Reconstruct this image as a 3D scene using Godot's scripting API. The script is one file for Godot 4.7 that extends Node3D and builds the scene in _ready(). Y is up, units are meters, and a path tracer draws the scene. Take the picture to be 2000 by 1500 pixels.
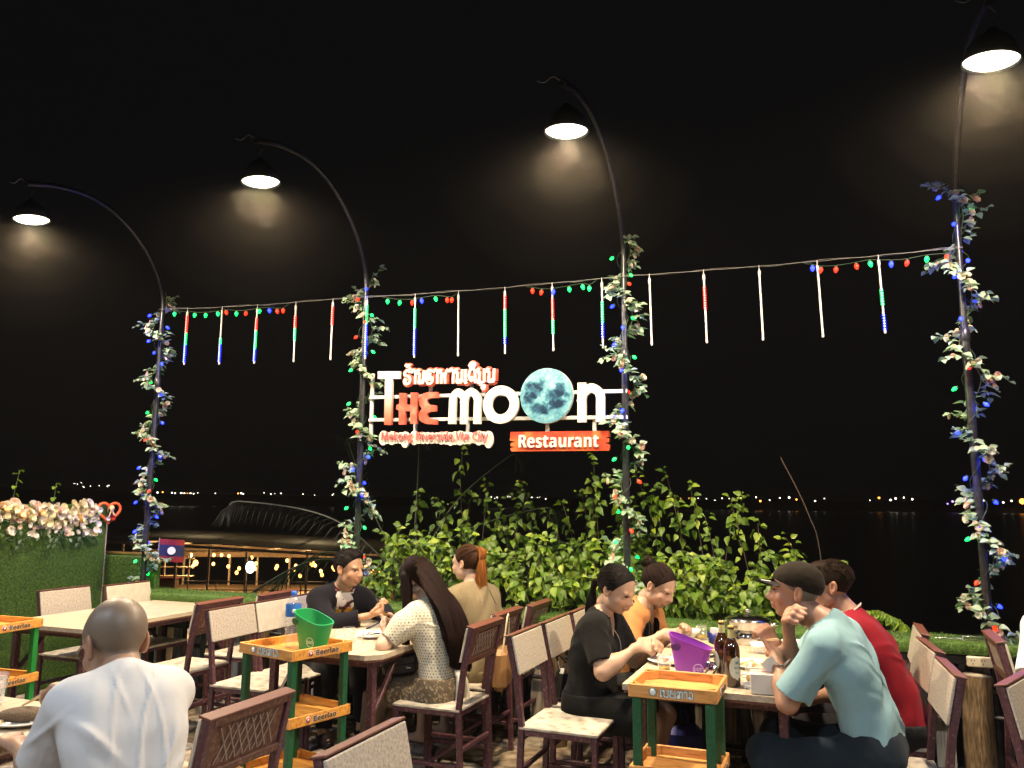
extends Node3D
# A riverside restaurant terrace at night. x runs along the railing (right), z from the railing towards the diners, y is up, metres.

const POLES := [-4.22, -2.11, 0.0, 2.11]
var M := {}
var taken := {}
var rng := RandomNumberGenerator.new()

# ---------------------------------------------------------------- naming
func numbered(called: String) -> String:
	var n: int = taken.get(called, 0)
	taken[called] = n + 1
	return called if n == 0 else "%s_%03d" % [called, n]

func tag(o: Node3D, label: String, category: String, group := "", kind := "") -> Node3D:
	if label: o.set_meta("label", label)
	if category: o.set_meta("category", category)
	if group: o.set_meta("group", group)
	if kind: o.set_meta("kind", kind)
	return o

func thing(called: String, label: String, category: String, at := Vector3.ZERO, yaw := 0.0, group := "") -> Node3D:
	var o := Node3D.new()
	o.name = numbered(called)
	add_child(o)
	o.position = at
	o.rotation.y = yaw
	tag(o, label, category, group)
	return o

func put(called: String, m: Mesh, material: Material, parent: Node3D = null) -> MeshInstance3D:
	var o := MeshInstance3D.new()
	o.mesh = m
	o.material_override = material
	if parent == null:
		o.name = numbered(called)
		add_child(o)
	else:
		var n := 0
		var nm := called
		while parent.has_node(NodePath(nm)):
			n += 1
			nm = "%s_%03d" % [called, n]
		o.name = nm
		parent.add_child(o)
	return o

# quick naming for hundreds of alike children
func kid(called: String, n: int, m: Mesh, material: Material, parent: Node3D, xf: Transform3D) -> MeshInstance3D:
	var o := MeshInstance3D.new()
	o.mesh = m
	o.material_override = material
	o.transform = xf
	o.name = called if n == 0 else "%s_%03d" % [called, n]
	parent.add_child(o)
	return o

func copy_of(o: Node3D, label := "", at = null, yaw = null) -> Node3D:
	var c: Node3D = o.duplicate()
	var base := String(o.name)
	var rx := RegEx.create_from_string("_\\d{3}$")
	c.name = numbered(rx.sub(base, ""))
	add_child(c)
	if label: c.set_meta("label", label)
	if at != null: c.position = at
	if yaw != null: c.rotation.y = yaw
	return c

func struct(called: String, m: Mesh, material: Material) -> MeshInstance3D:
	var o := put(called, m, material)
	o.set_meta("kind", "structure")
	return o

# ---------------------------------------------------------------- mesh helpers (points counter-clockwise seen from outside)
func ST() -> SurfaceTool:
	var s := SurfaceTool.new()
	s.begin(Mesh.PRIMITIVE_TRIANGLES)
	s.set_smooth_group(-1)
	return s

func done(s: SurfaceTool) -> ArrayMesh:
	s.generate_normals()
	return s.commit()

func tri(s: SurfaceTool, a: Vector3, b: Vector3, c: Vector3) -> void:
	s.add_vertex(a); s.add_vertex(c); s.add_vertex(b)

func quad(s: SurfaceTool, a: Vector3, b: Vector3, c: Vector3, d: Vector3) -> void:
	tri(s, a, b, c); tri(s, a, c, d)

func quad_uv(s: SurfaceTool, a: Vector3, b: Vector3, c: Vector3, d: Vector3) -> void:
	for k in [[a, Vector2(0, 1)], [c, Vector2(1, 0)], [b, Vector2(1, 1)], [a, Vector2(0, 1)], [d, Vector2(0, 0)], [c, Vector2(1, 0)]]:
		s.set_uv(k[1]); s.add_vertex(k[0])

func box(s: SurfaceTool, xf: Transform3D, size: Vector3, bev := 0.0) -> void:
	var h := size * 0.5
	if bev <= 0.0:
		var p := []
		for i in 8:
			p.append(xf * Vector3(h.x * (1 if i & 1 else -1), h.y * (1 if i & 2 else -1), h.z * (1 if i & 4 else -1)))
		quad(s, p[4], p[5], p[7], p[6]); quad(s, p[1], p[0], p[2], p[3])
		quad(s, p[5], p[1], p[3], p[7]); quad(s, p[0], p[4], p[6], p[2])
		quad(s, p[6], p[7], p[3], p[2]); quad(s, p[0], p[1], p[5], p[4])
		return
	bev = minf(bev, minf(h.x, minf(h.y, h.z)) * 0.8)
	var v := func(ax: int, sg: Vector3) -> Vector3:
		var q := Vector3((h.x - bev) * sg.x, (h.y - bev) * sg.y, (h.z - bev) * sg.z)
		q[ax] = h[ax] * sg[ax]
		return xf * q
	for ax in 3:
		var b := (ax + 1) % 3
		var c := (ax + 2) % 3
		for sg in [-1.0, 1.0]:
			var f := []
			for k in [[-1.0, -1.0], [1.0, -1.0], [1.0, 1.0], [-1.0, 1.0]]:
				var q := Vector3.ZERO
				q[ax] = sg; q[b] = k[0]; q[c] = k[1]
				f.append(v.call(ax, q))
			if sg > 0: quad(s, f[0], f[1], f[2], f[3])
			else: quad(s, f[3], f[2], f[1], f[0])
	for ax in 3:  # edges along ax
		var b := (ax + 1) % 3
		var c := (ax + 2) % 3
		for sb in [-1.0, 1.0]:
			for sc in [-1.0, 1.0]:
				var lo := Vector3.ZERO
				var hi := Vector3.ZERO
				lo[ax] = -1; lo[b] = sb; lo[c] = sc
				hi[ax] = 1; hi[b] = sb; hi[c] = sc
				var q := [v.call(b, lo), v.call(b, hi), v.call(c, hi), v.call(c, lo)]
				if sb * sc < 0: quad(s, q[0], q[1], q[2], q[3])
				else: quad(s, q[3], q[2], q[1], q[0])
	for i in 8:
		var sg := Vector3(1 if i & 1 else -1, 1 if i & 2 else -1, 1 if i & 4 else -1)
		if sg.x * sg.y * sg.z > 0: tri(s, v.call(0, sg), v.call(1, sg), v.call(2, sg))
		else: tri(s, v.call(2, sg), v.call(1, sg), v.call(0, sg))

func bx(size: Vector3, bev := 0.0, at := Vector3.ZERO) -> ArrayMesh:
	var s := ST()
	box(s, Transform3D(Basis(), at), size, bev)
	return done(s)

# a square bar from a to b
func bar(s: SurfaceTool, a: Vector3, b: Vector3, w: float, d: float, side := Vector3(0, 0, 1), bev := 0.003) -> void:
	var y := (b - a).normalized()
	var x := y.cross(side).normalized()
	if x.length() < 0.1: x = y.cross(Vector3(1, 0, 0)).normalized()
	var z := x.cross(y)
	box(s, Transform3D(Basis(x, y, z), (a + b) * 0.5), Vector3(w, (b - a).length(), d), bev)

func barm(a: Vector3, b: Vector3, w: float, d: float, side := Vector3(0, 0, 1), bev := 0.003) -> ArrayMesh:
	var s := ST()
	bar(s, a, b, w, d, side, bev)
	return done(s)

func tube(s: SurfaceTool, pts: Array, radii, sides := 8, caps := true, group := 0) -> void:
	s.set_smooth_group(group)
	var n := pts.size()
	var rings := []
	var up := Vector3(0, 1, 0)
	var t0: Vector3 = (pts[1] - pts[0]).normalized()
	if absf(t0.dot(up)) > 0.9: up = Vector3(1, 0, 0)
	var x: Vector3 = up.cross(t0).normalized()
	for i in n:
		var t: Vector3 = (pts[mini(i + 1, n - 1)] - pts[maxi(i - 1, 0)]).normalized()
		x = (x - t * x.dot(t)).normalized()
		var y := t.cross(x)
		var r: float = radii[i] if radii is Array or radii is PackedFloat32Array else radii
		var ring := []
		for k in sides:
			var a := TAU * k / sides
			ring.append(pts[i] + (x * cos(a) + y * sin(a)) * r)
		rings.append(ring)
	for i in n - 1:
		for k in sides:
			var k2 := (k + 1) % sides
			quad(s, rings[i][k], rings[i][k2], rings[i + 1][k2], rings[i + 1][k])
	if caps:
		s.set_smooth_group(-1)
		for k in range(1, sides - 1):
			tri(s, rings[0][0], rings[0][k + 1], rings[0][k])
			tri(s, rings[n - 1][0], rings[n - 1][k], rings[n - 1][k + 1])
	s.set_smooth_group(-1)

func tubem(pts: Array, radii, sides := 8, caps := true) -> ArrayMesh:
	var s := ST()
	tube(s, pts, radii, sides, caps)
	return done(s)

# profile: Vector2(radius, y) from bottom to top on the outside
func lathe(s: SurfaceTool, prof: Array, seg := 24, xf := Transform3D(), group := 0) -> void:
	s.set_smooth_group(group)
	for i in prof.size() - 1:
		var p: Vector2 = prof[i]
		var q: Vector2 = prof[i + 1]
		for k in seg:
			var a := TAU * k / seg
			var b := TAU * (k + 1) / seg
			var ca := Vector3(cos(a), 0, -sin(a))
			var cb := Vector3(cos(b), 0, -sin(b))
			var v0 := xf * (ca * p.x + Vector3(0, p.y, 0))
			var v1 := xf * (cb * p.x + Vector3(0, p.y, 0))
			var v2 := xf * (cb * q.x + Vector3(0, q.y, 0))
			var v3 := xf * (ca * q.x + Vector3(0, q.y, 0))
			if p.x > 1e-6: tri(s, v0, v1, v2)
			if q.x > 1e-6: tri(s, v0, v2, v3)
	s.set_smooth_group(-1)

func lathem(prof: Array, seg := 24, xf := Transform3D()) -> ArrayMesh:
	var s := ST()
	lathe(s, prof, seg, xf)
	return done(s)

func ellipsoid(s: SurfaceTool, xf: Transform3D, r: Vector3, seg := 12, rings := 8) -> void:
	var prof := []
	for i in rings + 1:
		var a := -PI / 2 + PI * i / rings
		prof.append(Vector2(maxf(cos(a), 0.0) if i > 0 and i < rings else 0.0, sin(a)))
	lathe(s, prof, seg, xf * Transform3D(Basis.from_scale(r), Vector3.ZERO))

func ball(r: Vector3, seg := 12, rings := 8) -> ArrayMesh:
	var s := ST()
	ellipsoid(s, Transform3D(), r, seg, rings)
	return done(s)

# polygon in xy pulled along z from -d/2 to d/2
func extrude(s: SurfaceTool, poly: PackedVector2Array, d: float, xf := Transform3D(), bev := 0.0) -> void:
	if Geometry2D.is_polygon_clockwise(poly):
		poly = poly.duplicate()
		poly.reverse()
	var idx := Geometry2D.triangulate_polygon(poly)
	var face := poly
	if bev > 0.0:
		var off := Geometry2D.offset_polygon(poly, -bev)
		if off.size() == 1 and off[0].size() == poly.size(): pass
	for i in range(0, idx.size(), 3):
		var a := poly[idx[i]]
		var b := poly[idx[i + 1]]
		var c := poly[idx[i + 2]]
		if (b - a).cross(c - a) < 0:
			var t := b; b = c; c = t
		tri(s, xf * Vector3(a.x, a.y, d / 2), xf * Vector3(b.x, b.y, d / 2), xf * Vector3(c.x, c.y, d / 2))
		tri(s, xf * Vector3(a.x, a.y, -d / 2), xf * Vector3(c.x, c.y, -d / 2), xf * Vector3(b.x, b.y, -d / 2))
	for i in poly.size():
		var a := poly[i]
		var b := poly[(i + 1) % poly.size()]
		quad(s, xf * Vector3(a.x, a.y, d / 2), xf * Vector3(a.x, a.y, -d / 2), xf * Vector3(b.x, b.y, -d / 2), xf * Vector3(b.x, b.y, d / 2))

func extrudem(poly: PackedVector2Array, d: float, xf := Transform3D()) -> ArrayMesh:
	var s := ST()
	extrude(s, poly, d, xf)
	return done(s)

# lines drawn with a round pen, as merged polygons (holes are bridged by leaving the pen path open)
func pen(lines: Array, r: float) -> Array:
	var out := []
	for l in lines:
		var pl := PackedVector2Array(l)
		for p in Geometry2D.offset_polyline(pl, r, Geometry2D.JOIN_ROUND, Geometry2D.END_ROUND):
			if not Geometry2D.is_polygon_clockwise(p): out.append(p)
	return out

func curve(pts: Array, n := 6, closed := false) -> Array:  # Catmull-Rom through 2D or 3D points
	var out := []
	var m := pts.size()
	for i in (m if closed else m - 1):
		var p0 = pts[(i - 1 + m) % m] if closed else pts[maxi(i - 1, 0)]
		var p1 = pts[i]
		var p2 = pts[(i + 1) % m]
		var p3 = pts[(i + 2) % m] if closed else pts[mini(i + 2, m - 1)]
		for k in n:
			out.append(p1.cubic_interpolate(p2, p0, p3, float(k) / n))
	if not closed: out.append(pts[m - 1])
	return out

func arc2(c: Vector2, r: float, a0: float, a1: float, n := 12, ry := 0.0) -> Array:
	var out := []
	for i in n + 1:
		var a := deg_to_rad(lerpf(a0, a1, float(i) / n))
		out.append(c + Vector2(cos(a) * r, sin(a) * (ry if ry > 0 else r)))
	return out

func look(dir: Vector3, up := Vector3.UP) -> Basis:  # local y along dir
	var y := dir.normalized()
	var x := y.cross(up)
	if x.length() < 0.01: x = y.cross(Vector3(1, 0, 0))
	x = x.normalized()
	return Basis(x, y, x.cross(y))

func many(called: String, m: Mesh, material: Material, xfs: Array, colors: Array = [], parent: Node3D = null) -> MultiMeshInstance3D:
	var mm := MultiMesh.new()
	mm.transform_format = MultiMesh.TRANSFORM_3D
	mm.use_colors = not colors.is_empty()
	mm.mesh = m
	mm.instance_count = xfs.size()
	for i in xfs.size():
		mm.set_instance_transform(i, xfs[i])
		if mm.use_colors: mm.set_instance_color(i, colors[i])
	var o := MultiMeshInstance3D.new()
	o.multimesh = mm
	o.material_override = material
	o.set_meta("kind", "stuff")
	o.name = numbered(called) if parent == null else called
	(parent if parent else self).add_child(o, true)
	return o

# ---------------------------------------------------------------- materials
func lin(r: float, g: float, b: float, a := 1.0) -> Color:
	var c := Color(r, g, b).linear_to_srgb()
	c.a = a
	return c

func noise_tex(freq: float, stops: Array, seed_ := 1, octaves := 4, size := 512, kind := FastNoiseLite.TYPE_SIMPLEX_SMOOTH, stretch := 1.0) -> NoiseTexture2D:
	var n := FastNoiseLite.new()
	n.noise_type = kind
	n.frequency = freq
	n.seed = seed_
	n.fractal_octaves = octaves
	var t := NoiseTexture2D.new()
	t.width = size
	t.height = size
	t.seamless = true
	t.noise = n
	if stops.size():
		var g := Gradient.new()
		var off := PackedFloat32Array()
		var col := PackedColorArray()
		for k in stops:
			off.append(k[0]); col.append(k[1])
		g.offsets = off
		g.colors = col
		t.color_ramp = g
	return t

func mat(called: String, c: Color, rough := 0.7, metal := 0.0) -> StandardMaterial3D:
	var m := StandardMaterial3D.new()
	m.resource_name = called
	m.albedo_color = c
	m.roughness = rough
	m.metallic = metal
	M[called] = m
	return m

func textured(called: String, stops: Array, freq: float, scale: float, rough := 0.7, seed_ := 1, octaves := 4, stretch := Vector3.ONE) -> StandardMaterial3D:
	var m := mat(called, Color.WHITE, rough)
	m.albedo_texture = noise_tex(freq, stops, seed_, octaves)
	m.uv1_triplanar = true
	m.uv1_scale = stretch * scale
	return m

func bumpy(m: StandardMaterial3D, freq: float, cm: float, seed_ := 5, octaves := 4) -> StandardMaterial3D:
	m.heightmap_enabled = true
	m.heightmap_scale = cm
	m.heightmap_texture = noise_tex(freq, [], seed_, octaves)
	m.uv1_triplanar = true
	return m

func glow(called: String, c: Color, energy: float, base := Color(0.8, 0.8, 0.8)) -> StandardMaterial3D:
	var m := mat(called, base, 0.4)
	m.emission_enabled = true
	m.emission = c
	m.emission_energy_multiplier = energy
	return m

func glass(called: String, a := 0.06, tint := Color.WHITE) -> StandardMaterial3D:
	var c := tint
	c.a = a
	var m := mat(called, c, 0.03)
	m.transparency = BaseMaterial3D.TRANSPARENCY_ALPHA
	return m

func make_materials() -> void:
	textured("maroon_steel", [[0.2, lin(.055, .020, .026)], [0.60, lin(.088, .031, .040)], [0.68, lin(.10, .038, .046)], [0.74, lin(.18, .11, .10)]], 0.03, 2.5, 0.45, 3, 6)
	textured("brown_steel", [[0.2, lin(.060, .022, .015)], [0.62, lin(.105, .040, .026)], [0.72, lin(.16, .085, .06)]], 0.03, 2.5, 0.48, 4, 6)
	mat("edge_brown", lin(.125, .043, .026), 0.5)
	bumpy(textured("laminate", [[0.22, lin(.27, .235, .18)], [0.36, lin(.41, .37, .30)], [0.75, lin(.53, .48, .39)]], 0.012, 2.0, 0.55, 6, 6), 0.2, 0.02)
	textured("stone_board", [[0.2, lin(.27, .235, .19)], [0.42, lin(.41, .36, .30)], [0.6, lin(.44, .39, .325)], [0.85, lin(.56, .505, .43)]], 0.035, 4.0, 0.5, 8, 5)
	textured("cream_board", [[0.3, lin(.50, .45, .36)], [0.7, lin(.57, .52, .42)]], 0.02, 1.5, 0.5, 9)
	textured("table_board", [[0.2, lin(.38, .31, .21)], [0.5, lin(.47, .39, .28)], [0.8, lin(.53, .45, .33)]], 0.012, 1.0, 0.38, 10, 5, Vector3(4.0, 4.0, 0.6))
	textured("tray_orange", [[0.15, lin(.40, .16, .025)], [0.35, lin(.58, .26, .045)], [0.8, lin(.66, .32, .06)]], 0.012, 1.0, 0.5, 11, 4, Vector3(1.0, 6.0, 6.0))
	textured("tray_pale", [[0.15, lin(.42, .17, .045)], [0.35, lin(.58, .27, .07)], [0.8, lin(.66, .33, .10)]], 0.012, 1.0, 0.55, 12, 4, Vector3(1.0, 6.0, 6.0))
	bumpy(textured("leg_green", [[0.2, lin(.004, .060, .024)], [0.75, lin(.008, .095, .034)], [0.9, lin(.03, .13, .06)]], .03, 3.0, .42, 61), .1, .04)
	mat("leg_bright_green", lin(.01, .19, .03), 0.4)
	textured("black_steel", [[0.2, lin(.014, .015, .017)], [0.8, lin(.030, .032, .035)]], 0.03, 2.0, 0.38, 13)
	var ps := textured("pole_steel", [[0.2, lin(.030, .032, .036)], [0.8, lin(.060, .063, .070)]], 0.02, 2.0, 0.30, 14)
	ps.metallic = 0.6
	textured("plank_pale", [[0.2, lin(.20, .17, .13)], [0.55, lin(.34, .29, .22)], [0.8, lin(.44, .39, .31)]], 0.012, 1.0, 0.8, 15, 5, Vector3(6.0, 0.7, 6.0))
	textured("plank_grey", [[0.2, lin(.11, .13, .145)], [0.8, lin(.26, .28, .29)]], 0.012, 1.0, 0.8, 16, 5, Vector3(6.0, 0.7, 6.0))
	textured("log_wood", [[0.2, lin(.075, .048, .022)], [0.5, lin(.16, .105, .05)], [0.8, lin(.27, .19, .10)]], 0.014, 1.0, 0.85, 17, 5, Vector3(9.0, 1.2, 9.0))
	bumpy(textured("turf", [[0.2, lin(.028, .070, .007)], [0.5, lin(.054, .118, .013)], [0.8, lin(.088, .165, .024)]], 0.06, 1.2, 0.85, 18, 5), 0.2, 0.8)
	textured("stone_a", [[0.2, lin(.22, .18, .135)], [0.5, lin(.35, .29, .22)], [0.8, lin(.46, .40, .31)]], 0.012, 1.6, 0.75, 19, 6)
	textured("stone_b", [[0.2, lin(.19, .175, .155)], [0.5, lin(.31, .285, .25)], [0.8, lin(.43, .40, .36)]], 0.012, 1.6, 0.7, 20, 6)
	textured("stone_c", [[0.2, lin(.17, .12, .075)], [0.5, lin(.265, .20, .13)], [0.8, lin(.36, .285, .19)]], 0.012, 1.6, 0.75, 21, 6)
	for k in ["stone_a", "stone_b", "stone_c"]: bumpy(M[k], 0.03, 0.5, 22, 5)
	textured("mortar", [[0.2, lin(.075, .066, .055)], [0.8, lin(.13, .118, .10)]], 0.05, 2.0, 0.9, 23)
	textured("soil", [[0.2, lin(.012, .012, .009)], [0.8, lin(.030, .028, .020)]], 0.03, 0.3, 0.95, 24)
	var wm := mat("river", lin(.003, .004, .005), 0.30)
	bumpy(wm, 0.02, 3.0, 25, 4)
	wm.uv1_world_triplanar = true
	wm.uv1_scale = Vector3(0.10, 0.10, 0.02)
	for k in 4:
		var c: Array = [[.17, .25, .165], [.22, .31, .22], [.30, .39, .30], [.12, .185, .12]][k]
		var g := mat("garland_leaf_%d" % k, lin(c[0], c[1], c[2]), 0.5)
		g.cull_mode = BaseMaterial3D.CULL_DISABLED
		g.backlight_enabled = true
		g.backlight = lin(c[0] * .8, c[1] * .9, c[2] * .6)
	for k in 5:
		var c: Array = [[.105, .185, .009], [.15, .235, .012], [.060, .120, .008], [.21, .29, .018], [.080, .15, .010]][k]
		var g := mat("shrub_leaf_%d" % k, lin(c[0], c[1], c[2]), 0.55)
		g.cull_mode = BaseMaterial3D.CULL_DISABLED
		g.backlight_enabled = true
		g.backlight = lin(c[0], c[1], c[2] * .6)
	mat("stem_green", lin(.06, .085, .03), 0.7)
	mat("stem_brown", lin(.05, .035, .02), 0.8)
	for k in 4:
		var c: Array = [[.80, .62, .52], [.76, .50, .43], [.80, .71, .60], [.78, .76, .70]][k]
		var g := mat("petal_%d" % k, lin(c[0], c[1], c[2]), 0.65)
		g.cull_mode = BaseMaterial3D.CULL_DISABLED
		g.backlight_enabled = true
		g.backlight = lin(.3, .25, .2)
	mat("petal_cream", lin(.74, .68, .45), 0.65).cull_mode = BaseMaterial3D.CULL_DISABLED
	mat("petal_yellow", lin(.70, .50, .24), 0.65).cull_mode = BaseMaterial3D.CULL_DISABLED
	glow("bulb_red", lin(1, .02, .004), 4.0, lin(.5, .02, .01))
	glow("bulb_green", lin(.004, 1, .12), 4.0, lin(.01, .5, .1))
	glow("bulb_blue", lin(.008, .018, 1), 12.0, lin(.02, .03, .6))
	glow("led_red", lin(1, .012, .01), 5.0, lin(.10, .004, .004))
	glow("led_green", lin(.004, 1, .14), 3.2, lin(.004, .10, .02))
	glow("led_blue", lin(.004, .007, 1), 9.0, lin(.004, .005, .10))
	glow("led_core_red", lin(1, .16, .10), 7.0)
	glow("led_core_green", lin(.16, 1, .45), 6.0)
	glow("led_core_blue", lin(.16, .30, 1), 12.0)
	mat("bulb_off", lin(.30, .03, .02), 0.3)
	mat("white_plastic", lin(.62, .62, .60), 0.4)
	mat("cable_white", lin(.17, .17, .165), 0.5)
	mat("cable_green", lin(.03, .06, .03), 0.5)
	glow("lamp_glow", Color(1.0, 0.93, 0.82), 9.0)
	mat("shade_enamel", lin(.05, .06, .055), 0.35)
	mat("shade_inner", lin(.80, .78, .72), 0.4)
	glass("clear_glass", 0.05)
	glass("clear_plastic", 0.12, Color(0.9, 0.95, 1.0))
	mat("chrome", lin(.62, .61, .59), 0.16, 1.0)
	mat("porcelain", lin(.74, .72, .68), 0.25)
	mat("black_plastic", lin(.010, .010, .011), 0.35)
	mat("black_leather", lin(.012, .011, .011), 0.38)
	mat("dark_print", lin(.06, .05, .04), 0.6)
	mat("white_print", lin(.75, .75, .72), 0.55)
	mat("teal_print", lin(.10, .22, .22), 0.6)
	mat("red_print", lin(.50, .05, .02), 0.6)

func _ready() -> void:
	rng.seed = 20240611
	# ---- camera
	var cam := Camera3D.new()
	cam.name = "camera"
	cam.position = Vector3(1.3136, 1.57, 5.4695)
	cam.basis = Basis(Vector3.UP, deg_to_rad(21.5)) * Basis(Vector3.RIGHT, deg_to_rad(8.26)) * Basis(Vector3.BACK, deg_to_rad(0.47))
	cam.fov = rad_to_deg(2.0 * atan(750.0 / 1587.6))
	cam.near = 0.05
	cam.far = 3000.0
	cam.current = true
	add_child(cam)
	# ---- night sky and air
	var env := Environment.new()
	env.background_mode = Environment.BG_SKY
	var sk := ProceduralSkyMaterial.new()
	sk.sky_top_color = lin(.0036, .0034, .0034)
	sk.sky_horizon_color = lin(.0016, .0016, .0017)
	sk.sky_curve = 0.25
	sk.ground_bottom_color = lin(.0008, .0008, .0008)
	sk.ground_horizon_color = lin(.0010, .0010, .0010)
	sk.sun_angle_max = 1.0
	var sky := Sky.new()
	sky.sky_material = sk
	env.sky = sky
	env.tonemap_mode = Environment.TONE_MAPPER_LINEAR
	env.tonemap_exposure = 1.0
	env.ambient_light_source = Environment.AMBIENT_SOURCE_SKY
	env.fog_enabled = true
	env.fog_density = 0.0004
	env.volumetric_fog_enabled = true
	env.volumetric_fog_density = 0.0
	env.fog_light_color = Color(0.9, 0.88, 0.86)
	env.sdfgi_enabled = true
	env.ssao_enabled = true
	env.ssil_enabled = true
	var we := WorldEnvironment.new()
	we.name = "environment"
	we.environment = env
	add_child(we)
	# ---- the place
	make_materials()
	setting()
	railing()
	lamp_row()
	turf_walls()
	shore()
	floating_restaurant()
	garlands()
	festoon()
	sign_board()
	greenery()
	furniture()
	trolleys()
	tableware()
	people()
	in_hands()
	small_things()

# ---------------------------------------------------------------- ground, bank, river, far shore
func setting() -> void:
	struct("ground", bx(Vector3(40, 0.3, 16.4), 0, Vector3(0, -0.156, 7.9)), M.mortar)
	# crazy paving: each flagstone a piece of its own
	var floor_ := Node3D.new()
	floor_.name = "terrace_paving"
	floor_.set_meta("kind", "structure")
	add_child(floor_)
	var pts := []
	var r := RandomNumberGenerator.new()
	r.seed = 7
	var x0 := -5.4
	var z0 := 0.0
	for i in 20:
		for j in 14:
			pts.append(Vector2(x0 + (i + (0.5 if j % 2 else 0.0) + r.randf_range(-0.33, 0.33)) * 0.46, z0 + 0.1 + (j + r.randf_range(-0.33, 0.33)) * 0.42))
	var n := 0
	var stones := [M.stone_a, M.stone_b, M.stone_c]
	for p in pts:
		var poly := PackedVector2Array([p + Vector2(-.5, -.5), p + Vector2(.5, -.5), p + Vector2(.5, .5), p + Vector2(-.5, .5)])
		for q in pts:
			if q == p or p.distance_to(q) > 1.1: continue
			var m: Vector2 = (p + q) * 0.5
			var d: Vector2 = (q - p).normalized()
			var side := Vector2(-d.y, d.x) * 3.0
			var half := PackedVector2Array([m + side, m - side, m - side - d * 4.0, m + side - d * 4.0])
			var got := Geometry2D.intersect_polygons(poly, half)
			if got.size(): poly = got[0]
		var ins := Geometry2D.offset_polygon(poly, -0.016, Geometry2D.JOIN_ROUND)
		if ins.is_empty() or ins[0].size() < 3: continue
		var flat: PackedVector2Array = ins[0]
		# thin out points that lie very close together
		var thin := PackedVector2Array()
		for k in flat: 
			if thin.is_empty() or thin[thin.size() - 1].distance_to(k) > 0.02: thin.append(k)
		if thin.size() < 3: continue
		var s := ST()
		var top := 0.010 + r.randf() * 0.006
		var tops := []
		var lows := []
		var c := Vector2.ZERO
		for k in thin: c += k
		c /= thin.size()
		for k in thin:
			var kk: Vector2 = k + (c - k).normalized() * 0.008
			tops.append(Vector3(kk.x - p.x, top, kk.y - p.y))
			lows.append(Vector3(k.x - p.x, 0.0, k.y - p.y))
		if Geometry2D.is_polygon_clockwise(thin):
			tops.reverse(); lows.reverse()
		# in xz seen from above counter-clockwise in (x, z) is clockwise, so turn round
		tops.reverse(); lows.reverse()
		for k in tops.size():
			var k2: int = (k + 1) % tops.size()
			tri(s, Vector3(c.x - p.x, top + 0.001, c.y - p.y), tops[k], tops[k2])
			quad(s, lows[k], lows[k2], tops[k2], tops[k])
		kid("flagstone", n, done(s), stones[r.randi() % 3], floor_, Transform3D(Basis(), Vector3(p.x, 0, p.y)))
		n += 1
	# river bank falling away behind the railing
	var s := ST()
	var fn := FastNoiseLite.new()
	fn.frequency = 0.12
	fn.seed = 4
	var hh := func(x: float, z: float) -> float:
		var t := clampf((-z - 0.35) / 9.0, 0.0, 1.0)
		return -0.32 - 3.7 * t + fn.get_noise_2d(x, z) * 0.25 * t
	s.set_smooth_group(0)
	for i in 40:
		for j in 14:
			var xa := -60.0 + i * 3.0
			var za := -0.3 - j * 0.85
			var pa := Vector3(xa, hh.call(xa, za), za)
			var pb := Vector3(xa + 3, hh.call(xa + 3, za), za)
			var pc := Vector3(xa + 3, hh.call(xa + 3, za - .85), za - .85)
			var pd := Vector3(xa, hh.call(xa, za - .85), za - .85)
			quad(s, pa, pb, pc, pd)
	struct("river_bank", done(s), M.soil)
	s = ST()
	quad(s, Vector3(-1800, -3.5, 60), Vector3(1800, -3.5, 60), Vector3(1800, -3.5, -1800), Vector3(-1800, -3.5, -1800))
	struct("river", done(s), M.river)

func ordinal(n: int) -> String:
	if n % 100 in [11, 12, 13]: return "%dth" % n
	return "%d%s" % [n, {1: "st", 2: "nd", 3: "rd"}.get(n % 10, "th")]

func view_dir(px: float) -> Vector3:  # a compass direction on the far shore, px in thousandths left to right
	var a := deg_to_rad(21.5) - atan((px - 0.5) * 1.26)
	return Vector3(-sin(a), 0, -cos(a))

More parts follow.
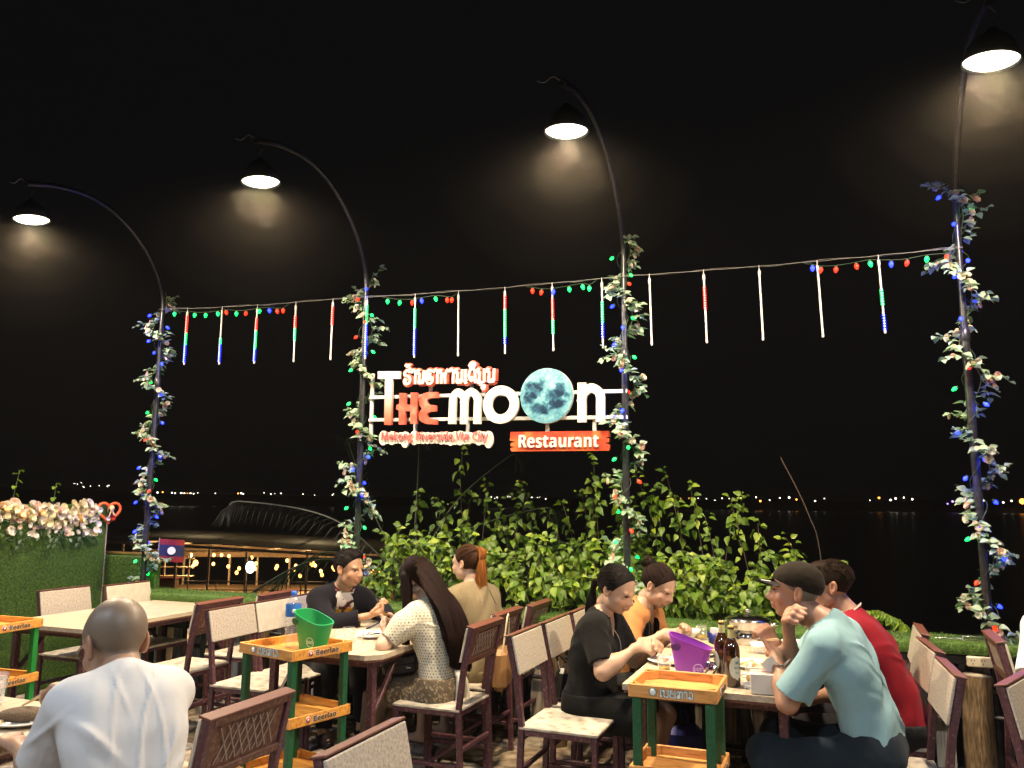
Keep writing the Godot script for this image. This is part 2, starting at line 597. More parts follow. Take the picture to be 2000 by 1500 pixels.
func shore() -> void:
	# far bank: a low dark wooded ridge about 650 m away
	var fn := FastNoiseLite.new()
	fn.frequency = 0.02
	fn.seed = 9
	var s := ST()
	s.set_smooth_group(0)
	var prev := []
	for i in 121:
		var t := i / 120.0
		var d := view_dir(-0.25 + 1.5 * t)
		var r := 690.0
		var h := 3.6 + 3.0 * absf(fn.get_noise_1d(i * 9.0)) + (5.0 * smoothstep(0.42, 0.1, t))
		var o := Vector3(1.3, 0, 5.5)
		var cur := [o + d * r + Vector3(0, -3.6, 0), o + d * (r + 6) + Vector3(0, -1.0, 0), o + d * (r + 20) + Vector3(0, h, 0), o + d * (r + 90) + Vector3(0, h + 1, 0)]
		if prev.size():
			for k in 3: quad(s, prev[k], cur[k], cur[k + 1], prev[k + 1])
		prev = cur
	struct("far_bank", done(s), mat("far_woods", lin(.010, .012, .010), 0.95))
	var lampw := glow("shore_bulb_white", Color(1.0, 0.95, 0.86), 7.0)
	var lampo := glow("shore_bulb_orange", Color(1.0, 0.62, 0.25), 7.0)
	var lampv := glow("shore_bulb_violet", Color(0.75, 0.6, 1.0), 5.0)
	var m := ball(Vector3.ONE, 8, 6)
	var r := RandomNumberGenerator.new()
	r.seed = 31
	# px (0..1 across the picture), height above the eye in metres, radius, colour
	var spots := []
	for k in 12: spots.append([r.randf_range(.072, .118), r.randf_range(7.5, 12), r.randf_range(.16, .32), 0])
	for k in 16: spots.append([[.147, .152, .158, .163, .172, .175, .181, .184, .187, .190, .193, .197, .214, .236, .239, .241][k], r.randf_range(4.2, 5.6), r.randf_range(.30, .62), 1 if k % 5 == 3 else 0])
	for k in 8: spots.append([r.randf_range(.255, .335), r.randf_range(3.6, 6.4), r.randf_range(.2, .45), 0])
	for k in 16: spots.append([r.randf_range(.475, .535), r.randf_range(2.6, 4.6), r.randf_range(.2, .48), 0])
	for k in 10: spots.append([[.655, .664, .672, .681, .689, .697, .704, .711, .716, .722][k], r.randf_range(2.6, 4.6), r.randf_range(.3, .6), 1 if k < 3 else 0])
	for k in 14: spots.append([[.737, .741, .750, .760, .769, .776, .794, .803, .847, .856, .867, .872, .880, .888][k], r.randf_range(2.2, 5.8), r.randf_range(.35, .8), 1 if k in [1, 5, 9] else 0])
	for k in 7: spots.append([[.922, .927, .931, .951, .957, .976, .984][k], r.randf_range(1.2, 4.0), r.randf_range(.35, .7), 2 if k < 3 else 0])
	spots.append([.9945, 3.4, 2.0, 1])
	spots.sort_custom(func(x, y): return x[0] < y[0])
	for k in spots.size():
		var a: Array = spots[k]
		var o := put("shore_light", m, [lampw, lampo, lampv][a[3]])
		o.position = Vector3(1.3, 1.57 + a[1], 5.5) + view_dir(a[0]) * 688.0
		o.scale = Vector3.ONE * a[2]
		tag(o, "tiny %s light on the dark far bank, %s from the left" % [["white", "orange", "violet"][a[3]], ordinal(k + 1)], "light", "lights along the far river bank")
		if k == spots.size() - 1:
			tag(o, "largest orange light on the far bank, at the right edge", "light")
			o.remove_meta("group")

# ---------------------------------------------------------------- railing
func railing() -> void:
	var t := thing("railing", "low black steel railing with pale pickets and a turf covered ledge", "railing")
	var xa := -4.2
	var xb := 3.9
	var L := xb - xa
	put("ledge_board", bx(Vector3(L, 0.035, 0.30), 0.004, Vector3((xa + xb) / 2, 0.757, -0.02)), M.black_steel, t)
	# turf mat, with a rounded front lip
	var s := ST()
	var prof := [Vector2(.152, .742), Vector2(.160, .770), Vector2(.150, .796), Vector2(.125, .806), Vector2(-.150, .806), Vector2(-.175, .79), Vector2(-.18, .742)]
	s.set_smooth_group(0)
	for i in 60:
		var x1 := xa + L * i / 60.0
		var x2 := xa + L * (i + 1) / 60.0
		for k in prof.size() - 1:
			var w1 := sin(x1 * 7.0) * 0.004
			var w2 := sin(x2 * 7.0) * 0.004
			quad(s, Vector3(x1, prof[k].y + w1, prof[k].x), Vector3(x2, prof[k].y + w2, prof[k].x), Vector3(x2, prof[k + 1].y + w2, prof[k + 1].x), Vector3(x1, prof[k + 1].y + w1, prof[k + 1].x))
	put("turf_mat", done(s), M.turf, t)
	var r := RandomNumberGenerator.new()
	r.seed = 3
	var xfs := []
	var cols := []
	for k in 26000:
		var u := r.randf()
		var x := lerpf(xa, xb, r.randf())
		var p: Vector3
		var nrm: Vector3
		if u < 0.62:
			p = Vector3(x, .803, r.randf_range(-.16, .13)); nrm = Vector3(0, 1, 0)
		else:
			var a := r.randf()
			p = Vector3(x, lerpf(.748, .80, a), lerpf(.153, .148, a)); nrm = Vector3(0, .3, 1)
		var d := (nrm.normalized() + Vector3(r.randf_range(-.7, .7), r.randf_range(-.3, .3), r.randf_range(-.7, .7))).normalized()
		xfs.append(Transform3D(look(d, Vector3(r.randf() - .5, r.randf() - .5, r.randf() - .5).normalized()) * Basis.from_scale(Vector3(1, r.randf_range(.7, 1.3), 1)), p))
		var g := r.randf_range(.6, 1.5)
		cols.append(Color(.062 * g, .135 * g, .015 * g) if r.randf() < .8 else Color(.10 * g, .14 * g, .03 * g))
	many("turf_blades", blade_mesh(.0035, .020), blade_mat(), xfs, cols, t)
	for y in [0.545, 0.405, 0.10]: put("rail", tubem([Vector3(xa, y, .085), Vector3(xb, y, .085)], .014, 8), M.black_steel, t)
	put("top_rail", bx(Vector3(L, .05, .03), .003, Vector3((xa + xb) / 2, .712, .10)), M.black_steel, t)
	var n := 0
	var x := xa + 0.05
	var pk := []
	for v in 4:
		var h := 0.66
		var w := [.092, .085, .098, .09][v] as float
		var poly := PackedVector2Array([Vector2(-w / 2, 0), Vector2(w / 2, 0)])
		for p in arc2(Vector2(0, h - .03), w / 2, 0, 180, 8, .03): poly.append(p)
		pk.append(extrudem(poly, .014))
	while x < xb - .04:
		var m: Material = M.plank_pale
		if x < -2.2 and n % 3 != 1: m = M.plank_grey
		if x > 1.2 and n % 4 == 2: m = M.plank_grey
		kid("picket", n, pk[n % 4], m, t, Transform3D(Basis(Vector3(0, 0, 1), r.randf_range(-.02, .02)), Vector3(x, 0.045 + r.randf_range(-.02, .01), .052)))
		kid("upright", n, upright_mesh(), M.black_steel, t, Transform3D(Basis(), Vector3(x + .1, 0.01, .10)))
		x += 0.2 + r.randf_range(-.015, .015)
		n += 1
	# log posts standing in front
	var lp := [[-2.81, .62, .066], [-0.435, .65, .062], [2.0, .645, .078]]
	for k in 3:
		var a: Array = lp[k]
		var pts := []
		var rad := []
		for i in 9:
			var f := i / 8.0
			pts.append(Vector3(sin(f * 5.0 + k) * .006, a[1] * f, cos(f * 4.0) * .005))
			rad.append(a[2] * (1.04 - .08 * f + .02 * sin(f * 9.0 + k * 2.0)))
		var lt := thing("log_post", ["rough log post behind the left table's white backed chairs", "rough log post just behind the seated woman in black", "thick bark covered log post under the white power strip"][k], "post", Vector3(a[0], 0, .185), 0.0, "log posts along the railing")
		put("trunk", tubem(pts, rad, 14), M.log_wood, lt)
		var ss := ST()
		lathe(ss, [Vector2(a[2] * .9, 0), Vector2(a[2] * .93, .004), Vector2(0, .007)], 14, Transform3D(Basis(), pts[8]))
		put("cut_end", done(ss), M.plank_pale, lt)

var _um: ArrayMesh
func upright_mesh() -> ArrayMesh:
	if _um == null: _um = bx(Vector3(.035, .70, .022), .002, Vector3(0, .35, 0))
	return _um

func blade_mesh(w: float, h: float) -> ArrayMesh:
	var s := ST()
	tri(s, Vector3(-w / 2, 0, 0), Vector3(w / 2, 0, 0), Vector3(0, h, h * .25))
	return done(s)

func blade_mat() -> StandardMaterial3D:
	if not M.has("blade"):
		var m := mat("blade", Color.WHITE, .7)
		m.vertex_color_use_as_albedo = true
		m.cull_mode = BaseMaterial3D.CULL_DISABLED
	return M.blade

# ---------------------------------------------------------------- lamps on bent poles
func lamp_row() -> void:
	var words := ["bent pole lamp with flower garland, leftmost, over the boat restaurant", "bent pole lamp with flower garland at the left end of the moon sign", "bent pole lamp with flower garland at the right end of the moon sign", "bent pole lamp with flower garland nearest the right edge"]
	for k in 4: lamp_post(Vector3(POLES[k], 0, 0), 0.0, words[k], k)
	# the second row of the same lamps, over the tables beside and behind the viewer
	for k in 4: lamp_post(Vector3([-5.4, -2.4, 1.1, 4.1][k], 0, 6.95), PI, "%s bent pole lamp of the row behind the viewer, outside the picture" % ["leftmost", "second", "third", "rightmost"][k], 4 + k)

func lamp_post(at: Vector3, yaw: float, label: String, k: int) -> void:
	var t := thing("lamp_post", label, "street lamp", at, yaw, "bent pole lamps over the tables")
	var lean: float = [.010, .005, .0, -.018, 0.0, 0.0, 0.0, 0.0][k]
	var pts := curve([Vector3(0, 0, 0), Vector3(lean * .4, 1.2, 0), Vector3(lean, 2.4, 0), Vector3(lean, 3.05, 0), Vector3(lean, 3.39, .015), Vector3(lean, 3.69, .20), Vector3(lean, 3.91, .50), Vector3(lean, 4.0, .83), Vector3(lean, 3.975, 1.15), Vector3(lean, 3.90, 1.40)], 6)
	var rad := []
	for p in pts: rad.append(.024 if p.y < 2.6 and p.z < .01 else .019)
	put("pole", tubem(pts, rad, 10), M.pole_steel, t)
	put("pole_joint", lathem([Vector2(.024, 2.55), Vector2(.028, 2.56), Vector2(.028, 2.62), Vector2(.02, 2.63)], 12, Transform3D(Basis(), Vector3(lean, 0, 0))), M.pole_steel, t)
	put("base_plate", bx(Vector3(.14, .012, .14), .003, Vector3(0, .02, 0)), M.black_steel, t)
	# hook and cord
	var hk := []
	for i in 15: 
		var a := TAU * i / 14.0
		hk.append(Vector3(lean + cos(a) * .022, 3.905 + sin(a) * .022, 1.395))
	put("hook", tubem(hk, .004, 6, false), M.pole_steel, t)
	put("cord", tubem(curve([Vector3(lean, 3.885, 1.39), Vector3(lean + .03, 3.85, 1.37), Vector3(lean - .012, 3.82, 1.345), Vector3(lean, 3.795, 1.33)], 5), .0035, 6), M.black_plastic, t)
	put("cord_tail", tubem(curve([Vector3(lean, 3.9, 1.39), Vector3(lean - .05, 3.94, 1.41), Vector3(lean - .10, 3.91, 1.42), Vector3(lean - .14, 3.92, 1.43)], 5), .003, 5), M.cable_white, t)
	var tilt := Basis(Vector3(0, 0, 1), [.10, .06, -.02, -.10, 0.0, .03, 0.0, .02][k]) * Basis(Vector3.RIGHT, .05)
	var c := Transform3D(tilt, Vector3(lean, 3.635, 1.33))
	var s := ST()
	lathe(s, [Vector2(.122, .0), Vector2(.127, .002), Vector2(.124, .02), Vector2(.108, .07), Vector2(.075, .115), Vector2(.035, .145), Vector2(.02, .165), Vector2(0, .166)], 28, c)
	lathe(s, [Vector2(0, .15), Vector2(.03, .138), Vector2(.07, .108), Vector2(.102, .066), Vector2(.118, .02), Vector2(.122, .0)], 28, c)
	put("lamp_shade", done(s), M.shade_enamel, t)
	var g := ST()
	lathe(g, [Vector2(0, -.010), Vector2(.06, -.006), Vector2(.105, .004), Vector2(.117, .012), Vector2(.100, .03), Vector2(0, .05)], 28, c)
	put("lamp_bulb", done(g), M.lamp_glow, t)
	var l := SpotLight3D.new()
	l.name = "lamp_beam"
	t.add_child(l)
	l.transform = Transform3D(tilt * Basis(Vector3.RIGHT, -PI / 2), c * Vector3(0, -.03, 0))
	l.spot_angle = 84.0
	l.spot_angle_attenuation = 0.5
	l.spot_range = 14.0
	l.spot_attenuation = 2.0
	l.light_size = 0.11
	l.light_color = Color(1.0, 0.90, 0.76) if k < 4 else Color(0.93, 0.96, 1.0)
	l.light_energy = 17.5 if k < 4 else 8.5
	l.shadow_enabled = true
	if k < 4:   # fog shells added round the lamp to imitate its halo, thicker towards it
		for q in [[.13, .007], [.19, .006], [.27, .004], [.38, .0024], [.54, .0013], [.80, .0007]]:
			var fg := FogVolume.new()
			fg.name = "lamp_halo_fog_%d" % int(q[0] * 100)
			fg.shape = RenderingServer.FOG_VOLUME_SHAPE_ELLIPSOID
			fg.size = Vector3.ONE * q[0] * 2.0
			var fm := FogMaterial.new()
			fm.density = q[1]
			fm.albedo = Color(.95, .90, .82)
			fg.material = fm
			fg.position = c.origin + Vector3(0, -.03, 0)
			t.add_child(fg)

# ---------------------------------------------------------------- artificial turf walls with flowers
func turf_walls() -> void:
	var w := thing("turf_wall", "tall artificial grass wall with flowers along its top edge", "wall", Vector3(-4.86, 0, 1.2))
	put("panel", bx(Vector3(.10, 1.52, 2.64), .006, Vector3(0, .76, 0)), M.turf, w)
	turf_blades(w, Vector3(.052, 0, 0), 1.50, 2.6, 26000)
	put("edge_trim", bx(Vector3(.012, 1.5, .010), .002, Vector3(.05, .75, -1.326)), M.plank_pale, w)
	var w2 := thing("turf_panel", "lower artificial grass panel beside the leftmost lamp pole", "wall", Vector3(-4.60, 0, -.16))
	put("panel", bx(Vector3(.78, 1.07, .06), .006, Vector3(0, .535, 0)), M.turf, w2)
	var r := RandomNumberGenerator.new()
	r.seed = 77
	var xfs := []
	var cols := []
	for k in 6000:
		var d := Vector3(r.randf_range(-.7, .7), r.randf_range(-1.0, .2), 1).normalized()
		xfs.append(Transform3D(look(d), Vector3(r.randf_range(-.38, .38), r.randf_range(.02, 1.06), .03)))
		var g := r.randf_range(.6, 1.5)
		cols.append(Color(.056 * g, .120 * g, .013 * g))
	many("turf_blades", blade_mesh(.0035, .018), blade_mat(), xfs, cols, w2)
	var rl := put("brass_rail", tubem([Vector3(-5.0, 1.085, -.2), Vector3(-4.27, 1.085, -.2)], .016, 10), mat("brass", lin(.55, .36, .11), .3, 0.8))
	tag(rl, "short brass coloured rail above the lower grass panel", "rail")
	flower_bed()
	heart_wreath()

func turf_blades(w: Node3D, face: Vector3, h: float, l: float, n: int) -> void:
	var r := RandomNumberGenerator.new()
	r.seed = 5
	var xfs := []
	var cols := []
	var patch := FastNoiseLite.new()
	patch.frequency = 2.2
	patch.seed = 6
	for k in n:
		var d := Vector3(1, r.randf_range(-1.0, .25), r.randf_range(-.7, .7)).normalized()
		xfs.append(Transform3D(look(d), face + Vector3(0, r.randf_range(.02, h), r.randf_range(-l / 2, l / 2))))
		var g: float = r.randf_range(.55, 1.5) * (1.0 + .45 * patch.get_noise_2d(xfs[k].origin.y, xfs[k].origin.z))
		cols.append(Color(.056 * g, .118 * g, .013 * g) if r.randf() < .85 else Color(.085 * g, .125 * g, .03 * g))
	many("turf_blades", blade_mesh(.0035, .018), blade_mat(), xfs, cols, w)

# a full blown rose: rings of cupped petals; y is its axis
func rose_mesh(r: float, rings := 3, seed_ := 1) -> ArrayMesh:
	var rg := RandomNumberGenerator.new()
	rg.seed = seed_
	var s := ST()
	s.set_smooth_group(0)
	for ring in rings:
		var f := (ring + 1.0) / rings
		var n := 3 + ring * 2
		for k in n:
			var a := TAU * k / n + ring * 0.7 + rg.randf_range(-.15, .15)
			var b := Basis(Vector3.UP, a)
			var open := lerpf(.35, 1.25, f) + rg.randf_range(-.1, .1)
			var w := r * lerpf(.55, .85, f)
			var h := r * lerpf(.75, .95, f)
			var rows := []
			for i in 4:
				var t := i / 3.0
				var y := h * t
				var out := r * .12 + sin(t * PI * .5) * h * sin(open) * .8 + (r * .12 if i == 3 else 0.0)
				y = r * .1 + h * t * cos(open * .75)
				var ww: float = w * [.35, .85, 1.0, .62][i]
				var row := []
				for j in 3:
					var jj := (j - 1.0)
					row.append(b * Vector3(out - absf(jj) * r * .16 * t, y - absf(jj) * r * .05, jj * ww))
				rows.append(row)
			for i in 3:
				for j in 2:
					quad(s, rows[i][j], rows[i][j + 1], rows[i + 1][j + 1], rows[i + 1][j])
	return done(s)

func leaf_mesh(len_: float, wid: float, heart := false, fold := 0.18, droop := 0.25) -> ArrayMesh:  # lies along +y, face towards +z
	var s := ST()
	s.set_smooth_group(0)
	var prof := [0.0, .55, .95, 1.0, .78, .42, 0.0] if not heart else [.30, .92, 1.0, .85, .60, .30, 0.0]
	var prev := []
	for i in prof.size():
		var t := i / float(prof.size() - 1)
		var w: float = wid * .5 * prof[i]
		var y := len_ * t
		var z := -droop * len_ * t * t
		var yy := y - (len_ * .10 if heart and i == 0 else 0.0)
		var cur := [Vector3(-w, yy, z + w * fold * 2), Vector3(0, y, z), Vector3(w, yy, z + w * fold * 2)]
		if prev.size():
			for k in 2: quad(s, prev[k], prev[k + 1], cur[k + 1], cur[k])
		prev = cur
	return done(s)

func flower_bed() -> void:
	var t := thing("flower_arrangement", "thick garland of cream and pink artificial flowers on the grass wall", "flowers", Vector3(-4.80, 1.40, 0))
	var r := RandomNumberGenerator.new()
	r.seed = 12
	var big := [rose_mesh(.040, 4, 2), rose_mesh(.035, 4, 3), rose_mesh(.046, 4, 4)]
	var small := [rose_mesh(.022, 2, 5), rose_mesh(.028, 2, 6)]
	var n := 0
	for k in 100:
		var z := r.randf_range(.12, 1.75)
		var y := r.randf_range(-.02, .11) + .025 * sin(z * 9.0)
		var x := .07 + r.randf_range(0, .07) - y * .2
		var d := Vector3(1, r.randf_range(-.2, .7), r.randf_range(-.5, .6)).normalized()
		var m: Material = [M.petal_cream, M.petal_cream, M.petal_3, M.petal_cream, M.petal_yellow, M.petal_2, M.petal_3, M.petal_0][r.randi() % 8]
		kid("rose", n, big[r.randi() % 3], m, t, Transform3D(look(d), Vector3(x, y, z)))
		n += 1
	n = 0
	for k in 240:
		var z := r.randf_range(.05, 1.8)
		var y := r.randf_range(-.14, .13)
		var d := Vector3(1, r.randf_range(-.6, .8), r.randf_range(-.8, .8)).normalized()
		var m: Material = [M.petal_3, M.petal_3, M.petal_cream, M.petal_2, M.petal_3, M.petal_0][r.randi() % 6]
		kid("small_flower", n, small[r.randi() % 2], m, t, Transform3D(look(d), Vector3(.05 + r.randf_range(0, .09), y, z)))
		n += 1
	var lf := leaf_mesh(.05, .026)
	n = 0
	for k in 170:
		var z := r.randf_range(.03, 1.82)
		var y := r.randf_range(-.17, .12)
		var d := Vector3(r.randf_range(.3, 1), r.randf_range(-1.2, .6), r.randf_range(-1, 1)).normalized()
		kid("leaf", n, lf, M["garland_leaf_%d" % (r.randi() % 4)], t, Transform3D(look(d), Vector3(.04 + r.randf_range(0, .07), y, z)))
		n += 1
	# a few trailing sprigs under it
	for k in 7:
		var z: float = [.2, .42, .47, .75, 1.0, 1.25, 1.5][k]
		put("trailing_stem", tubem(curve([Vector3(.06, -.1, z), Vector3(.09, -.17, z + .02), Vector3(.07, -.22, z + .05)], 4), .002, 5), M.stem_green, t)
		for j in 4:
			kid("trailing_leaf", k * 4 + j, lf, M["garland_leaf_%d" % (j % 4)], t, Transform3D(look(Vector3(.3, -.8, (j % 2) * 2 - 1.0)), Vector3(.08, -.13 - j * .025, z + .01 + j * .01)))
	# plant whose leafy stems show above the wall, behind it
	var p := thing("climbing_plant", "thin leafy stems rising behind the grass wall", "plant", Vector3(-5.15, 0, .75))
	var hl := leaf_mesh(.055, .05, true)
	var q := 0
	for k in 4:
		var base := Vector3(r.randf_range(-.1, .1), .2, [.0, .22, -.42, .5][k])
		var tip := Vector3(.1, [1.80, 1.66, 1.70, 1.78][k], base.z - [.16, .1, .10, .2][k])
		var pts := curve([base, base.lerp(tip, .5) + Vector3(.02, .06, .03), base.lerp(tip, .8), tip], 6)
		put("stem", tubem(pts, .004, 5), M.stem_green, p)
		for i in range(8, pts.size()):
			kid("leaf", q, hl, M["shrub_leaf_%d" % (r.randi() % 5)], p, Transform3D(look(Vector3(r.randf_range(-.4, .9), r.randf_range(-.7, .3), 1.0 if i % 2 else -1.0)), pts[i]))
			q += 1

func heart_wreath() -> void:
	var t := thing("heart_wreath", "small orange heart shaped wreath hanging on the grass wall corner", "wreath", Vector3(-4.76, 1.44, -.09), PI / 2 - .35)
	var pts := []
	for i in 33:
		var a := TAU * i / 32.0
		pts.append(Vector3(16 * pow(sin(a), 3), 13 * cos(a) - 5 * cos(2 * a) - 2 * cos(3 * a) - cos(4 * a) + 2.5, 0) * .0062)
	put("ring", tubem(pts, .014, 8, false), mat("wreath_orange", lin(.60, .09, .015), .6), t)
	put("bow", ball(Vector3(.022, .028, .012), 8, 6), M.petal_yellow, t).position = Vector3(.02, .045, .015)
	for k in 2: put("ribbon", barm(Vector3(.02, .04, .016), Vector3([-.005, .045][k], -.03, .02), .012, .003), M.petal_yellow, t)
	put("red_flower", rose_mesh(.03, 3, 8), mat("deep_red", lin(.35, .015, .012), .6), t).transform = Transform3D(look(Vector3(0, .2, 1)), Vector3(.025, -.045, .01))
	put("white_flower", rose_mesh(.02, 2, 9), M.petal_3, t).transform = Transform3D(look(Vector3(0, .2, 1)), Vector3(-.01, -.05, .015))
	var lf := leaf_mesh(.04, .016)
	for k in 8: kid("leaf", k, lf, M["garland_leaf_%d" % (k % 4)], t, Transform3D(look(Vector3(cos(k * 2.4), sin(k * 2.4), .5)), Vector3(.01, -.045, .005)))

# ---------------------------------------------------------------- floating restaurant on the river, left
func floating_restaurant() -> void:
	var t := thing("floating_restaurant", "lit floating restaurant with flat dark roof moored below the terrace", "boat", Vector3(-24, -3.5, -26.5))
	var o := Vector3(24, 3.5, 26.5)
	var ax := Vector3(.924, 0, -.383)   # along its length, to the right in view
	var bk := Vector3(-.383, 0, -.924)   # away from the viewer
	var b := Basis(ax, Vector3.UP, -bk)
	t.basis = b
	# local: x along, y up (0 water), z towards the viewer; length 13, depth 7
	var roofm := mat("boat_roof", lin(.30, .32, .33), .6)
	var wood := textured("boat_wood", [[0.2, lin(.24, .17, .09)], [0.8, lin(.42, .32, .20)]], .02, .6, .7, 41, 4, Vector3(1, 5, 1))
	var cream := mat("boat_paint", lin(.55, .48, .36), .6)
	put("hull", bx(Vector3(14, .7, 7), .1, Vector3(0, .35, 0)), M.black_steel, t)
	put("deck", bx(Vector3(13.6, .08, 6.8), 0, Vector3(0, .78, 0)), wood, t)
	var s := ST()
	# sloping roof sheet
	var R := [Vector3(-5.6, 3.42, 3.6), Vector3(7.2, 2.75, 3.6), Vector3(7.2, 3.05, -3.6), Vector3(-5.6, 3.55, -3.6)]
	quad(s, R[0], R[1], R[2], R[3])
	# sheet made translucent, with a bluish tint, to give the roof a lit look
	roofm.backlight_enabled = true
	roofm.backlight = lin(.075, .095, .11)
	roofm.cull_mode = BaseMaterial3D.CULL_DISABLED
	put("roof", done(s), roofm, t)
	put("fascia", barm(Vector3(-5.6, 3.26, 3.5), Vector3(7.2, 2.60, 3.5), .12, .04), cream, t)
	# back wall band and beams seen under the roof edge
	put("valance", bx(Vector3(12.4, .62, .06), .01, Vector3(.8, 2.52, -2.9)), wood, t)
	for k in 9: put("ceiling_beam", bx(Vector3(.10, .10, 6.2), .01, Vector3(-4.6 + k * 1.4, 3.15 - k * .07, .2)), cream, t)
	put("inner_beam", bx(Vector3(12.4, .10, .10), .01, Vector3(.8, 2.60, -1.2)), cream, t)
	put("inner_beam", bx(Vector3(12.4, .10, .10), .01, Vector3(.8, 2.75, 1.2)), cream, t)
	for x in [-4.9, -2.6, -1.2, .4, 3.0, 6.6]:
		var h: float = 3.3 - (x + 5.6) * .052
		put("post", bx(Vector3(.09, h - .8, .09), .01, Vector3(x, .8 + (h - .8) / 2, 3.3)), cream, t)
		put("post", bx(Vector3(.09, h - .8, .09), .01, Vector3(x + .3, .8 + (h - .8) / 2, -3.0)), cream, t)
	for y in [1.25, 1.6]: put("guard_rail", bx(Vector3(9.0, .05, .05), .005, Vector3(2.2, y, 3.35)), cream, t)
	for k in 8: put("baluster", bx(Vector3(.04, .8, .04), 0, Vector3(-2.0 + k * 1.2, 1.2, 3.35)), cream, t)
	# shelves at the left, a counter with red top, the gangway
	for y in [1.6, 2.0, 2.4]: put("shelf", bx(Vector3(2.4, .05, .4), .005, Vector3(-3.9, y, 1.0)), cream, t)
	for x in [-5.0, -3.9, -2.8]: put("shelf_upright", bx(Vector3(.06, 1.8, .06), 0, Vector3(x, 1.7, 1.2)), cream, t)
	put("counter", bx(Vector3(1.1, .8, .6), .02, Vector3(-3.3, 1.2, 2.7)), wood, t)
	put("counter_top", bx(Vector3(1.2, .08, .7), .02, Vector3(-3.3, 1.66, 2.7)), mat("red_cloth", lin(.30, .02, .015), .7), t)
	for k in 7: put("gangway_plank", bx(Vector3(.36, .06, 2.0), .01, Vector3(-6.5 + k * .40, 2.35 - k * .26, 3.6)), wood, t)
	put("gangway_rail", barm(Vector3(-6.7, 2.95, 4.5), Vector3(-4.0, 1.2, 4.5), .12, .08), wood, t)
	# warm bulbs on strings under the roof
	var warm := glow("boat_bulb", Color(1.0, .68, .32), 6.0)
	var bm := ball(Vector3(.075, .09, .075), 8, 6)
	var r := RandomNumberGenerator.new()
	r.seed = 8
	for k in 34:
		var f := k / 33.0
		var bl := kid("light_bulb", k, bm, warm, t, Transform3D(Basis(), Vector3(lerpf(-4.6, 6.4, f) + r.randf_range(-.2, .2), 2.35 - .55 * f + r.randf_range(-.28, .22), r.randf_range(-1.5, 2.6))))
	for k in 2:
		var l := OmniLight3D.new()
		l.name = "boat_lamp" if k == 0 else "boat_lamp_001"
		t.add_child(l)
		l.position = Vector3([-2.8, 2.6][k], 2.15, .4)
		l.light_color = Color(1.0, .80, .56)
		l.light_energy = 8.0
		l.light_size = .2
		l.omni_range = 14
		l.omni_attenuation = 2.0
		l.shadow_enabled = true
		put("light_bulb_large", ball(Vector3(.12, .14, .12), 10, 8), warm, t).position = l.position
	# white globe lamp hanging in front
	var g := thing("globe_lamp", "bright white egg shaped lamp hanging in front of the boat restaurant", "lamp", Vector3(-18.86, -.89, -19.55))
	put("globe_light", ball(Vector3(.17, .22, .17), 14, 10), glow("globe_glow", Color(1, .98, .94), 5.0), g)
	put("lamp_stem", tubem([Vector3(0, .2, 0), Vector3(0, .34, 0)], .02, 6), M.black_steel, g)
	put("lamp_pole", tubem([Vector3(.0, .34, 0), Vector3(-.06, .38, 0), Vector3(-.12, .3, 0), Vector3(-.12, -2.6, 0)], .02, 6), M.black_steel, g)
	# national flag: red, blue, red with a white disc
	var f := thing("flag", "small red and blue striped flag with a white disc, right of the leftmost pole", "flag", Vector3(-4.16, 1.12, -.25), .65)
	f.scale = Vector3.ONE * .27
	var strip := func(y0: float, y1: float) -> ArrayMesh:
		var q := ST()
		q.set_smooth_group(0)
		for i in 10:
			var xa := -.38 + .076 * i
			var xb := xa + .076
			var za := sin(xa * 9.0) * .05
			var zb := sin(xb * 9.0) * .05
			quad(q, Vector3(xa, y0 - xa * .06, za), Vector3(xb, y0 - xb * .06, zb), Vector3(xb, y1 - xb * .06, zb), Vector3(xa, y1 - xa * .06, za))
			quad(q, Vector3(xb, y0 - xb * .06, zb - .006), Vector3(xa, y0 - xa * .06, za - .006), Vector3(xa, y1 - xa * .06, za - .006), Vector3(xb, y1 - xb * .06, zb - .006))
		return done(q)
	var red := mat("flag_red", lin(.20, .008, .012), .8)
	var blue := mat("flag_blue", lin(.008, .012, .06), .8)
	put("red_stripe", strip.call(.18, .36), red, f)
	put("blue_stripe", strip.call(-.18, .18), blue, f)
	put("red_stripe", strip.call(-.36, -.18), red, f)
	var q := ST()
	lathe(q, [Vector2(.125, 0), Vector2(.125, .012), Vector2(0, .012)], 24, Transform3D(Basis(Vector3.RIGHT, PI / 2), Vector3(0, 0, .055)), -1)
	put("white_disc", done(q), M.white_print, f)
	put("flag_pole", tubem([Vector3(-.40, -1.0, 0), Vector3(-.40, .42, 0)], .015, 8), M.plank_pale, f)

# ---------------------------------------------------------------- rose garlands and coloured bulbs wound round the four poles
func pear_bulb() -> ArrayMesh:  # the tip hangs along -y
	return lathem([Vector2(0, -.026), Vector2(.006, -.022), Vector2(.0115, -.010), Vector2(.012, -.002), Vector2(.008, .006), Vector2(0, .008)], 10)

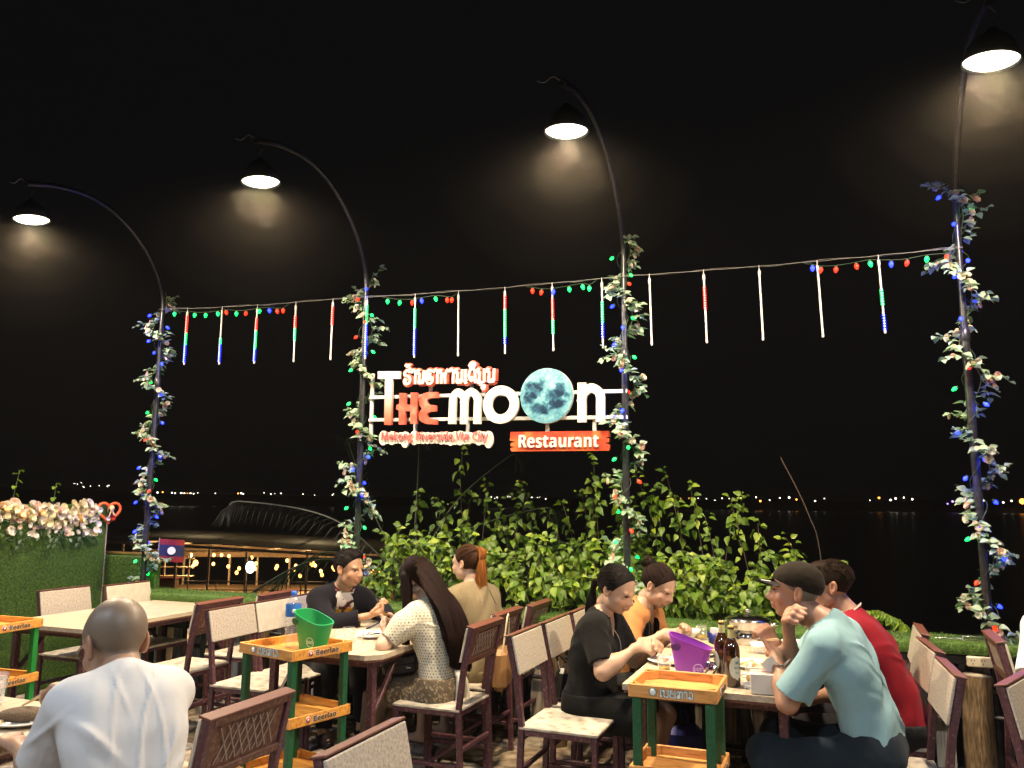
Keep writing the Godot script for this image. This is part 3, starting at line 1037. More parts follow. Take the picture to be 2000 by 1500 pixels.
func garlands() -> void:
	var leaves := [leaf_mesh(.062, .040), leaf_mesh(.052, .038), leaf_mesh(.068, .042, false, .22, .1), leaf_mesh(.040, .025)]
	var roses := [rose_mesh(.024, 3, 21), rose_mesh(.021, 3, 22), rose_mesh(.027, 3, 23), rose_mesh(.015, 2, 24)]
	var bulb := pear_bulb()
	var cols := ["bulb_red", "bulb_green", "bulb_blue"]
	var socket := lathem([Vector2(.0, -.002), Vector2(.0085, 0), Vector2(.0085, .016), Vector2(0, .018)], 8)
	for k in 4:
		var r := RandomNumberGenerator.new()
		r.seed = 100 + k * 7
		var y0: float = [.86, .86, .84, .82][k]
		var y1: float = [3.40, 3.39, 3.44, 3.60][k]
		var lean: float = [.010, .005, 0.0, -.018][k]
		var where: String = ["leftmost lamp pole", "second lamp pole, left of the moon sign", "third lamp pole, right of the moon sign", "rightmost lamp pole"][k]
		var t := thing("rose_garland", "pale rose garland around the " + where, "garland", Vector3(POLES[k], 0, 0), 0.0, "rose garlands on the lamp poles")
		var fs := thing("fairy_lights", "coloured bulb string wound around the " + where, "string lights", Vector3(POLES[k], 0, 0), 0.0, "coloured bulb strings")
		var main := []
		var turns := 5.5
		var m := 90
		var ph := r.randf() * TAU
		for i in m + 1:
			var f := i / float(m)
			var a := ph + f * turns * TAU
			var rad := .045 + .02 * sin(f * 31.0 + k)
			main.append(Vector3(cos(a) * rad + lean * f, lerpf(y0, y1, f), sin(a) * rad))
		put("vine", tubem(main, .0032, 5), M.stem_green, t)
		var nl := 0
		var nk := 0
		var more := []
		var nr := 0
		var ns := 0
		var f := 0.0
		while f < .995:
			var i := int(f * m)
			var p: Vector3 = main[i]
			var out := Vector3(p.x - lean * f, 0, p.z).normalized()
			# turn the sprigs so that more of them stand to the sides and to the front
			out = (out + Vector3(r.randf_range(-.8, .8), 0, r.randf_range(-.2, .6))).normalized()
			var d := (out + Vector3(0, r.randf_range(-.5, .75), 0)).normalized()
			var ln := r.randf_range(.04, .095) if r.randf() < .80 else r.randf_range(.10, .18)
			var q := p + d * ln * .6 + Vector3(0, .01, 0)
			var e: Vector3 = p + d * ln + Vector3(0, r.randf_range(-.03, .015), 0)
			var pts := curve([p, q, e], 4)
			kid("sprig", ns, tubem(pts, .0018, 4), M.stem_green, t, Transform3D())
			ns += 1
			var steps := int(ln / .024) + 2
			for j in steps:
				var g := (j + .6) / float(steps)
				var pp: Vector3 = pts[mini(int(g * (pts.size() - 1)), pts.size() - 1)]
				var sd := 1.0 if j % 2 else -1.0
				var side := d.cross(Vector3.UP).normalized() * sd
				var ld := (d * r.randf_range(.2, .8) + side * r.randf_range(.6, 1.1) + Vector3(0, r.randf_range(-.5, .4), 0)).normalized()
				var lm: Mesh = leaves[r.randi() % 3] if g < .75 else leaves[3]
				var bb := look(ld, (Vector3(r.randf_range(-.5, .5), 1, r.randf_range(-.4, 1.2))).normalized())
				var lx := Transform3D(bb * Basis.from_scale(Vector3.ONE * r.randf_range(.8, 1.2)), pp)
				if nl < 300 and nl % 3 != 2 or more.size() > 400: kid("leaf", nk, lm, M["garland_leaf_%d" % [0, 1, 1, 2, 3][r.randi() % 5]], t, lx); nk += 1
				else: more.append(lx)
				nl += 1
			if r.randf() < .70:
				var rd := (out + Vector3(0, r.randf_range(-.2, .8), 0) + Vector3(0, 0, .5)).normalized()
				kid("rose", nr, roses[r.randi() % 4], M["petal_%d" % [0, 2, 1, 2, 3][r.randi() % 5]], t, Transform3D(look(rd), p + out * .022 + d * ln * r.randf_range(.1, .6)))
				nr += 1
			f += r.randf_range(.0065, .0130)
		if more.size(): many("small_leaves", leaves[1], M.garland_leaf_1, more, [], t)
		# the string of bulbs
		var wire := []
		for i in 101:
			var g := i / 100.0
			var a := ph + 2.0 - g * 9.0 * TAU
			var rad := .036 + .014 * sin(g * 47.0)
			wire.append(Vector3(cos(a) * rad + lean * g, lerpf(y0 + .02, y1 - .06, g), sin(a) * rad))
		put("wire", tubem(wire, .0022, 4), M.cable_green, fs)
		var g2 := .02
		var nb := 0
		while g2 < .99:
			var p: Vector3 = wire[int(g2 * 100)]
			var out := (Vector3(p.x, 0, p.z).normalized() + Vector3(r.randf_range(-.5, .5), 0, r.randf_range(0.1, .8))).normalized()
			var c: String
			if k == 0: c = cols[[1, 2, 0, 2, 2][r.randi() % 5]]
			elif k == 3: c = cols[[0, 1, 2, 2, 2][r.randi() % 5]]
			else: c = cols[[1, 1, 2, 0, 2][r.randi() % 5]]
			var at := p + out * r.randf_range(.025, .06)
			var bb := look((out * -1.0 + Vector3(0, .7, 0)).normalized())
			kid("light_bulb", nb, bulb, M[c], fs, Transform3D(bb, at))
			kid("socket", nb, socket, M.cable_green, fs, Transform3D(bb, at))
			var bl := OmniLight3D.new()   # the light this bulb throws on the petals round it
			bl.name = "bulb_light" if nb == 0 else "bulb_light_%03d" % nb
			bl.position = at - bb.y * .006
			bl.light_color = {"bulb_red": Color(1, .12, .05), "bulb_green": Color(.05, 1, .4), "bulb_blue": Color(.16, .22, 1)}[c]
			bl.light_energy = {"bulb_red": .007, "bulb_green": .014, "bulb_blue": .060}[c]
			bl.light_size = .008
			bl.omni_range = 3.0
			bl.omni_attenuation = 2.0
			bl.shadow_enabled = true
			fs.add_child(bl)
			nb += 1
			g2 += r.randf_range(.030, .062)

# ---------------------------------------------------------------- cable with hanging light tubes and bulbs between the poles
func cable_y(x: float) -> float:
	if x < -2.11: return lerpf(3.235, 3.175, (x + 4.21) / 2.1) - .018 * sin(PI * (x + 4.21) / 2.1)
	if x < 0.0: return lerpf(3.165, 3.135, (x + 2.11) / 2.11) - .012 * sin(PI * (x + 2.11) / 2.11)
	return lerpf(3.135, 3.115, x / 2.1) - .010 * sin(PI * x / 2.1)

func festoon() -> void:
	var c := thing("hanging_cable", "white cable strung between the lamp poles carrying tubes and bulbs", "cable", Vector3.ZERO)
	for k in 3:
		var pts := []
		for i in 25:
			var x := lerpf(POLES[k], POLES[k + 1], i / 24.0)
			pts.append(Vector3(x, cable_y(x) + .01, .03 + .006 * sin(x * 23.0)))
		put("cable", tubem(pts, .0022, 6), M.cable_white, c)
		var p2 := []
		for i in 25:
			var x := lerpf(POLES[k], POLES[k + 1], i / 24.0)
			p2.append(Vector3(x, cable_y(x) + .013 + .008 * sin(i * .8 + k), .022))
		put("wire", tubem(p2, .0014, 5), M.cable_white, c)
	# light tubes: from top to bottom, which parts are lit
	var tubes := [[-3.89, "rrrggbbb"], [-3.51, "wwwwgbbb"], [-3.14, "wrrgggbb"], [-2.75, "wrrggwww"], [-2.39, "rrrwwwww"], [-2.07, "gggbbbbb"], [-1.64, "wgggbbbb"], [-1.27, "wwwwwwww"], [-.89, "rrggggbw"], [-.52, "wrrrggww"], [-.15, "wwgggbbw"], [.19, "wwwwwwww"], [.56, "wrrrwwww"], [.92, "wwwwwwww"], [1.28, "wwwwwwww"], [1.64, "wwwggwbb"]]
	var tube_m := tubem([Vector3(0, 0, 0), Vector3(0, -.44, 0)], .0065, 8)
	var cap_m := lathem([Vector2(0, -.458), Vector2(.007, -.457), Vector2(.008, -.44), Vector2(.0065, -.438)], 8)
	var top_m := lathem([Vector2(.008, -.02), Vector2(.009, -.018), Vector2(.009, .012), Vector2(.003, .02), Vector2(.002, .05), Vector2(0, .051)], 8)
	for k in tubes.size():
		var x: float = tubes[k][0]
		var code: String = tubes[k][1]
		var lit := {"r": "red", "g": "green", "b": "blue", "w": ""}
		var seen := []
		for ch in code:
			if lit[ch] and not seen.has(lit[ch]): seen.append(lit[ch])
		var look_: String = "white unlit" if seen.is_empty() else " and ".join(seen) + " lit"
		var ord_: String = ["first", "second", "third", "fourth", "fifth", "sixth", "seventh", "eighth", "ninth", "tenth", "eleventh", "twelfth", "thirteenth", "fourteenth", "fifteenth", "sixteenth"][k]
		var t := thing("light_tube", "%s hanging light tube, %s from the left on the cable" % [look_, ord_], "light tube", Vector3(x, cable_y(x) - .035, .034), 0.0, "light tubes hanging from the cable")
		t.rotation.z = [.0, .004, -.006, .008, -.004, .0, .01, .012, .012, .02, .01, .02, .02, .02, .03, .03][k]
		put("tube", tube_m, M.white_plastic, t)
		put("end_cap", cap_m, M.white_plastic, t)
		put("top_cap", top_m, M.white_plastic, t)
		for cc in ["r", "g", "b"]:
			if not code.contains(cc): continue
			var s := ST()
			for i in 8:
				if code[i] != cc: continue
				for j in 3:
					var y := -.015 - (i + (j + .5) / 3.0) * .053
					ellipsoid(s, Transform3D(Basis(), Vector3(0.0, y, .0)), Vector3(.0112, .0080, .0112), 8, 6)
				lathe(s, [Vector2(.0072, -.015 - (i + 1) * .053), Vector2(.0072, -.015 - i * .053)], 8)
			put("%s_light" % lit[cc], done(s), M["led_" + lit[cc]], t)
			s = ST()
			for i in 8:
				if code[i] != cc: continue
				for j in 3: ellipsoid(s, Transform3D(Basis(), Vector3(0.0, -.015 - (i + (j + .5) / 3.0) * .053, .0065)), Vector3(.0062, .0050, .0062), 7, 5)
			put("%s_led" % lit[cc], done(s), M["led_core_" + lit[cc]], t)
	# pear bulbs on the cable
	var rows := [
		["between the first and second poles", [-4.03, -3.8, -3.68, -3.55, -3.46, -3.35, -3.25, -3.11, -3.01, -2.93, -2.87], "gggGrgrgbrr"],
		["just right of the second pole", [-1.88, -1.77, -1.66, -1.58, -1.46, -1.36, -1.32], "ggrbgrr"],
		["just left of the third pole", [-.67, -.6, -.51, -.39, -.29, -.24], "rrbggg"],
		["left of the rightmost pole", [1.25, 1.3, 1.39, 1.51, 1.59, 1.71, 1.8, 1.91, 2.02], "brrrgbrgr"]]
	var bulb := pear_bulb()
	var socket := lathem([Vector2(.0, -.002), Vector2(.0085, 0), Vector2(.0085, .016), Vector2(0, .018)], 8)
	for row in rows:
		var t := thing("fairy_lights", "coloured bulbs hanging from the cable " + row[0], "string lights", Vector3.ZERO, 0.0, "bulb strings along the cable")
		var pts := []
		for i in row[1].size():
			var x: float = row[1][i]
			var dy := .030 + .022 * absf(sin(i * 2.3))
			var p := Vector3(x, cable_y(x) - dy, .04)
			pts.append(p + Vector3(0, .02, 0))
			var cc: String = row[2][i].to_lower()
			var bb := Basis(Vector3(0, 0, 1), .25 * sin(i * 5.0))
			kid("light_bulb", i, bulb, M["bulb_" + {"r": "red", "g": "green", "b": "blue"}[cc]], t, Transform3D(bb.scaled(Vector3.ONE * 1.15), p))
			kid("socket", i, socket, M.cable_green, t, Transform3D(bb, p))
		pts.insert(0, Vector3(pts[0].x - .05, cable_y(pts[0].x - .05), .035))
		pts.append(Vector3(pts[-1].x + .05, cable_y(pts[-1].x + .05), .035))
		put("wire", tubem(curve(pts, 3), .0022, 5), M.cable_green, t)

# ---------------------------------------------------------------- the sign
func moon_texture() -> ImageTexture:
	var n := FastNoiseLite.new()
	n.seed = 12
	n.frequency = .010
	n.fractal_octaves = 5
	var n2 := FastNoiseLite.new()
	n2.seed = 5
	n2.frequency = .035
	n2.fractal_octaves = 4
	var S := 384
	var im := Image.create(S, S, false, Image.FORMAT_RGB8)
	var dark := Color(.05, .15, .25)
	var mid := Color(.25, .46, .54)
	var lite := Color(.56, .72, .74)
	# seas as soft blotches (x, y from the centre in radii, radius)
	var seas := [[.30, .05, .26], [.52, -.20, .20], [.62, .28, .16], [.22, .28, .15], [.45, .32, .14], [-.45, -.22, .26], [-.62, .05, .20], [-.25, -.38, .16], [-.30, .45, .22], [-.05, .5, .16], [.74, .0, .12], [-.7, -.42, .1]]
	for j in S:
		for i in S:
			var x := (i / float(S) - .5) * 2.0
			var y := (j / float(S) - .5) * 2.0
			var v := .70 + n2.get_noise_2d(i, j) * .20 + n.get_noise_2d(i * .7 + 90.0, j * .7) * .25 - y * .10
			for s in seas:
				var d: float = Vector2(x - s[0], y - s[1]).length() / s[2] + n.get_noise_2d(i * 1.4, j * 1.4) * .8
				v -= .50 * smoothstep(1.5, .5, d)
			for c in [[.05, -.62], [-.15, .72], [.35, -.5], [-.55, .3], [.1, -.1]]:
				var d := Vector2(x - c[0], y - c[1]).length()
				if d < .10: v += .25 * (1.0 - d / .10)
				elif d < .5: v += .10 * maxf(0.0, sin(atan2(y - c[1], x - c[0]) * 9.0)) * (1.0 - d / .5)
			v = clampf(v, 0.0, 1.0)
			im.set_pixel(i, j, dark.lerp(mid, v * 2.0) if v < .5 else mid.lerp(lite, v * 2.0 - 1.0))
	return ImageTexture.create_from_image(im)

func lettering(text: String, size: float, depth: float, bold := true, serif := false) -> TextMesh:
	var tm := TextMesh.new()
	var f := SystemFont.new()
	f.font_names = PackedStringArray(["Droid Serif" if serif else "Droid Sans"])
	f.font_weight = 700 if bold else 400
	tm.font = f
	tm.text = text
	tm.font_size = 64
	tm.pixel_size = size / 64.0
	tm.depth = depth
	tm.curve_step = 1.0
	return tm

# Lao letters as pen strokes in a box one unit high; each entry is [advance, strokes]
func lao(ch: String) -> Array:
	var V := func(a: Array) -> Array:
		var o := []
		for i in range(0, a.size(), 2): o.append(Vector2(a[i], a[i + 1]))
		return o
	var ring := func(x: float, y: float, r: float) -> Array: return arc2(Vector2(x, y), r, 20, 340, 10)
	match ch:
		"ho": return [.78, [curve(V.call([.62, .88, .40, 1.0, .14, .86, .18, .66, .45, .58, .66, .40, .60, .10, .30, .0, .08, .16]), 5), ring.call(.22, .22, .12), curve(V.call([.45, 1.0, .62, 1.12, .70, 1.22]), 3)]]
		"tone": return [0.0, [curve(V.call([-.62, 1.30, -.50, 1.42, -.40, 1.28, -.28, 1.40, -.16, 1.30]), 4)]]
		"aa": return [.52, [curve(V.call([.02, .80, .10, .97, .26, 1.0, .40, .84, .40, .5, .40, .0]), 4)]]
		"no": return [.84, [ring.call(.16, .88, .11), curve(V.call([.27, .84, .26, .4, .20, .06]), 3), V.call([.20, .06, .66, .06]), ring.call(.60, .16, .10), V.call([.70, .14, .72, 1.0])]]
		"o": return [.80, [curve(V.call([.30, .44, .42, .56, .58, .46, .50, .30, .34, .34, .30, .50, .36, .70, .60, .72]), 4), curve(V.call([.66, .90, .40, 1.0, .14, .80, .08, .45, .20, .10, .48, .0, .70, .16, .72, .5]), 4)]]
		"hho": return [1.0, [ring.call(.14, .88, .10), curve(V.call([.24, .86, .24, .4, .26, .0]), 3), curve(V.call([.26, .0, .40, .55, .55, .70, .62, .40, .62, .0]), 4), curve(V.call([.62, .5, .74, .85, .90, 1.0]), 4)]]
		"e": return [.40, [V.call([.20, 1.0, .20, .22]), ring.call(.24, .12, .11)]]
		"do": return [.80, [curve(V.call([.46, .30, .36, .18, .22, .28, .10, .55, .22, .90, .45, 1.0, .66, .86, .70, .45, .70, .0]), 5), ring.call(.40, .30, .10)]]
		"ii": return [0.0, [curve(V.call([-.66, 1.18, -.50, 1.40, -.28, 1.40, -.14, 1.18]), 4), V.call([-.66, 1.16, -.14, 1.16]), V.call([-.16, 1.2, -.14, 1.46])]]
		"mo": return [.92, [ring.call(.18, .88, .11), curve(V.call([.29, .84, .28, .4, .28, .2]), 3), ring.call(.22, .12, .11), V.call([.30, .05, .74, .05]), V.call([.74, .05, .74, 1.0])]]
		"uu": return [0.0, [curve(V.call([-.62, -.12, -.46, -.10, -.36, -.22, -.36, -.42]), 4), curve(V.call([-.36, -.42, -.22, -.46, -.16, -.34, -.16, -.12]), 3)]]
		"bo": return [.84, [ring.call(.16, .88, .11), curve(V.call([.26, .84, .22, .4, .24, .06]), 3), V.call([.24, .05, .70, .05]), V.call([.70, .05, .72, 1.0])]]
		"nyo": return [.88, [curve(V.call([.36, .92, .22, 1.0, .10, .86, .20, .66, .36, .62]), 4), curve(V.call([.20, .60, .08, .40, .16, .08, .40, .0, .70, .05]), 4), V.call([.72, .05, .72, 1.0]), V.call([.36, .6, .56, .56])]]
		"lo": return [.88, [curve(V.call([.10, .70, .24, .95, .42, .80, .34, .55, .12, .30, .14, .06, .34, .02, .44, .22]), 4), curve(V.call([.44, .22, .40, .7, .54, .98, .70, .88, .72, .4, .72, .0]), 4)]]
		"wo": return [.66, [ring.call(.20, .20, .12), curve(V.call([.16, .84, .34, 1.0, .54, .84, .58, .45, .50, .10, .30, .0]), 4)]]
	return [.5, []]

func lao_text(codes: Array, width: float, r: float) -> Array:  # merged pen polygons scaled to that width, from x = 0
	var total := 0.0
	for c in codes: total += lao(c)[0]
	var k := width / total
	var x := 0.0
	var lines := []
	for c in codes:
		var g := lao(c)
		for st in g[1]:
			var l := []
			for p in st: l.append((p + Vector2(x, 0)) * k)
			lines.append(l)
		x += g[0]
	return lines

func plates(polys: Array, depth: float, z: float, off := Vector2.ZERO) -> ArrayMesh:
	var s := ST()
	for p in polys: extrude(s, p, depth, Transform3D(Basis(), Vector3(off.x, off.y, z)))
	return done(s)

func merge_all(polys: Array) -> Array:
	var out := []
	for p in polys:
		var cur: PackedVector2Array = p
		var again := true
		while again:
			again = false
			for i in out.size():
				var m := Geometry2D.merge_polygons(cur, out[i])
				var solid := []
				for q in m:
					if not Geometry2D.is_polygon_clockwise(q): solid.append(q)
				if solid.size() == 1:
					cur = solid[0]
					out.remove_at(i)
					again = true
					break
		out.append(cur)
	return out

func sign_board() -> void:
	var t := thing("restaurant_sign", "large cut-out letter sign with a blue moon hung between two lamp poles", "sign", Vector3(-1.0, 1.9, 0))
	var o := Vector3(1.0, -1.9, 0)
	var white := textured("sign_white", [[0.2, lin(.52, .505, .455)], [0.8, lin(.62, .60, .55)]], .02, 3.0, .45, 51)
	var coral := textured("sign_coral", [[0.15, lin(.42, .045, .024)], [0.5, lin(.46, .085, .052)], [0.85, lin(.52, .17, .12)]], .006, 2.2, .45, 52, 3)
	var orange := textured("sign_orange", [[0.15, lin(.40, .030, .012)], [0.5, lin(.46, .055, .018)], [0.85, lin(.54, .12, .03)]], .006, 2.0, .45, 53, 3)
	for m in [white, coral, orange]:  # a faint glow is added to the letters and boards
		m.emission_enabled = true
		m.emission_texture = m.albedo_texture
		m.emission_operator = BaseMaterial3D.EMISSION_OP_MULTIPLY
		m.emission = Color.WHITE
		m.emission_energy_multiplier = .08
	var frame := mat("sign_frame", lin(.52, .55, .56), .4)
	for b in [[Vector3(-2.03, 2.368, .01), Vector3(.02, 2.334, .01)], [Vector3(-2.03, 2.192, .01), Vector3(.02, 2.152, .01)]]:
		put("frame_bar", barm(b[0] + o, b[1] + o, .026, .022), frame, t)
	for b in [[-2.022, 2.56, 2.02], [.006, 2.48, 2.12], [-.57, 2.17, 2.05], [-.2225, 2.17, 2.045], [-1.633, 2.18, 2.08], [-1.194, 2.17, 2.07], [-1.511, 2.45, 2.36], [-1.169, 2.44, 2.35]]:
		put("frame_bar", barm(Vector3(b[0], b[1], -.012) + o, Vector3(b[0], b[2], -.012) + o, .026, .022), frame, t)
	var poly := {
		"T": [Vector2(-1.936, 2.564), Vector2(-1.740, 2.554), Vector2(-1.739, 2.498), Vector2(-1.809, 2.501), Vector2(-1.806, 2.145), Vector2(-1.866, 2.147), Vector2(-1.870, 2.504), Vector2(-1.934, 2.507)],
		"H": [Vector2(-1.742, 2.386), Vector2(-1.688, 2.384), Vector2(-1.686, 2.296), Vector2(-1.642, 2.294), Vector2(-1.645, 2.386), Vector2(-1.589, 2.384), Vector2(-1.587, 2.147), Vector2(-1.643, 2.149), Vector2(-1.642, 2.244), Vector2(-1.687, 2.246), Vector2(-1.687, 2.145), Vector2(-1.740, 2.146), Vector2(-1.741, 2.254), Vector2(-1.767, 2.262), Vector2(-1.765, 2.295), Vector2(-1.740, 2.304)],
		"E": [Vector2(-1.418, 2.382), Vector2(-1.417, 2.338), Vector2(-1.479, 2.337), Vector2(-1.501, 2.328), Vector2(-1.506, 2.311), Vector2(-1.494, 2.293), Vector2(-1.471, 2.286), Vector2(-1.430, 2.281), Vector2(-1.429, 2.237), Vector2(-1.475, 2.235), Vector2(-1.500, 2.225), Vector2(-1.503, 2.206), Vector2(-1.492, 2.189), Vector2(-1.466, 2.181), Vector2(-1.418, 2.175), Vector2(-1.419, 2.137), Vector2(-1.502, 2.143), Vector2(-1.543, 2.158), Vector2(-1.568, 2.186), Vector2(-1.571, 2.217), Vector2(-1.558, 2.244), Vector2(-1.545, 2.261), Vector2(-1.565, 2.285), Vector2(-1.574, 2.321), Vector2(-1.563, 2.356), Vector2(-1.535, 2.375), Vector2(-1.501, 2.383)]}
	# the T is printed white above and coral below
	var tg := mat("sign_t_print", Color.WHITE, .45)
	var gt := GradientTexture2D.new()
	var gr := Gradient.new()
	gr.offsets = PackedFloat32Array([0.0, .35, .8, 1.0])
	gr.colors = PackedColorArray([lin(.62, .62, .60), lin(.62, .54, .52), lin(.54, .15, .10), lin(.48, .07, .035)])
	gt.gradient = gr
	gt.fill_from = Vector2(0, 0)
	gt.fill_to = Vector2(0, 1)
	tg.albedo_texture = gt
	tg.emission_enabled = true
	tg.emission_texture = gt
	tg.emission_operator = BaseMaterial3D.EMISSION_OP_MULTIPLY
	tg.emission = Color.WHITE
	tg.emission_energy_multiplier = .08  # the T gets the same faint added glow
	var side := Transform3D(Basis(), Vector3(o.x, o.y, .045))
	for ch in ["T", "H", "E"]:
		var s := ST()
		var pl := PackedVector2Array(poly[ch])
		extrude(s, pl, .030, side)
		if ch == "T":
			var am := done(s)
			var st := ST()
			var arr := am.surface_get_arrays(0)
			var vs: PackedVector3Array = arr[Mesh.ARRAY_VERTEX]
			var ix: PackedInt32Array = arr[Mesh.ARRAY_INDEX] if arr[Mesh.ARRAY_INDEX] != null else PackedInt32Array(range(vs.size()))
			for i in ix:
				st.set_uv(Vector2(.5, clampf((2.564 - 1.9 - vs[i].y) / .42, 0.01, .99)))
				st.add_vertex(vs[i])
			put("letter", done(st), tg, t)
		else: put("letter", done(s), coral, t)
	var pens := [[[Vector2(-1.295, 2.166), Vector2(-1.292, 2.315)] + curve([Vector2(-1.285, 2.345), Vector2(-1.249, 2.374), Vector2(-1.212, 2.345), Vector2(-1.198, 2.31)], 4) + [Vector2(-1.200, 2.163)], curve([Vector2(-1.197, 2.31), Vector2(-1.182, 2.345), Vector2(-1.142, 2.372), Vector2(-1.104, 2.345), Vector2(-1.089, 2.31)], 4) + [Vector2(-1.092, 2.16)]],
		[[Vector2(-.296, 2.153), Vector2(-.2945, 2.37)], [Vector2(-.295, 2.29)] + curve([Vector2(-.285, 2.325), Vector2(-.225, 2.362), Vector2(-.174, 2.33), Vector2(-.161, 2.29)], 5) + [Vector2(-.163, 2.150)]]]
	for k in 2:
		var ps := []
		for l in pens[k]:
			for q in Geometry2D.offset_polyline(PackedVector2Array(l), .0275 if k == 0 else .030, Geometry2D.JOIN_ROUND, Geometry2D.END_SQUARE): ps.append(q)
		var s := ST()
		for q in merge_all(ps): extrude(s, q, .030, side)
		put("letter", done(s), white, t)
	# o
	var s := ST()
	var c := Vector3(-.906, 2.268, .045) + Vector3(o.x, o.y, 0)
	lathe(s, [Vector2(.0715, -.015), Vector2(.138, -.015), Vector2(.1385, .015), Vector2(.0715, .015), Vector2(.0715, -.015)], 40, Transform3D(Basis(Vector3.RIGHT, PI / 2), c), -1)
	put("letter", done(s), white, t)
	# the moon, a printed disc
	var mm := mat("moon_print", Color.WHITE, .35)
	mm.albedo_texture = moon_texture()
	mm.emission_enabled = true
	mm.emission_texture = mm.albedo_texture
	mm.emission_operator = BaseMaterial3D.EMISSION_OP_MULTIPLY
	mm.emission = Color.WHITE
	mm.emission_energy_multiplier = .10  # faint glow added to the printed moon as well
	s = ST()
	var mc := Vector3(-.558 + o.x, 2.320 + o.y, .055)
	for k in 64:
		var a := TAU * k / 64.0
		var b := TAU * (k + 1) / 64.0
		for q in [[Vector2.ZERO, mc], [Vector2(cos(b), sin(b)), mc], [Vector2(cos(a), sin(a)), mc]]:
			s.set_uv(Vector2(.5 + q[0].x * .495, .5 - q[0].y * .495))
			s.add_vertex(q[1] + Vector3(q[0].x, q[0].y, 0) * .197)
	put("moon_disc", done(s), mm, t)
	s = ST()
	lathe(s, [Vector2(0, -.03), Vector2(.197, -.03), Vector2(.199, -.026), Vector2(.1975, -.0005)], 64, Transform3D(Basis(Vector3.RIGHT, PI / 2), mc), -1)
	put("moon_rim", done(s), frame, t)
	# RESTAURANT plank
	var pk := [Vector2(-0.824, 2.067), Vector2(-0.103, 2.058), Vector2(-0.095, 2.018), Vector2(-0.130, 2.014), Vector2(-0.100, 2.005), Vector2(-0.102, 1.979), Vector2(-0.135, 1.977), Vector2(-0.096, 1.962), Vector2(-0.101, 1.923), Vector2(-0.818, 1.928), Vector2(-0.827, 1.952), Vector2(-0.783, 1.959), Vector2(-0.825, 1.966), Vector2(-0.823, 1.987), Vector2(-0.783, 1.996), Vector2(-0.831, 2.005)]
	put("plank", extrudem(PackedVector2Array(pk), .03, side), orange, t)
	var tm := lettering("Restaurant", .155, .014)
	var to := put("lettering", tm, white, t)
	var ab := tm.get_aabb()
	to.transform = Transform3D(Basis(Vector3(0, 0, 1), -.010) * Basis.from_scale(Vector3(.585 / ab.size.x, .092 / ab.size.y, 1)), Vector3(-.465 + o.x, 1.994 + o.y, .069)) * Transform3D(Basis(), -ab.get_center())
	# MEKONG line: red letters on a white board cut round them
	tm = lettering("Mekong Riverside,Vte City", .10, .010, false)
	ab = tm.get_aabb()
	var mx := .885 / ab.size.x
	to = put("lettering", tm, textured("sign_red", [[0.2, lin(.50, .07, .07)], [0.8, lin(.62, .16, .15)]], .02, 4.0, .5, 54), t)
	to.transform = Transform3D(Basis(Vector3(0, 0, 1), -.020) * Basis.from_scale(Vector3(mx, .088 / ab.size.y, 1)), Vector3(-1.438 + o.x, 2.042 + o.y, .067)) * Transform3D(Basis(), -ab.get_center())
	var blobs := []
	var rr := RandomNumberGenerator.new()
	rr.seed = 2
	for k in 24:
		var x := lerpf(-1.875, -1.0, k / 23.0)
		var y := 2.05 - (k / 23.0) * .018
		var hgt: float = [.052, .040, .048, .038, .040, .046, .03, .050, .040, .040, .040, .038, .038, .044, .044, .040, .046, .050, .042, .040, .036, .050, .044, .048][k]
		var lo: float = [.0, .0, .0, .0, .0, .024, .0, .0, .0, .0, .0, .0, .0, .0, .0, .014, .0, .0, .0, .0, .0, .0, .0, .022][k]
		blobs.append(PackedVector2Array(arc2(Vector2(x, y - lo * .5 - .004), .036, 0, 345, 14, hgt + lo * .5 + .004)))
	put("lettering_board", plates(merge_all(blobs), .022, .045, Vector2(o.x, o.y)), white, t)
	# Lao name: white strokes on a coral board cut round them
	var codes := ["ho", "tone", "aa", "no", "o", "aa", "hho", "aa", "no", "e", "do", "ii", "mo", "uu", "no"]
	var lines := lao_text(codes, .76, 0)
	var skew := Transform2D(Vector2(1, -.030), Vector2(.0, 1.0), Vector2(-1.705, 2.452))
	var wl := []
	var wb := []
	for l in lines:
		var q := PackedVector2Array()
		for p in l: q.append(skew * Vector2(p.x, p.y * 1.2))
		for g in Geometry2D.offset_polyline(q, .0085, Geometry2D.JOIN_ROUND, Geometry2D.END_ROUND):
			if not Geometry2D.is_polygon_clockwise(g): wl.append(g)
		for g in Geometry2D.offset_polyline(q, .021, Geometry2D.JOIN_ROUND, Geometry2D.END_ROUND):
			if not Geometry2D.is_polygon_clockwise(g): wb.append(g)
	put("lao_board", plates(merge_all(wb), .024, .045, Vector2(o.x, o.y)), coral, t)
	put("lao_lettering", plates(merge_all(wl), .012, .066, Vector2(o.x, o.y)), white, t)
	# screws on the letters
	s = ST()
	for p in [[-.906, 2.152], [-.80, 2.268], [-1.01, 2.27], [-.906, 2.385], [-.296, 2.30], [-.163, 2.16], [-1.2, 2.17], [-1.09, 2.17], [-1.29, 2.17]]:
		ellipsoid(s, Transform3D(Basis(), Vector3(p[0] + o.x, p[1] + o.y, .061)), Vector3(.005, .005, .003), 8, 6)
	put("screws", done(s), M.dark_print, t)

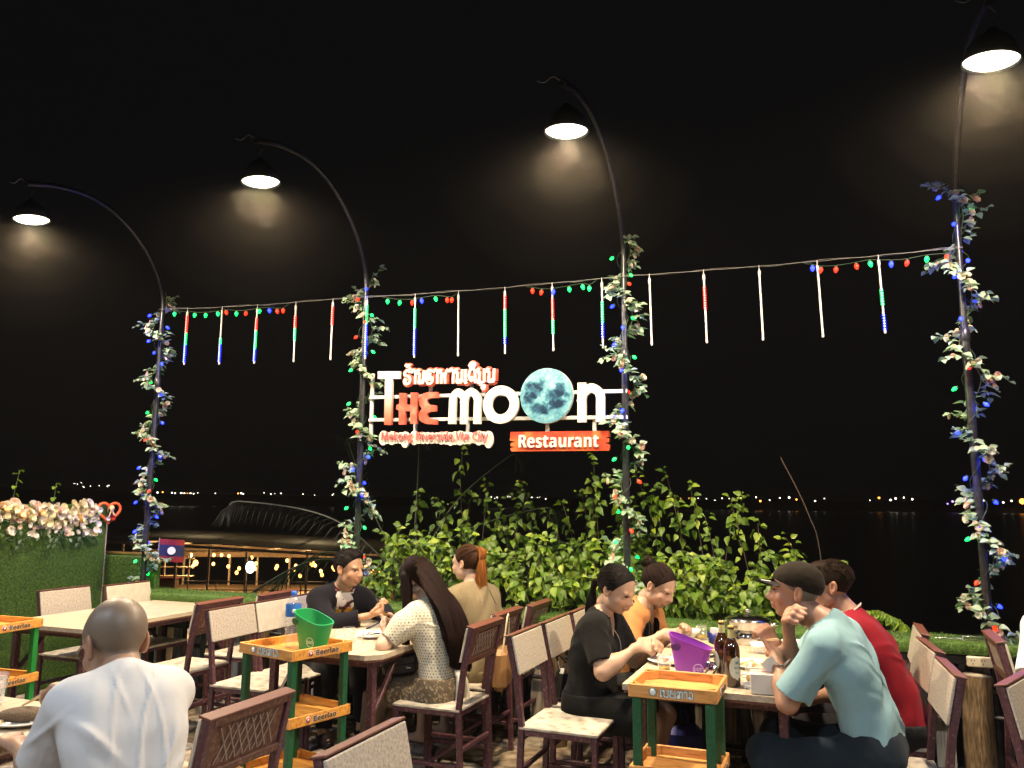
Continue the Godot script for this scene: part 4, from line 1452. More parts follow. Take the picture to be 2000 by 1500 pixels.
# ---------------------------------------------------------------- leaves beyond the railing
func greenery() -> void:
	var hl := [leaf_mesh(.068, .052, true, .22, .30), leaf_mesh(.056, .042, true, .30, .45), leaf_mesh(.080, .062, true, .20, .25), leaf_mesh(.044, .034, true, .3, .3)]
	# each shrub: [x0, x1, label, tips as [x, y, z]]
	var shrubs := [
		["broad leafy shrub beyond the railing, under the left half of the sign", -2.05, -1.05, [[-1.88, 1.66, -.55], [-1.75, 1.60, -.6], [-1.62, 1.55, -.5], [-1.50, 2.03, -.6], [-1.40, 1.62, -.55], [-1.28, 1.72, -.6], [-1.15, 1.58, -.5], [-2.05, 1.28, -.45], [-2.12, 1.05, -.35], [-1.95, 1.38, -.4], [-1.05, 1.66, -.7], [-1.7, 1.3, -.25], [-1.3, 1.35, -.2], [-1.95, 1.0, -.15], [-1.5, 1.05, -.12]]],
		["broad leafy shrub beyond the railing, behind the women at the right table", -1.0, .0, [[-.98, 1.74, -.55], [-.90, 1.55, -.4], [-.78, 1.50, -.6], [-.62, 1.58, -.5], [-.50, 1.66, -.6], [-.40, 1.95, -.6], [-.33, 1.74, -.5], [-.22, 1.70, -.6], [-.10, 1.80, -.7], [-.02, 1.60, -.4], [-.7, 1.25, -.2], [-.3, 1.3, -.2], [-.9, 1.05, -.12], [-.5, 1.02, -.12], [-.05, 1.2, -.2]]],
		["leafy shrub beyond the railing, right of the third lamp pole", .05, .95, [[.06, 1.70, -.6], [.15, 1.82, -.6], [.24, 1.62, -.5], [.33, 1.72, -.6], [.45, 1.48, -.5], [.62, 1.60, -.6], [.72, 1.63, -.55], [.80, 1.46, -.6], [.88, 1.22, -.4], [.98, 1.34, -.7], [.5, 1.2, -.25], [.2, 1.2, -.2], [.8, 1.0, -.2], [.35, 1.0, -.12], [1.02, 1.0, -.35]]]]
	for k in 3:
		var a: Array = shrubs[k]
		var t := thing("leafy_shrub", a[0], "shrub", Vector3((a[1] + a[2]) / 2, -.4, -.7), 0.0, "leafy shrubs beyond the railing")
		var o := Vector3((a[1] + a[2]) / 2, -.4, -.7)
		var r := RandomNumberGenerator.new()
		r.seed = 300 + k
		var near := []
		var ns := 0
		var tips: Array = a[3].duplicate()
		for i in 66:
			tips.append([r.randf_range(a[1] - .06, a[2] + .10), .80 + .62 * sqrt(r.randf()) * (1.0 if k < 2 else .78) * r.randf_range(.6, 1.0), r.randf_range(-.95, -.12)])
		for i in tips.size():
			var tip := Vector3(tips[i][0], tips[i][1], tips[i][2])
			var base := Vector3(tip.x + r.randf_range(-.3, .3), r.randf_range(-.3, .3), minf(tip.z - r.randf_range(.0, .3), -.34))
			var mid := base.lerp(tip, .60) + Vector3(r.randf_range(-.16, .16), .20, r.randf_range(-.12, .12))
			var pts := curve([base, mid, tip], 9)
			kid("stem", ns, tubem([pts[0] - o, pts[3] - o, pts[6] - o, pts[9] - o, pts[12] - o, pts[15] - o, pts[18] - o], [.006, .0055, .005, .0045, .0035, .0025, .0015], 5), M.stem_brown, t, Transform3D())
			ns += 1
			var ln := 0.0
			for j in range(4, pts.size()):
				for m in 2:
					var p: Vector3 = pts[j] + Vector3(r.randf_range(-.03, .03), r.randf_range(-.02, .02), r.randf_range(-.03, .03))
					if p.y < .62 : continue
					var az := j * 2.4 + m * PI + r.randf_range(-.5, .5)
					var d := Vector3(cos(az) * .8, r.randf_range(-1.5, -.15), sin(az) * .8 + .2).normalized()
					if j > pts.size() - 4: d.y += .8
					var bb := look(d.normalized(), Vector3(r.randf_range(-.8, .8), r.randf_range(.4, 1.2), r.randf_range(.3, 1.1)).normalized())
					var sc := r.randf_range(.75, 1.15) * (.75 if j > pts.size() - 4 else 1.0)
					var ci: int = [0, 0, 1, 2, 4, 4, 3][r.randi() % 7]
					near.append([p, Transform3D(bb * Basis.from_scale(Vector3.ONE * sc), p + d * .02 - o), r.randi() % 4 , ci, i < 15])
		# those that stand in front or on the outline are leaves of their own
		near.sort_custom(func(x, y): return (x[0].z + (.5 if x[4] else 0.0)) > (y[0].z + (.5 if y[4] else 0.0)))
		for i in mini(300, near.size()):
			kid("leaf", i, hl[near[i][2]], M["shrub_leaf_%d" % near[i][3]], t, near[i][1])
		var rest := []
		var rc := []
		var mm: StandardMaterial3D = mat("shrub_leaf_inner", Color.WHITE, .45) if not M.has("shrub_leaf_inner") else M.shrub_leaf_inner
		mm.vertex_color_use_as_albedo = true
		mm.cull_mode = BaseMaterial3D.CULL_DISABLED
		mm.backlight_enabled = true
		mm.backlight = lin(.10, .17, .008)
		for i in range(300, near.size()):
			rest.append(near[i][1])
			var c: Array = [[.105, .185, .009], [.15, .235, .012], [.060, .120, .008], [.21, .29, .018], [.080, .15, .010]][near[i][3]]
			rc.append(Color(c[0], c[1], c[2]))
		if rest.size(): many("inner_leaves", hl[0], mm, rest, rc, t)
	# two small sprigs further right
	for k in 2:
		var t := thing("leafy_vine", ["short trailing vine on the railing, right of the man in red", "single leafy sprig rising above the red shirted man's head"][k], "vine", [Vector3(1.55, .8, -.22), Vector3(1.20, .9, -.45)][k])
		var r := RandomNumberGenerator.new()
		r.seed = 60 + k
		for q in ([3, 1][k] as int):
			var pts: Array
			if k == 0: pts = curve([Vector3(-.18, -.1, -.1), Vector3(-.12 + q * .05, .08, .02), Vector3(-.02 + q * .045, .12 - q * .02, .03), Vector3(.05 + q * .04, .08 - .02 * q, .05)], 4)
			else: pts = curve([Vector3(-.02, -.3, 0), Vector3(.02, .1, 0), Vector3(.09, .25, .02), Vector3(.16, .30, .03)], 4)
			put("stem", tubem(pts, .0025, 5), M.stem_green, t)
			for j in range(2 if k == 0 else 8, pts.size()):
				for sd in [-1.0, 1.0]:
					kid("leaf", q * 100 + j * 2 + int(sd > 0), hl[r.randi() % 4], M["shrub_leaf_%d" % [0, 1, 3, 1, 4][r.randi() % 5]], t, Transform3D(look(Vector3(sd * .6, r.randf_range(-1.6, -.6), .3).normalized(), Vector3(r.randf_range(-.8, .8), .5, 1)) * Basis.from_scale(Vector3.ONE * .8), pts[j]))
	var dry := thing("dry_stalk", "thin bent bare stalk standing beyond the railing at right", "plant", Vector3(1.05, -.5, -1.0))
	put("stalk", tubem(curve([Vector3(.25, 0, 0), Vector3(.16, 1.6, 0), Vector3(.08, 2.0, 0), Vector3(-.10, 2.42, 0)], 6), .005, 5), M.stem_brown, dry)
	# coconut palm on the bank
	var pt := thing("coconut_palm", "dark coconut palm on the river bank behind the sign", "palm", Vector3(-3.2, -1.4, -2.9))
	put("trunk", tubem([Vector3(0, -.4, 0), Vector3(.05, .8, .0), Vector3(0, 2.0, 0)], [.14, .11, .09], 12), M.stem_brown, pt)
	var pm := mat("palm_leaf", lin(.016, .030, .012), .45)
	pm.cull_mode = BaseMaterial3D.CULL_DISABLED
	var pm2 := mat("palm_leaf_pale", lin(.09, .10, .09), .4)
	pm2.cull_mode = BaseMaterial3D.CULL_DISABLED
	var fr := [[Vector3(-.55, 2.75, .7), Vector3(-1.6, 2.95, .95), 1], [Vector3(-.55, 2.9, .0), Vector3(-.95, 3.65, -.1), 0], [Vector3(-.05, 3.1, -.2), Vector3(-.2, 3.75, -.5), 0], [Vector3(.35, 2.9, -.3), Vector3(.85, 3.5, -.8), 0], [Vector3(.5, 2.6, -.2), Vector3(1.3, 2.9, -.7), 0], [Vector3(-.8, 2.4, .5), Vector3(-1.6, 1.75, .7), 0], [Vector3(-.6, 2.35, .9), Vector3(-1.3, 1.85, 1.5), 0], [Vector3(.3, 2.6, .5), Vector3(.7, 2.2, 1.0), 0]]
	for k in fr.size():
		var base := Vector3(0, 2.0, 0)
		var pts := curve([base, fr[k][0], fr[k][1], fr[k][1] + (fr[k][1] - fr[k][0]) * .18 + Vector3(0, -.12, 0)], 14)
		var lv := put("frond", tubem(pts, .010, 5), pm2 if fr[k][2] else pm, pt)
		var s := ST()
		for j in range(8, pts.size() - 1):
			for m in 1:
				var p: Vector3 = pts[j]
				var tn: Vector3 = (pts[j + 1] - pts[j]).normalized()
				var f := (j - 8.0) / (pts.size() - 9.0)
				var ln := .38 * sin(PI * (.22 + .70 * f))
				for sd in [-1.0, 1.0]:
					var sv: Vector3 = tn.cross(Vector3.UP).normalized() * sd
					var d: Vector3 = (sv * .75 + tn * .75 + Vector3(0, -.55 if fr[k][2] else -.2, 0)).normalized()
					var w: Vector3 = d.cross(Vector3.UP).normalized() * .006
					var e: Vector3 = p + d * ln + Vector3(0, -.30 * ln, 0)
					var mdp: Vector3 = p + d * ln * .55
					tri(s, p - w, mdp + w, mdp - w); tri(s, p - w, p + w, mdp + w); tri(s, mdp - w, mdp + w, e)
		put("leaflets", done(s), pm2 if fr[k][2] else pm, lv)

# ---------------------------------------------------------------- chairs and tables
func make_chair(label: String, board: Material) -> Node3D:
	var t := thing("chair", label, "chair", Vector3.ZERO, 0.0, "dining chairs of maroon steel tube")
	var st: Material = M.maroon_steel
	var w := .20
	put("seat", bx(Vector3(.43, .016, .41), .004, Vector3(0, .447, .005)), M.laminate, t)
	for s in [[0, .43, -.185], [0, .43, .19]]: put("seat_rail", barm(Vector3(-w + .014, .426, s[2]), Vector3(w - .014, .426, s[2]), .025, .022), st, t)
	for x in [-1.0, 1.0]:
		put("seat_rail", barm(Vector3(x * w, .426, -.17), Vector3(x * w, .426, .175), .025, .022, Vector3.RIGHT), st, t)
		put("leg", barm(Vector3(x * w, 0, .19), Vector3(x * w, .438, .19), .028, .028), st, t)
		var s := ST()
		bar(s, Vector3(x * w, 0, -.205), Vector3(x * w, .46, -.187), .028, .030)
		bar(s, Vector3(x * w, .455, -.187), Vector3(x * w, .66, -.213), .0279, .0298)
		bar(s, Vector3(x * w, .655, -.212), Vector3(x * w, .885, -.262), .0281, .0302)
		put("back_leg", done(s), st, t)
		put("stretcher", barm(Vector3(x * w, .16, -.18), Vector3(x * w, .16, .175), .022, .022, Vector3.RIGHT), st, t)
	put("stretcher", barm(Vector3(-w + .012, .16, .0), Vector3(w - .012, .16, .0), .022, .022), st, t)
	put("stretcher", barm(Vector3(-w + .014, .24, -.196), Vector3(w - .014, .24, -.196), .022, .022), st, t)
	# back: a board in front, an open frame with wire lattice behind
	var tilt := Transform3D(Basis(Vector3.RIGHT, -.213), Vector3(0, .785, -.238))
	var s := ST()
	box(s, tilt * Transform3D(Basis(), Vector3(0, 0, .022)), Vector3(.432, .185, .012), .003)
	put("backrest", done(s), board, t)
	s = ST()
	box(s, tilt * Transform3D(Basis(), Vector3(0, 0, -.004)), Vector3(.36, .15, .006), 0)
	put("back_panel", done(s), M.brown_steel, t)
	s = ST()
	for y in [-.085, .085]: box(s, tilt * Transform3D(Basis(), Vector3(0, y, -.004)), Vector3(.372, .028, .026), .003)
	put("back_frame", done(s), M.brown_steel, t)
	s = ST()
	box(s, tilt * Transform3D(Basis(), Vector3(0, .102, .003)), Vector3(.436, .008, .048), .002)
	put("top_trim", done(s), M.edge_brown, t)
	for k in 2:
		s = ST()
		for i in 9:
			var x := -.15 + i * .0375
			var d := .045 if k else -.045
			var a := tilt * Vector3(x - d * .7, -.058, -.0095 - k * .003)
			var b := tilt * Vector3(x + d * .7, .058, -.0095 - k * .003)
			if absf(x - d) > .19 or absf(x + d) > .19: continue
			bar(s, a, b, .0035, .0025, tilt.basis.z, 0)
		put("lattice", done(s), mat("lattice_wire", lin(.26, .20, .15), .5) if not M.has("lattice_wire") else M.lattice_wire, t)
	return t

func make_table(label: String, size: Vector2, clip: float) -> Node3D:
	var t := thing("dining_table", label, "table", Vector3.ZERO, 0.0, "cream topped dining tables on maroon legs")
	var hx := size.x / 2
	var hz := size.y / 2
	var pl := PackedVector2Array([Vector2(-hx + clip, -hz), Vector2(hx - clip, -hz), Vector2(hx, -hz + clip), Vector2(hx, hz - clip), Vector2(hx - clip, hz), Vector2(-hx + clip, hz), Vector2(-hx, hz - clip), Vector2(-hx, -hz + clip)]) if clip > 0 else PackedVector2Array([Vector2(-hx, -hz), Vector2(hx, -hz), Vector2(hx, hz), Vector2(-hx, hz)])
	put("tabletop", extrudem(pl, .026, Transform3D(Basis(Vector3.RIGHT, PI / 2), Vector3(0, .737, 0))), M.table_board, t)
	put("top_edge", extrudem(Geometry2D.offset_polygon(pl, -.006)[0], .012, Transform3D(Basis(Vector3.RIGHT, PI / 2), Vector3(0, .717, 0))), M.edge_brown, t)
	var ix := hx - .075
	var iz := hz - .09
	for x in [-1.0, 1.0]:
		put("apron", barm(Vector3(x * ix, .690, -iz + .02), Vector3(x * ix, .690, iz - .02), .03, .04, Vector3.RIGHT), M.maroon_steel, t)
		for z in [-1.0, 1.0]:
			put("leg", barm(Vector3(x * ix, 0, z * iz), Vector3(x * ix, .708, z * iz), .04, .04), M.maroon_steel, t)
			put("brace", barm(Vector3(x * ix, .43, z * (iz - .022)), Vector3(x * ix, .66, z * (iz - .24)), .024, .024, Vector3.RIGHT), M.maroon_steel, t)
	for z in [-1.0, 1.0]:
		put("apron", barm(Vector3(-ix + .02, .690, z * iz), Vector3(ix - .02, .690, z * iz), .03, .04), M.maroon_steel, t)
		put("foot_bar", barm(Vector3(-ix + .02, .12, z * iz), Vector3(ix - .02, .12, z * iz), .028, .028), M.maroon_steel, t)
	return t

func furniture() -> void:
	var tr := make_table("cream table with the purple ice bucket and beer bottles", Vector2(.77, 1.47), 0.0)
	tr.position = Vector3(.755, 0, .93)
	copy_of(tr, "empty cream table beside the grass wall, flanked by lattice backed chairs", Vector3(-3.53, 0, .78), 0.0)
	copy_of(tr, "dining table at the far right edge, behind the white sleeved person", Vector3(2.98, 0, .93), 0.0)
	var tm := make_table("cream table with clipped corners where three people use phones", Vector2(.79, 1.46), .07)
	tm.position = Vector3(-1.385, 0, .83)
	var tl := make_table("cream table with the grilled fish plate at the lower left corner", Vector2(.77, .77), .05)
	tl.position = Vector3(-1.68, 0, 3.33)
	var E_ := PI / 2
	var W_ := -PI / 2
	var list := [
		[.0, 1.29, E_, 1, "empty chair with speckled back standing nearest the orange trolley, left of the right table"],
		[.01, .80, E_, 1, "chair under the woman in the black dress"],
		[.02, .30, E_, 1, "chair under the woman in orange with the hair bun"],
		[1.48, 1.50, W_ + .06, 1, "chair under the man in the teal shirt and cap"],
		[1.46, .93, W_ + .10, 1, "chair under the man in the red shirt, its back turned to the thick log post"],
		[1.47, .36, W_, 1, "empty chair by the railing, farthest on the right side of the right table"],
		[-.80, 1.12, W_, 0, "chair under the long haired woman in the lace blouse"],
		[-.87, .61, W_, 0, "chair under the ponytailed woman in khaki"],
		[-.83, .12, W_, 0, "empty lattice backed chair closest to the railing, behind the khaki dressed woman"],
		[-2.05, 1.155, E_, 1, "empty chair with speckled back, front one left of the middle table"],
		[-2.03, .74, E_, 0, "empty chair with plain cream back, second one left of the middle table"],
		[-2.03, .32, E_, 1, "chair under the man in the black jacket"],
		[-2.82, .95, W_, 0, "empty chair with lattice back, just right of the shaven man's head"],
		[-2.78, .38, W_, 0, "empty chair with lattice back, near the railing beside the left table"],
		[-3.87, .85, E_, 1, "empty chair with speckled back against the tall grass wall"],
		[-3.76, .36, E_, 0, "empty chair with plain cream back in the corner by the lower grass panel"],
		[-.79, 3.14, W_, 0, "foreground lattice backed chair right of the man in the white shirt"],
		[.27, 3.33, E_, 1, "foreground chair with large speckled back at the bottom centre edge"],
		[-1.27, 3.96, W_, 0, "lattice backed chair cut off by the lower left corner"],
		[2.31, .46, E_, 0, "chair under the white sleeved person at the right edge"],
		[2.19, 1.70, E_ - .40, 1, "empty speckled chair turned sideways at the lower right edge"]]
	var protos := {}
	for a in list:
		var c: Node3D
		if not protos.has(a[3]):
			c = make_chair(a[4], M.stone_board if a[3] else M.cream_board)
			protos[a[3]] = c
			c.position = Vector3(a[0], .012, a[1])
			c.rotation.y = a[2]
		else:
			c = copy_of(protos[a[3]], a[4], Vector3(a[0], .012, a[1]), a[2])

# ---------------------------------------------------------------- serving trolleys
func tray_shelf(t: Node3D, y: float, w: float, d: float, wood: Material, front: bool, side: bool) -> void:
	var h := .052
	var sh := put("tray", bx(Vector3(w - .004, .010, d - .004), .002, Vector3(0, y - h + .008, 0)), wood, t)
	var th := .012
	for z in [-1.0, 1.0]: put("rim", bx(Vector3(w, h, th), .003, Vector3(0, y - h / 2, z * (d / 2 - th / 2))), M.tray_pale if z > 0 else wood, t)
	for x in [-1.0, 1.0]: put("rim", bx(Vector3(th, h, d - 2 * th), .003, Vector3(x * (w / 2 - th / 2), y - h / 2, 0)), wood, t)
	for x in [-1.0, 1.0]:
		for z in [-1.0, 1.0]:
			var b := Transform3D(Basis(Vector3.UP, PI / 4 * x * z), Vector3(x * (w / 2 - .036), y - h / 2 + .004, z * (d / 2 - .036)))
			var s := ST()
			box(s, b, Vector3(.078, h - .014, .006), 0)
			put("corner_piece", done(s), wood, t)
	if front: tray_text_lao(t, Vector3(-.01, y - h / 2, d / 2 + .0012), w * .52)
	if side: tray_text(t, Vector3(w / 2 + .0012, y - h / 2, 0), d * .52)

func tray_text_lao(t: Node3D, at: Vector3, w: float) -> void:
	var lines := lao_text(["e", "bo", "nyo", "lo", "aa", "wo"], w * .74, 0)
	for k in 2:
		var ps := []
		for l in lines:
			var q := PackedVector2Array()
			for p in l: q.append(Vector2(p.x - w * .22, p.y * .82 - .015))
			for g in Geometry2D.offset_polyline(q, .0042 if k == 0 else .0017, Geometry2D.JOIN_ROUND, Geometry2D.END_ROUND):
				if not Geometry2D.is_polygon_clockwise(g): ps.append(g)
		put("lao_lettering", plates(merge_all(ps), .0012, at.z + k * .0011, Vector2(at.x, at.y)), M.teal_print if k == 0 else M.white_print, t)
	for k in 2:
		var s := ST()
		lathe(s, [Vector2(.017 - k * .004, 0), Vector2(.0165 - k * .004, .0012), Vector2(0, .0012)], 20, Transform3D(Basis(Vector3.RIGHT, PI / 2), at + Vector3(-w * .36, 0, k * .0012)))
		put("round_emblem", done(s), M.teal_print if k == 0 else M.white_print, t)

func tray_text(t: Node3D, at: Vector3, w: float) -> void:
	var b := Basis(Vector3.UP, PI / 2)
	for k in 2:
		var tm := lettering("Beerlao", .05, .0012)
		var ab := tm.get_aabb()
		var o := put("lettering", tm, M.white_print if k == 0 else M.dark_print, t)
		o.transform = Transform3D(b * Basis(Vector3(0, 0, 1), .0) * Basis.from_scale(Vector3(w * .72 / ab.size.x * (1.03 if k == 0 else 1.0), .030 / ab.size.y * (1.12 if k == 0 else 1.0), 1)), at + Vector3(k * .001, 0, -w * .12)) * Transform3D(Basis(), -ab.get_center())
	for k in 3:
		var s := ST()
		lathe(s, [Vector2([.016, .0135, .006][k], 0), Vector2([.016, .0135, .006][k], .001), Vector2(0, .001)], 20, Transform3D(b * Basis(Vector3.RIGHT, PI / 2), at + Vector3(k * .0009, 0, w * .40)))
		put("round_emblem", done(s), [M.white_print, M.red_print, M.white_print][k], t)

func trolley(label: String, at: Vector3, yaw: float, w: float, d: float, legm: Material, wood: Material) -> Node3D:
	var t := thing("serving_trolley", label, "trolley", at, yaw, "three tier serving trolleys with green legs")
	for y in [.82, .50, .21]: tray_shelf(t, y, w, d, wood, y > .3, y > .3)
	for x in [-1.0, 1.0]:
		for z in [-1.0, 1.0]:
			var s := ST()
			var px: float = x * (w / 2 - .032)
			var pz: float = z * (d / 2 - .030)
			bar(s, Vector3(px, 0, pz), Vector3(px, .768, pz), .036, .034)
			put("leg", done(s), legm, t)
	return t

func trolleys() -> void:
	trolley("orange trolley with green legs before the right table, its top tray empty", Vector3(.665, .012, 1.86), 0.0, .36, .34, M.leg_green, M.tray_pale)
	trolley("orange trolley with green legs holding the water bottle and green bucket", Vector3(-1.365, .012, 1.745), -.26, .43, .40, M.leg_green, M.tray_orange)
	trolley("bright yellow orange trolley with light green legs at the left edge", Vector3(-3.50, .012, 1.88), .05, .43, .38, M.leg_bright_green, M.tray_orange)

# ---------------------------------------------------------------- things on the tables
func bucket(label: String, at: Vector3, yaw: float, c: Color, ring: Color) -> void:
	var t := thing("ice_bucket", label, "ice bucket", at, yaw)
	var m := mat("bucket_%d" % taken["ice_bucket"], c, .38)
	m.subsurf_scatter_enabled = true
	m.subsurf_scatter_strength = .15
	var N := 40
	var ringp := func(f: float, inset: float) -> Array:  # f 0 bottom .. 1 rim
		var o := []
		for i in N:
			var a := TAU * i / N
			var ca := cos(a)
			var sa := sin(a)
			var e := 1.0 / pow(pow(absf(ca), 3.2) + pow(absf(sa), 3.2), 1.0 / 3.2)
			var rx := lerpf(.066, .098, f) - inset
			var rz := lerpf(.056, .080, f) - inset
			var x := ca * e * rx
			var top := .168 - x * .34
			o.append(Vector3(x, lerpf(.0, top, f), sa * e * rz))
		return o
	var s := ST()
	s.set_smooth_group(0)
	var rows := 8
	for side in 2:
		for k in rows:
			var A: Array = ringp.call(k / float(rows), side * .003)
			var B: Array = ringp.call((k + 1) / float(rows), side * .003)
			if side == 1 and k == 0:
				for q in A.size(): A[q].y = .004
			for i in N:
				var j := (i + 1) % N
				# the hand hole near the high rim on the front
				if side == 0: quad(s, A[j], A[i], B[i], B[j])
				else: quad(s, A[i], A[j], B[j], B[i])
	var R0: Array = ringp.call(1.0, -.002)
	var R1: Array = ringp.call(1.0, .004)
	s.set_smooth_group(-1)
	for i in N:
		var j := (i + 1) % N
		quad(s, R0[j] + Vector3(0, .002, 0), R0[i] + Vector3(0, .002, 0), R1[i] + Vector3(0, .002, 0), R1[j] + Vector3(0, .002, 0))
		quad(s, R0[j] - Vector3(0, .004, 0), R0[i] - Vector3(0, .004, 0), R0[i] + Vector3(0, .002, 0), R0[j] + Vector3(0, .002, 0))
	var b0: Array = ringp.call(0.0, 0.0)
	for i in N: tri(s, Vector3.ZERO, b0[i], b0[(i + 1) % N])
	put("bucket_shell", done(s), m, t)
	# hand hole: a rim and a flat disc on the front wall, its shade painted darker
	var front := func(x: float, y: float) -> Transform3D:
		var f := y / (.168 - x * .34)
		return Transform3D(Basis(Vector3.RIGHT, .14), Vector3(x, y, lerpf(.056, .080, f) + .0012))
	var hs := ST()
	for k in 20:
		var a := TAU * k / 20.0
		var a2 := TAU * (k + 1) / 20.0
		var X: Transform3D = front.call(-.062, .148)
		quad(hs, X * Vector3(cos(a) * .020, sin(a) * .016, .0025), X * Vector3(cos(a) * .023, sin(a) * .019, .0), X * Vector3(cos(a2) * .023, sin(a2) * .019, .0), X * Vector3(cos(a2) * .020, sin(a2) * .016, .0025))
		tri(hs, X * Vector3(0, 0, .0004), X * Vector3(cos(a) * .020, sin(a) * .016, .0004), X * Vector3(cos(a2) * .020, sin(a2) * .016, .0004))
	put("hand_hole", done(hs), mat("bucket_hole_shade_%d" % taken["ice_bucket"], Color(c.r * .62, c.g * .62, c.b * .62), .5), t)
	var rm := mat("bucket_print_%d" % taken["ice_bucket"], ring, .5)
	var es := ST()
	var X: Transform3D = front.call(.040, .050)
	lathe(es, [Vector2(.0225, 0), Vector2(.0255, 0), Vector2(.0255, .0014), Vector2(.0225, .0014), Vector2(.0225, 0)], 32, X * Transform3D(Basis(Vector3.RIGHT, PI / 2), Vector3.ZERO), -1)
	put("round_emblem", done(es), rm, t)
	var tm := lettering("DUO", .03, .0014)
	var ab := tm.get_aabb()
	var o := put("lettering", tm, rm, t)
	o.transform = X * Transform3D(Basis.from_scale(Vector3(.037 / ab.size.x, .017 / ab.size.y, 1)), Vector3(0, 0, .001)) * Transform3D(Basis(), -ab.get_center())

func tumbler(label: String, at: Vector3, r: float, h: float, fill: float, drink: Color, group := "") -> Node3D:
	var t := thing("drinking_glass", label, "glass", at, 0.0, group)
	put("glass_wall", lathem([Vector2(0, .0), Vector2(r * .86, 0), Vector2(r * .90, .004), Vector2(r, h), Vector2(r * .96, h), Vector2(r * .85, .010), Vector2(0, .009)], 24), M.clear_glass, t)
	put("glass_foot", lathem([Vector2(0, .0015), Vector2(r * .84, .0015), Vector2(r * .84, .006), Vector2(0, .0075)], 20), M.thick_glass if M.has("thick_glass") else glass("thick_glass", .25, Color(.9, .95, .95)), t)
	if fill > 0:
		var m: StandardMaterial3D
		if M.has("beer"): m = M.beer
		else:
			m = mat("beer", drink, .05)
		put("drink", lathem([Vector2(0, .011), Vector2(r * .83, .011), Vector2(r * (.84 + .10 * fill), h * fill), Vector2(0, h * fill)], 24), m, t)
	return t

func plate(label: String, at: Vector3, r: float, m: Material) -> Node3D:
	var t := thing("plate", label, "plate", at)
	put("dish", lathem([Vector2(0, 0), Vector2(r * .6, 0), Vector2(r * .68, .004), Vector2(r, .017), Vector2(r * 1.0, .020), Vector2(r * .95, .020), Vector2(r * .66, .009), Vector2(0, .007)], 36), m, t)
	return t

func bowl(label: String, at: Vector3, r: float, h: float, m: Material) -> Node3D:
	var t := thing("bowl", label, "bowl", at)
	put("dish", lathem([Vector2(0, 0), Vector2(r * .5, 0), Vector2(r * .52, .008), Vector2(r * .82, h * .55), Vector2(r, h), Vector2(r * .96, h), Vector2(r * .78, h * .55), Vector2(r * .45, .014), Vector2(0, .012)], 30), m, t)
	return t

func morsels(t: Node3D, called: String, n: int, r: float, y: float, size: float, cols: Array, seed_: int) -> void:
	var rg := RandomNumberGenerator.new()
	rg.seed = seed_
	for k in n:
		var a := rg.randf() * TAU
		var d := sqrt(rg.randf()) * r
		var sc := Vector3(rg.randf_range(.6, 1.3), rg.randf_range(.3, .6), rg.randf_range(.6, 1.2)) * size
		var m: Material = cols[rg.randi() % cols.size()]
		kid(called, k, ball(sc, 7, 5), m, t, Transform3D(Basis(Vector3(rg.randf() - .5, 1, rg.randf() - .5).normalized(), rg.randf() * 6.0), Vector3(cos(a) * d, y + sc.y * .6, sin(a) * d)))

func crumple(called: String, label: String, at: Vector3, size: Vector3, m: Material, seed_: int, cat: String) -> MeshInstance3D:
	var n := FastNoiseLite.new()
	n.seed = seed_
	n.frequency = 1.3
	var s := ST()
	var rows := []
	for i in 11:
		var la := -PI / 2 + PI * i / 10.0
		var row := []
		for j in 16:
			var lo := TAU * j / 16.0
			var d := Vector3(cos(la) * cos(lo), sin(la), cos(la) * sin(lo))
			var k := 1.0 + n.get_noise_3dv(d * 2.0) * .75
			row.append(d * k * size + Vector3(0, size.y * .8, 0))
		rows.append(row)
	for i in 10:
		for j in 16:
			var j2 := (j + 1) % 16
			quad(s, rows[i][j2], rows[i][j], rows[i + 1][j], rows[i + 1][j2])
	var o := put(called, done(s), m)
	o.position = at
	tag(o, label, cat)
	return o

func phone(label: String, xf: Transform3D, screen_on: bool, body: Color) -> void:
	var t := thing("phone", label, "phone")
	t.transform = xf
	put("phone_body", bx(Vector3(.072, .148, .008), .003), mat("phone_body_%d" % taken["phone"], body, .3), t)
	put("phone_screen", bx(Vector3(.066, .140, .0012), .0, Vector3(0, 0, .0047)), glow("phone_screen_%d" % taken["phone"], Color(.55, .68, .80), .35 if screen_on else 0.02, Color(.05, .06, .07)), t)

func sticks(label: String, a: Vector3, b: Vector3, gap: Vector3, m: Material) -> void:
	var t := thing("chopsticks", label, "chopsticks")
	put("stick", tubem([a, b], [.0022, .0036], 6), m, t)
	put("stick", tubem([a + gap * .4, b + gap], [.0022, .0036], 6), m, t)

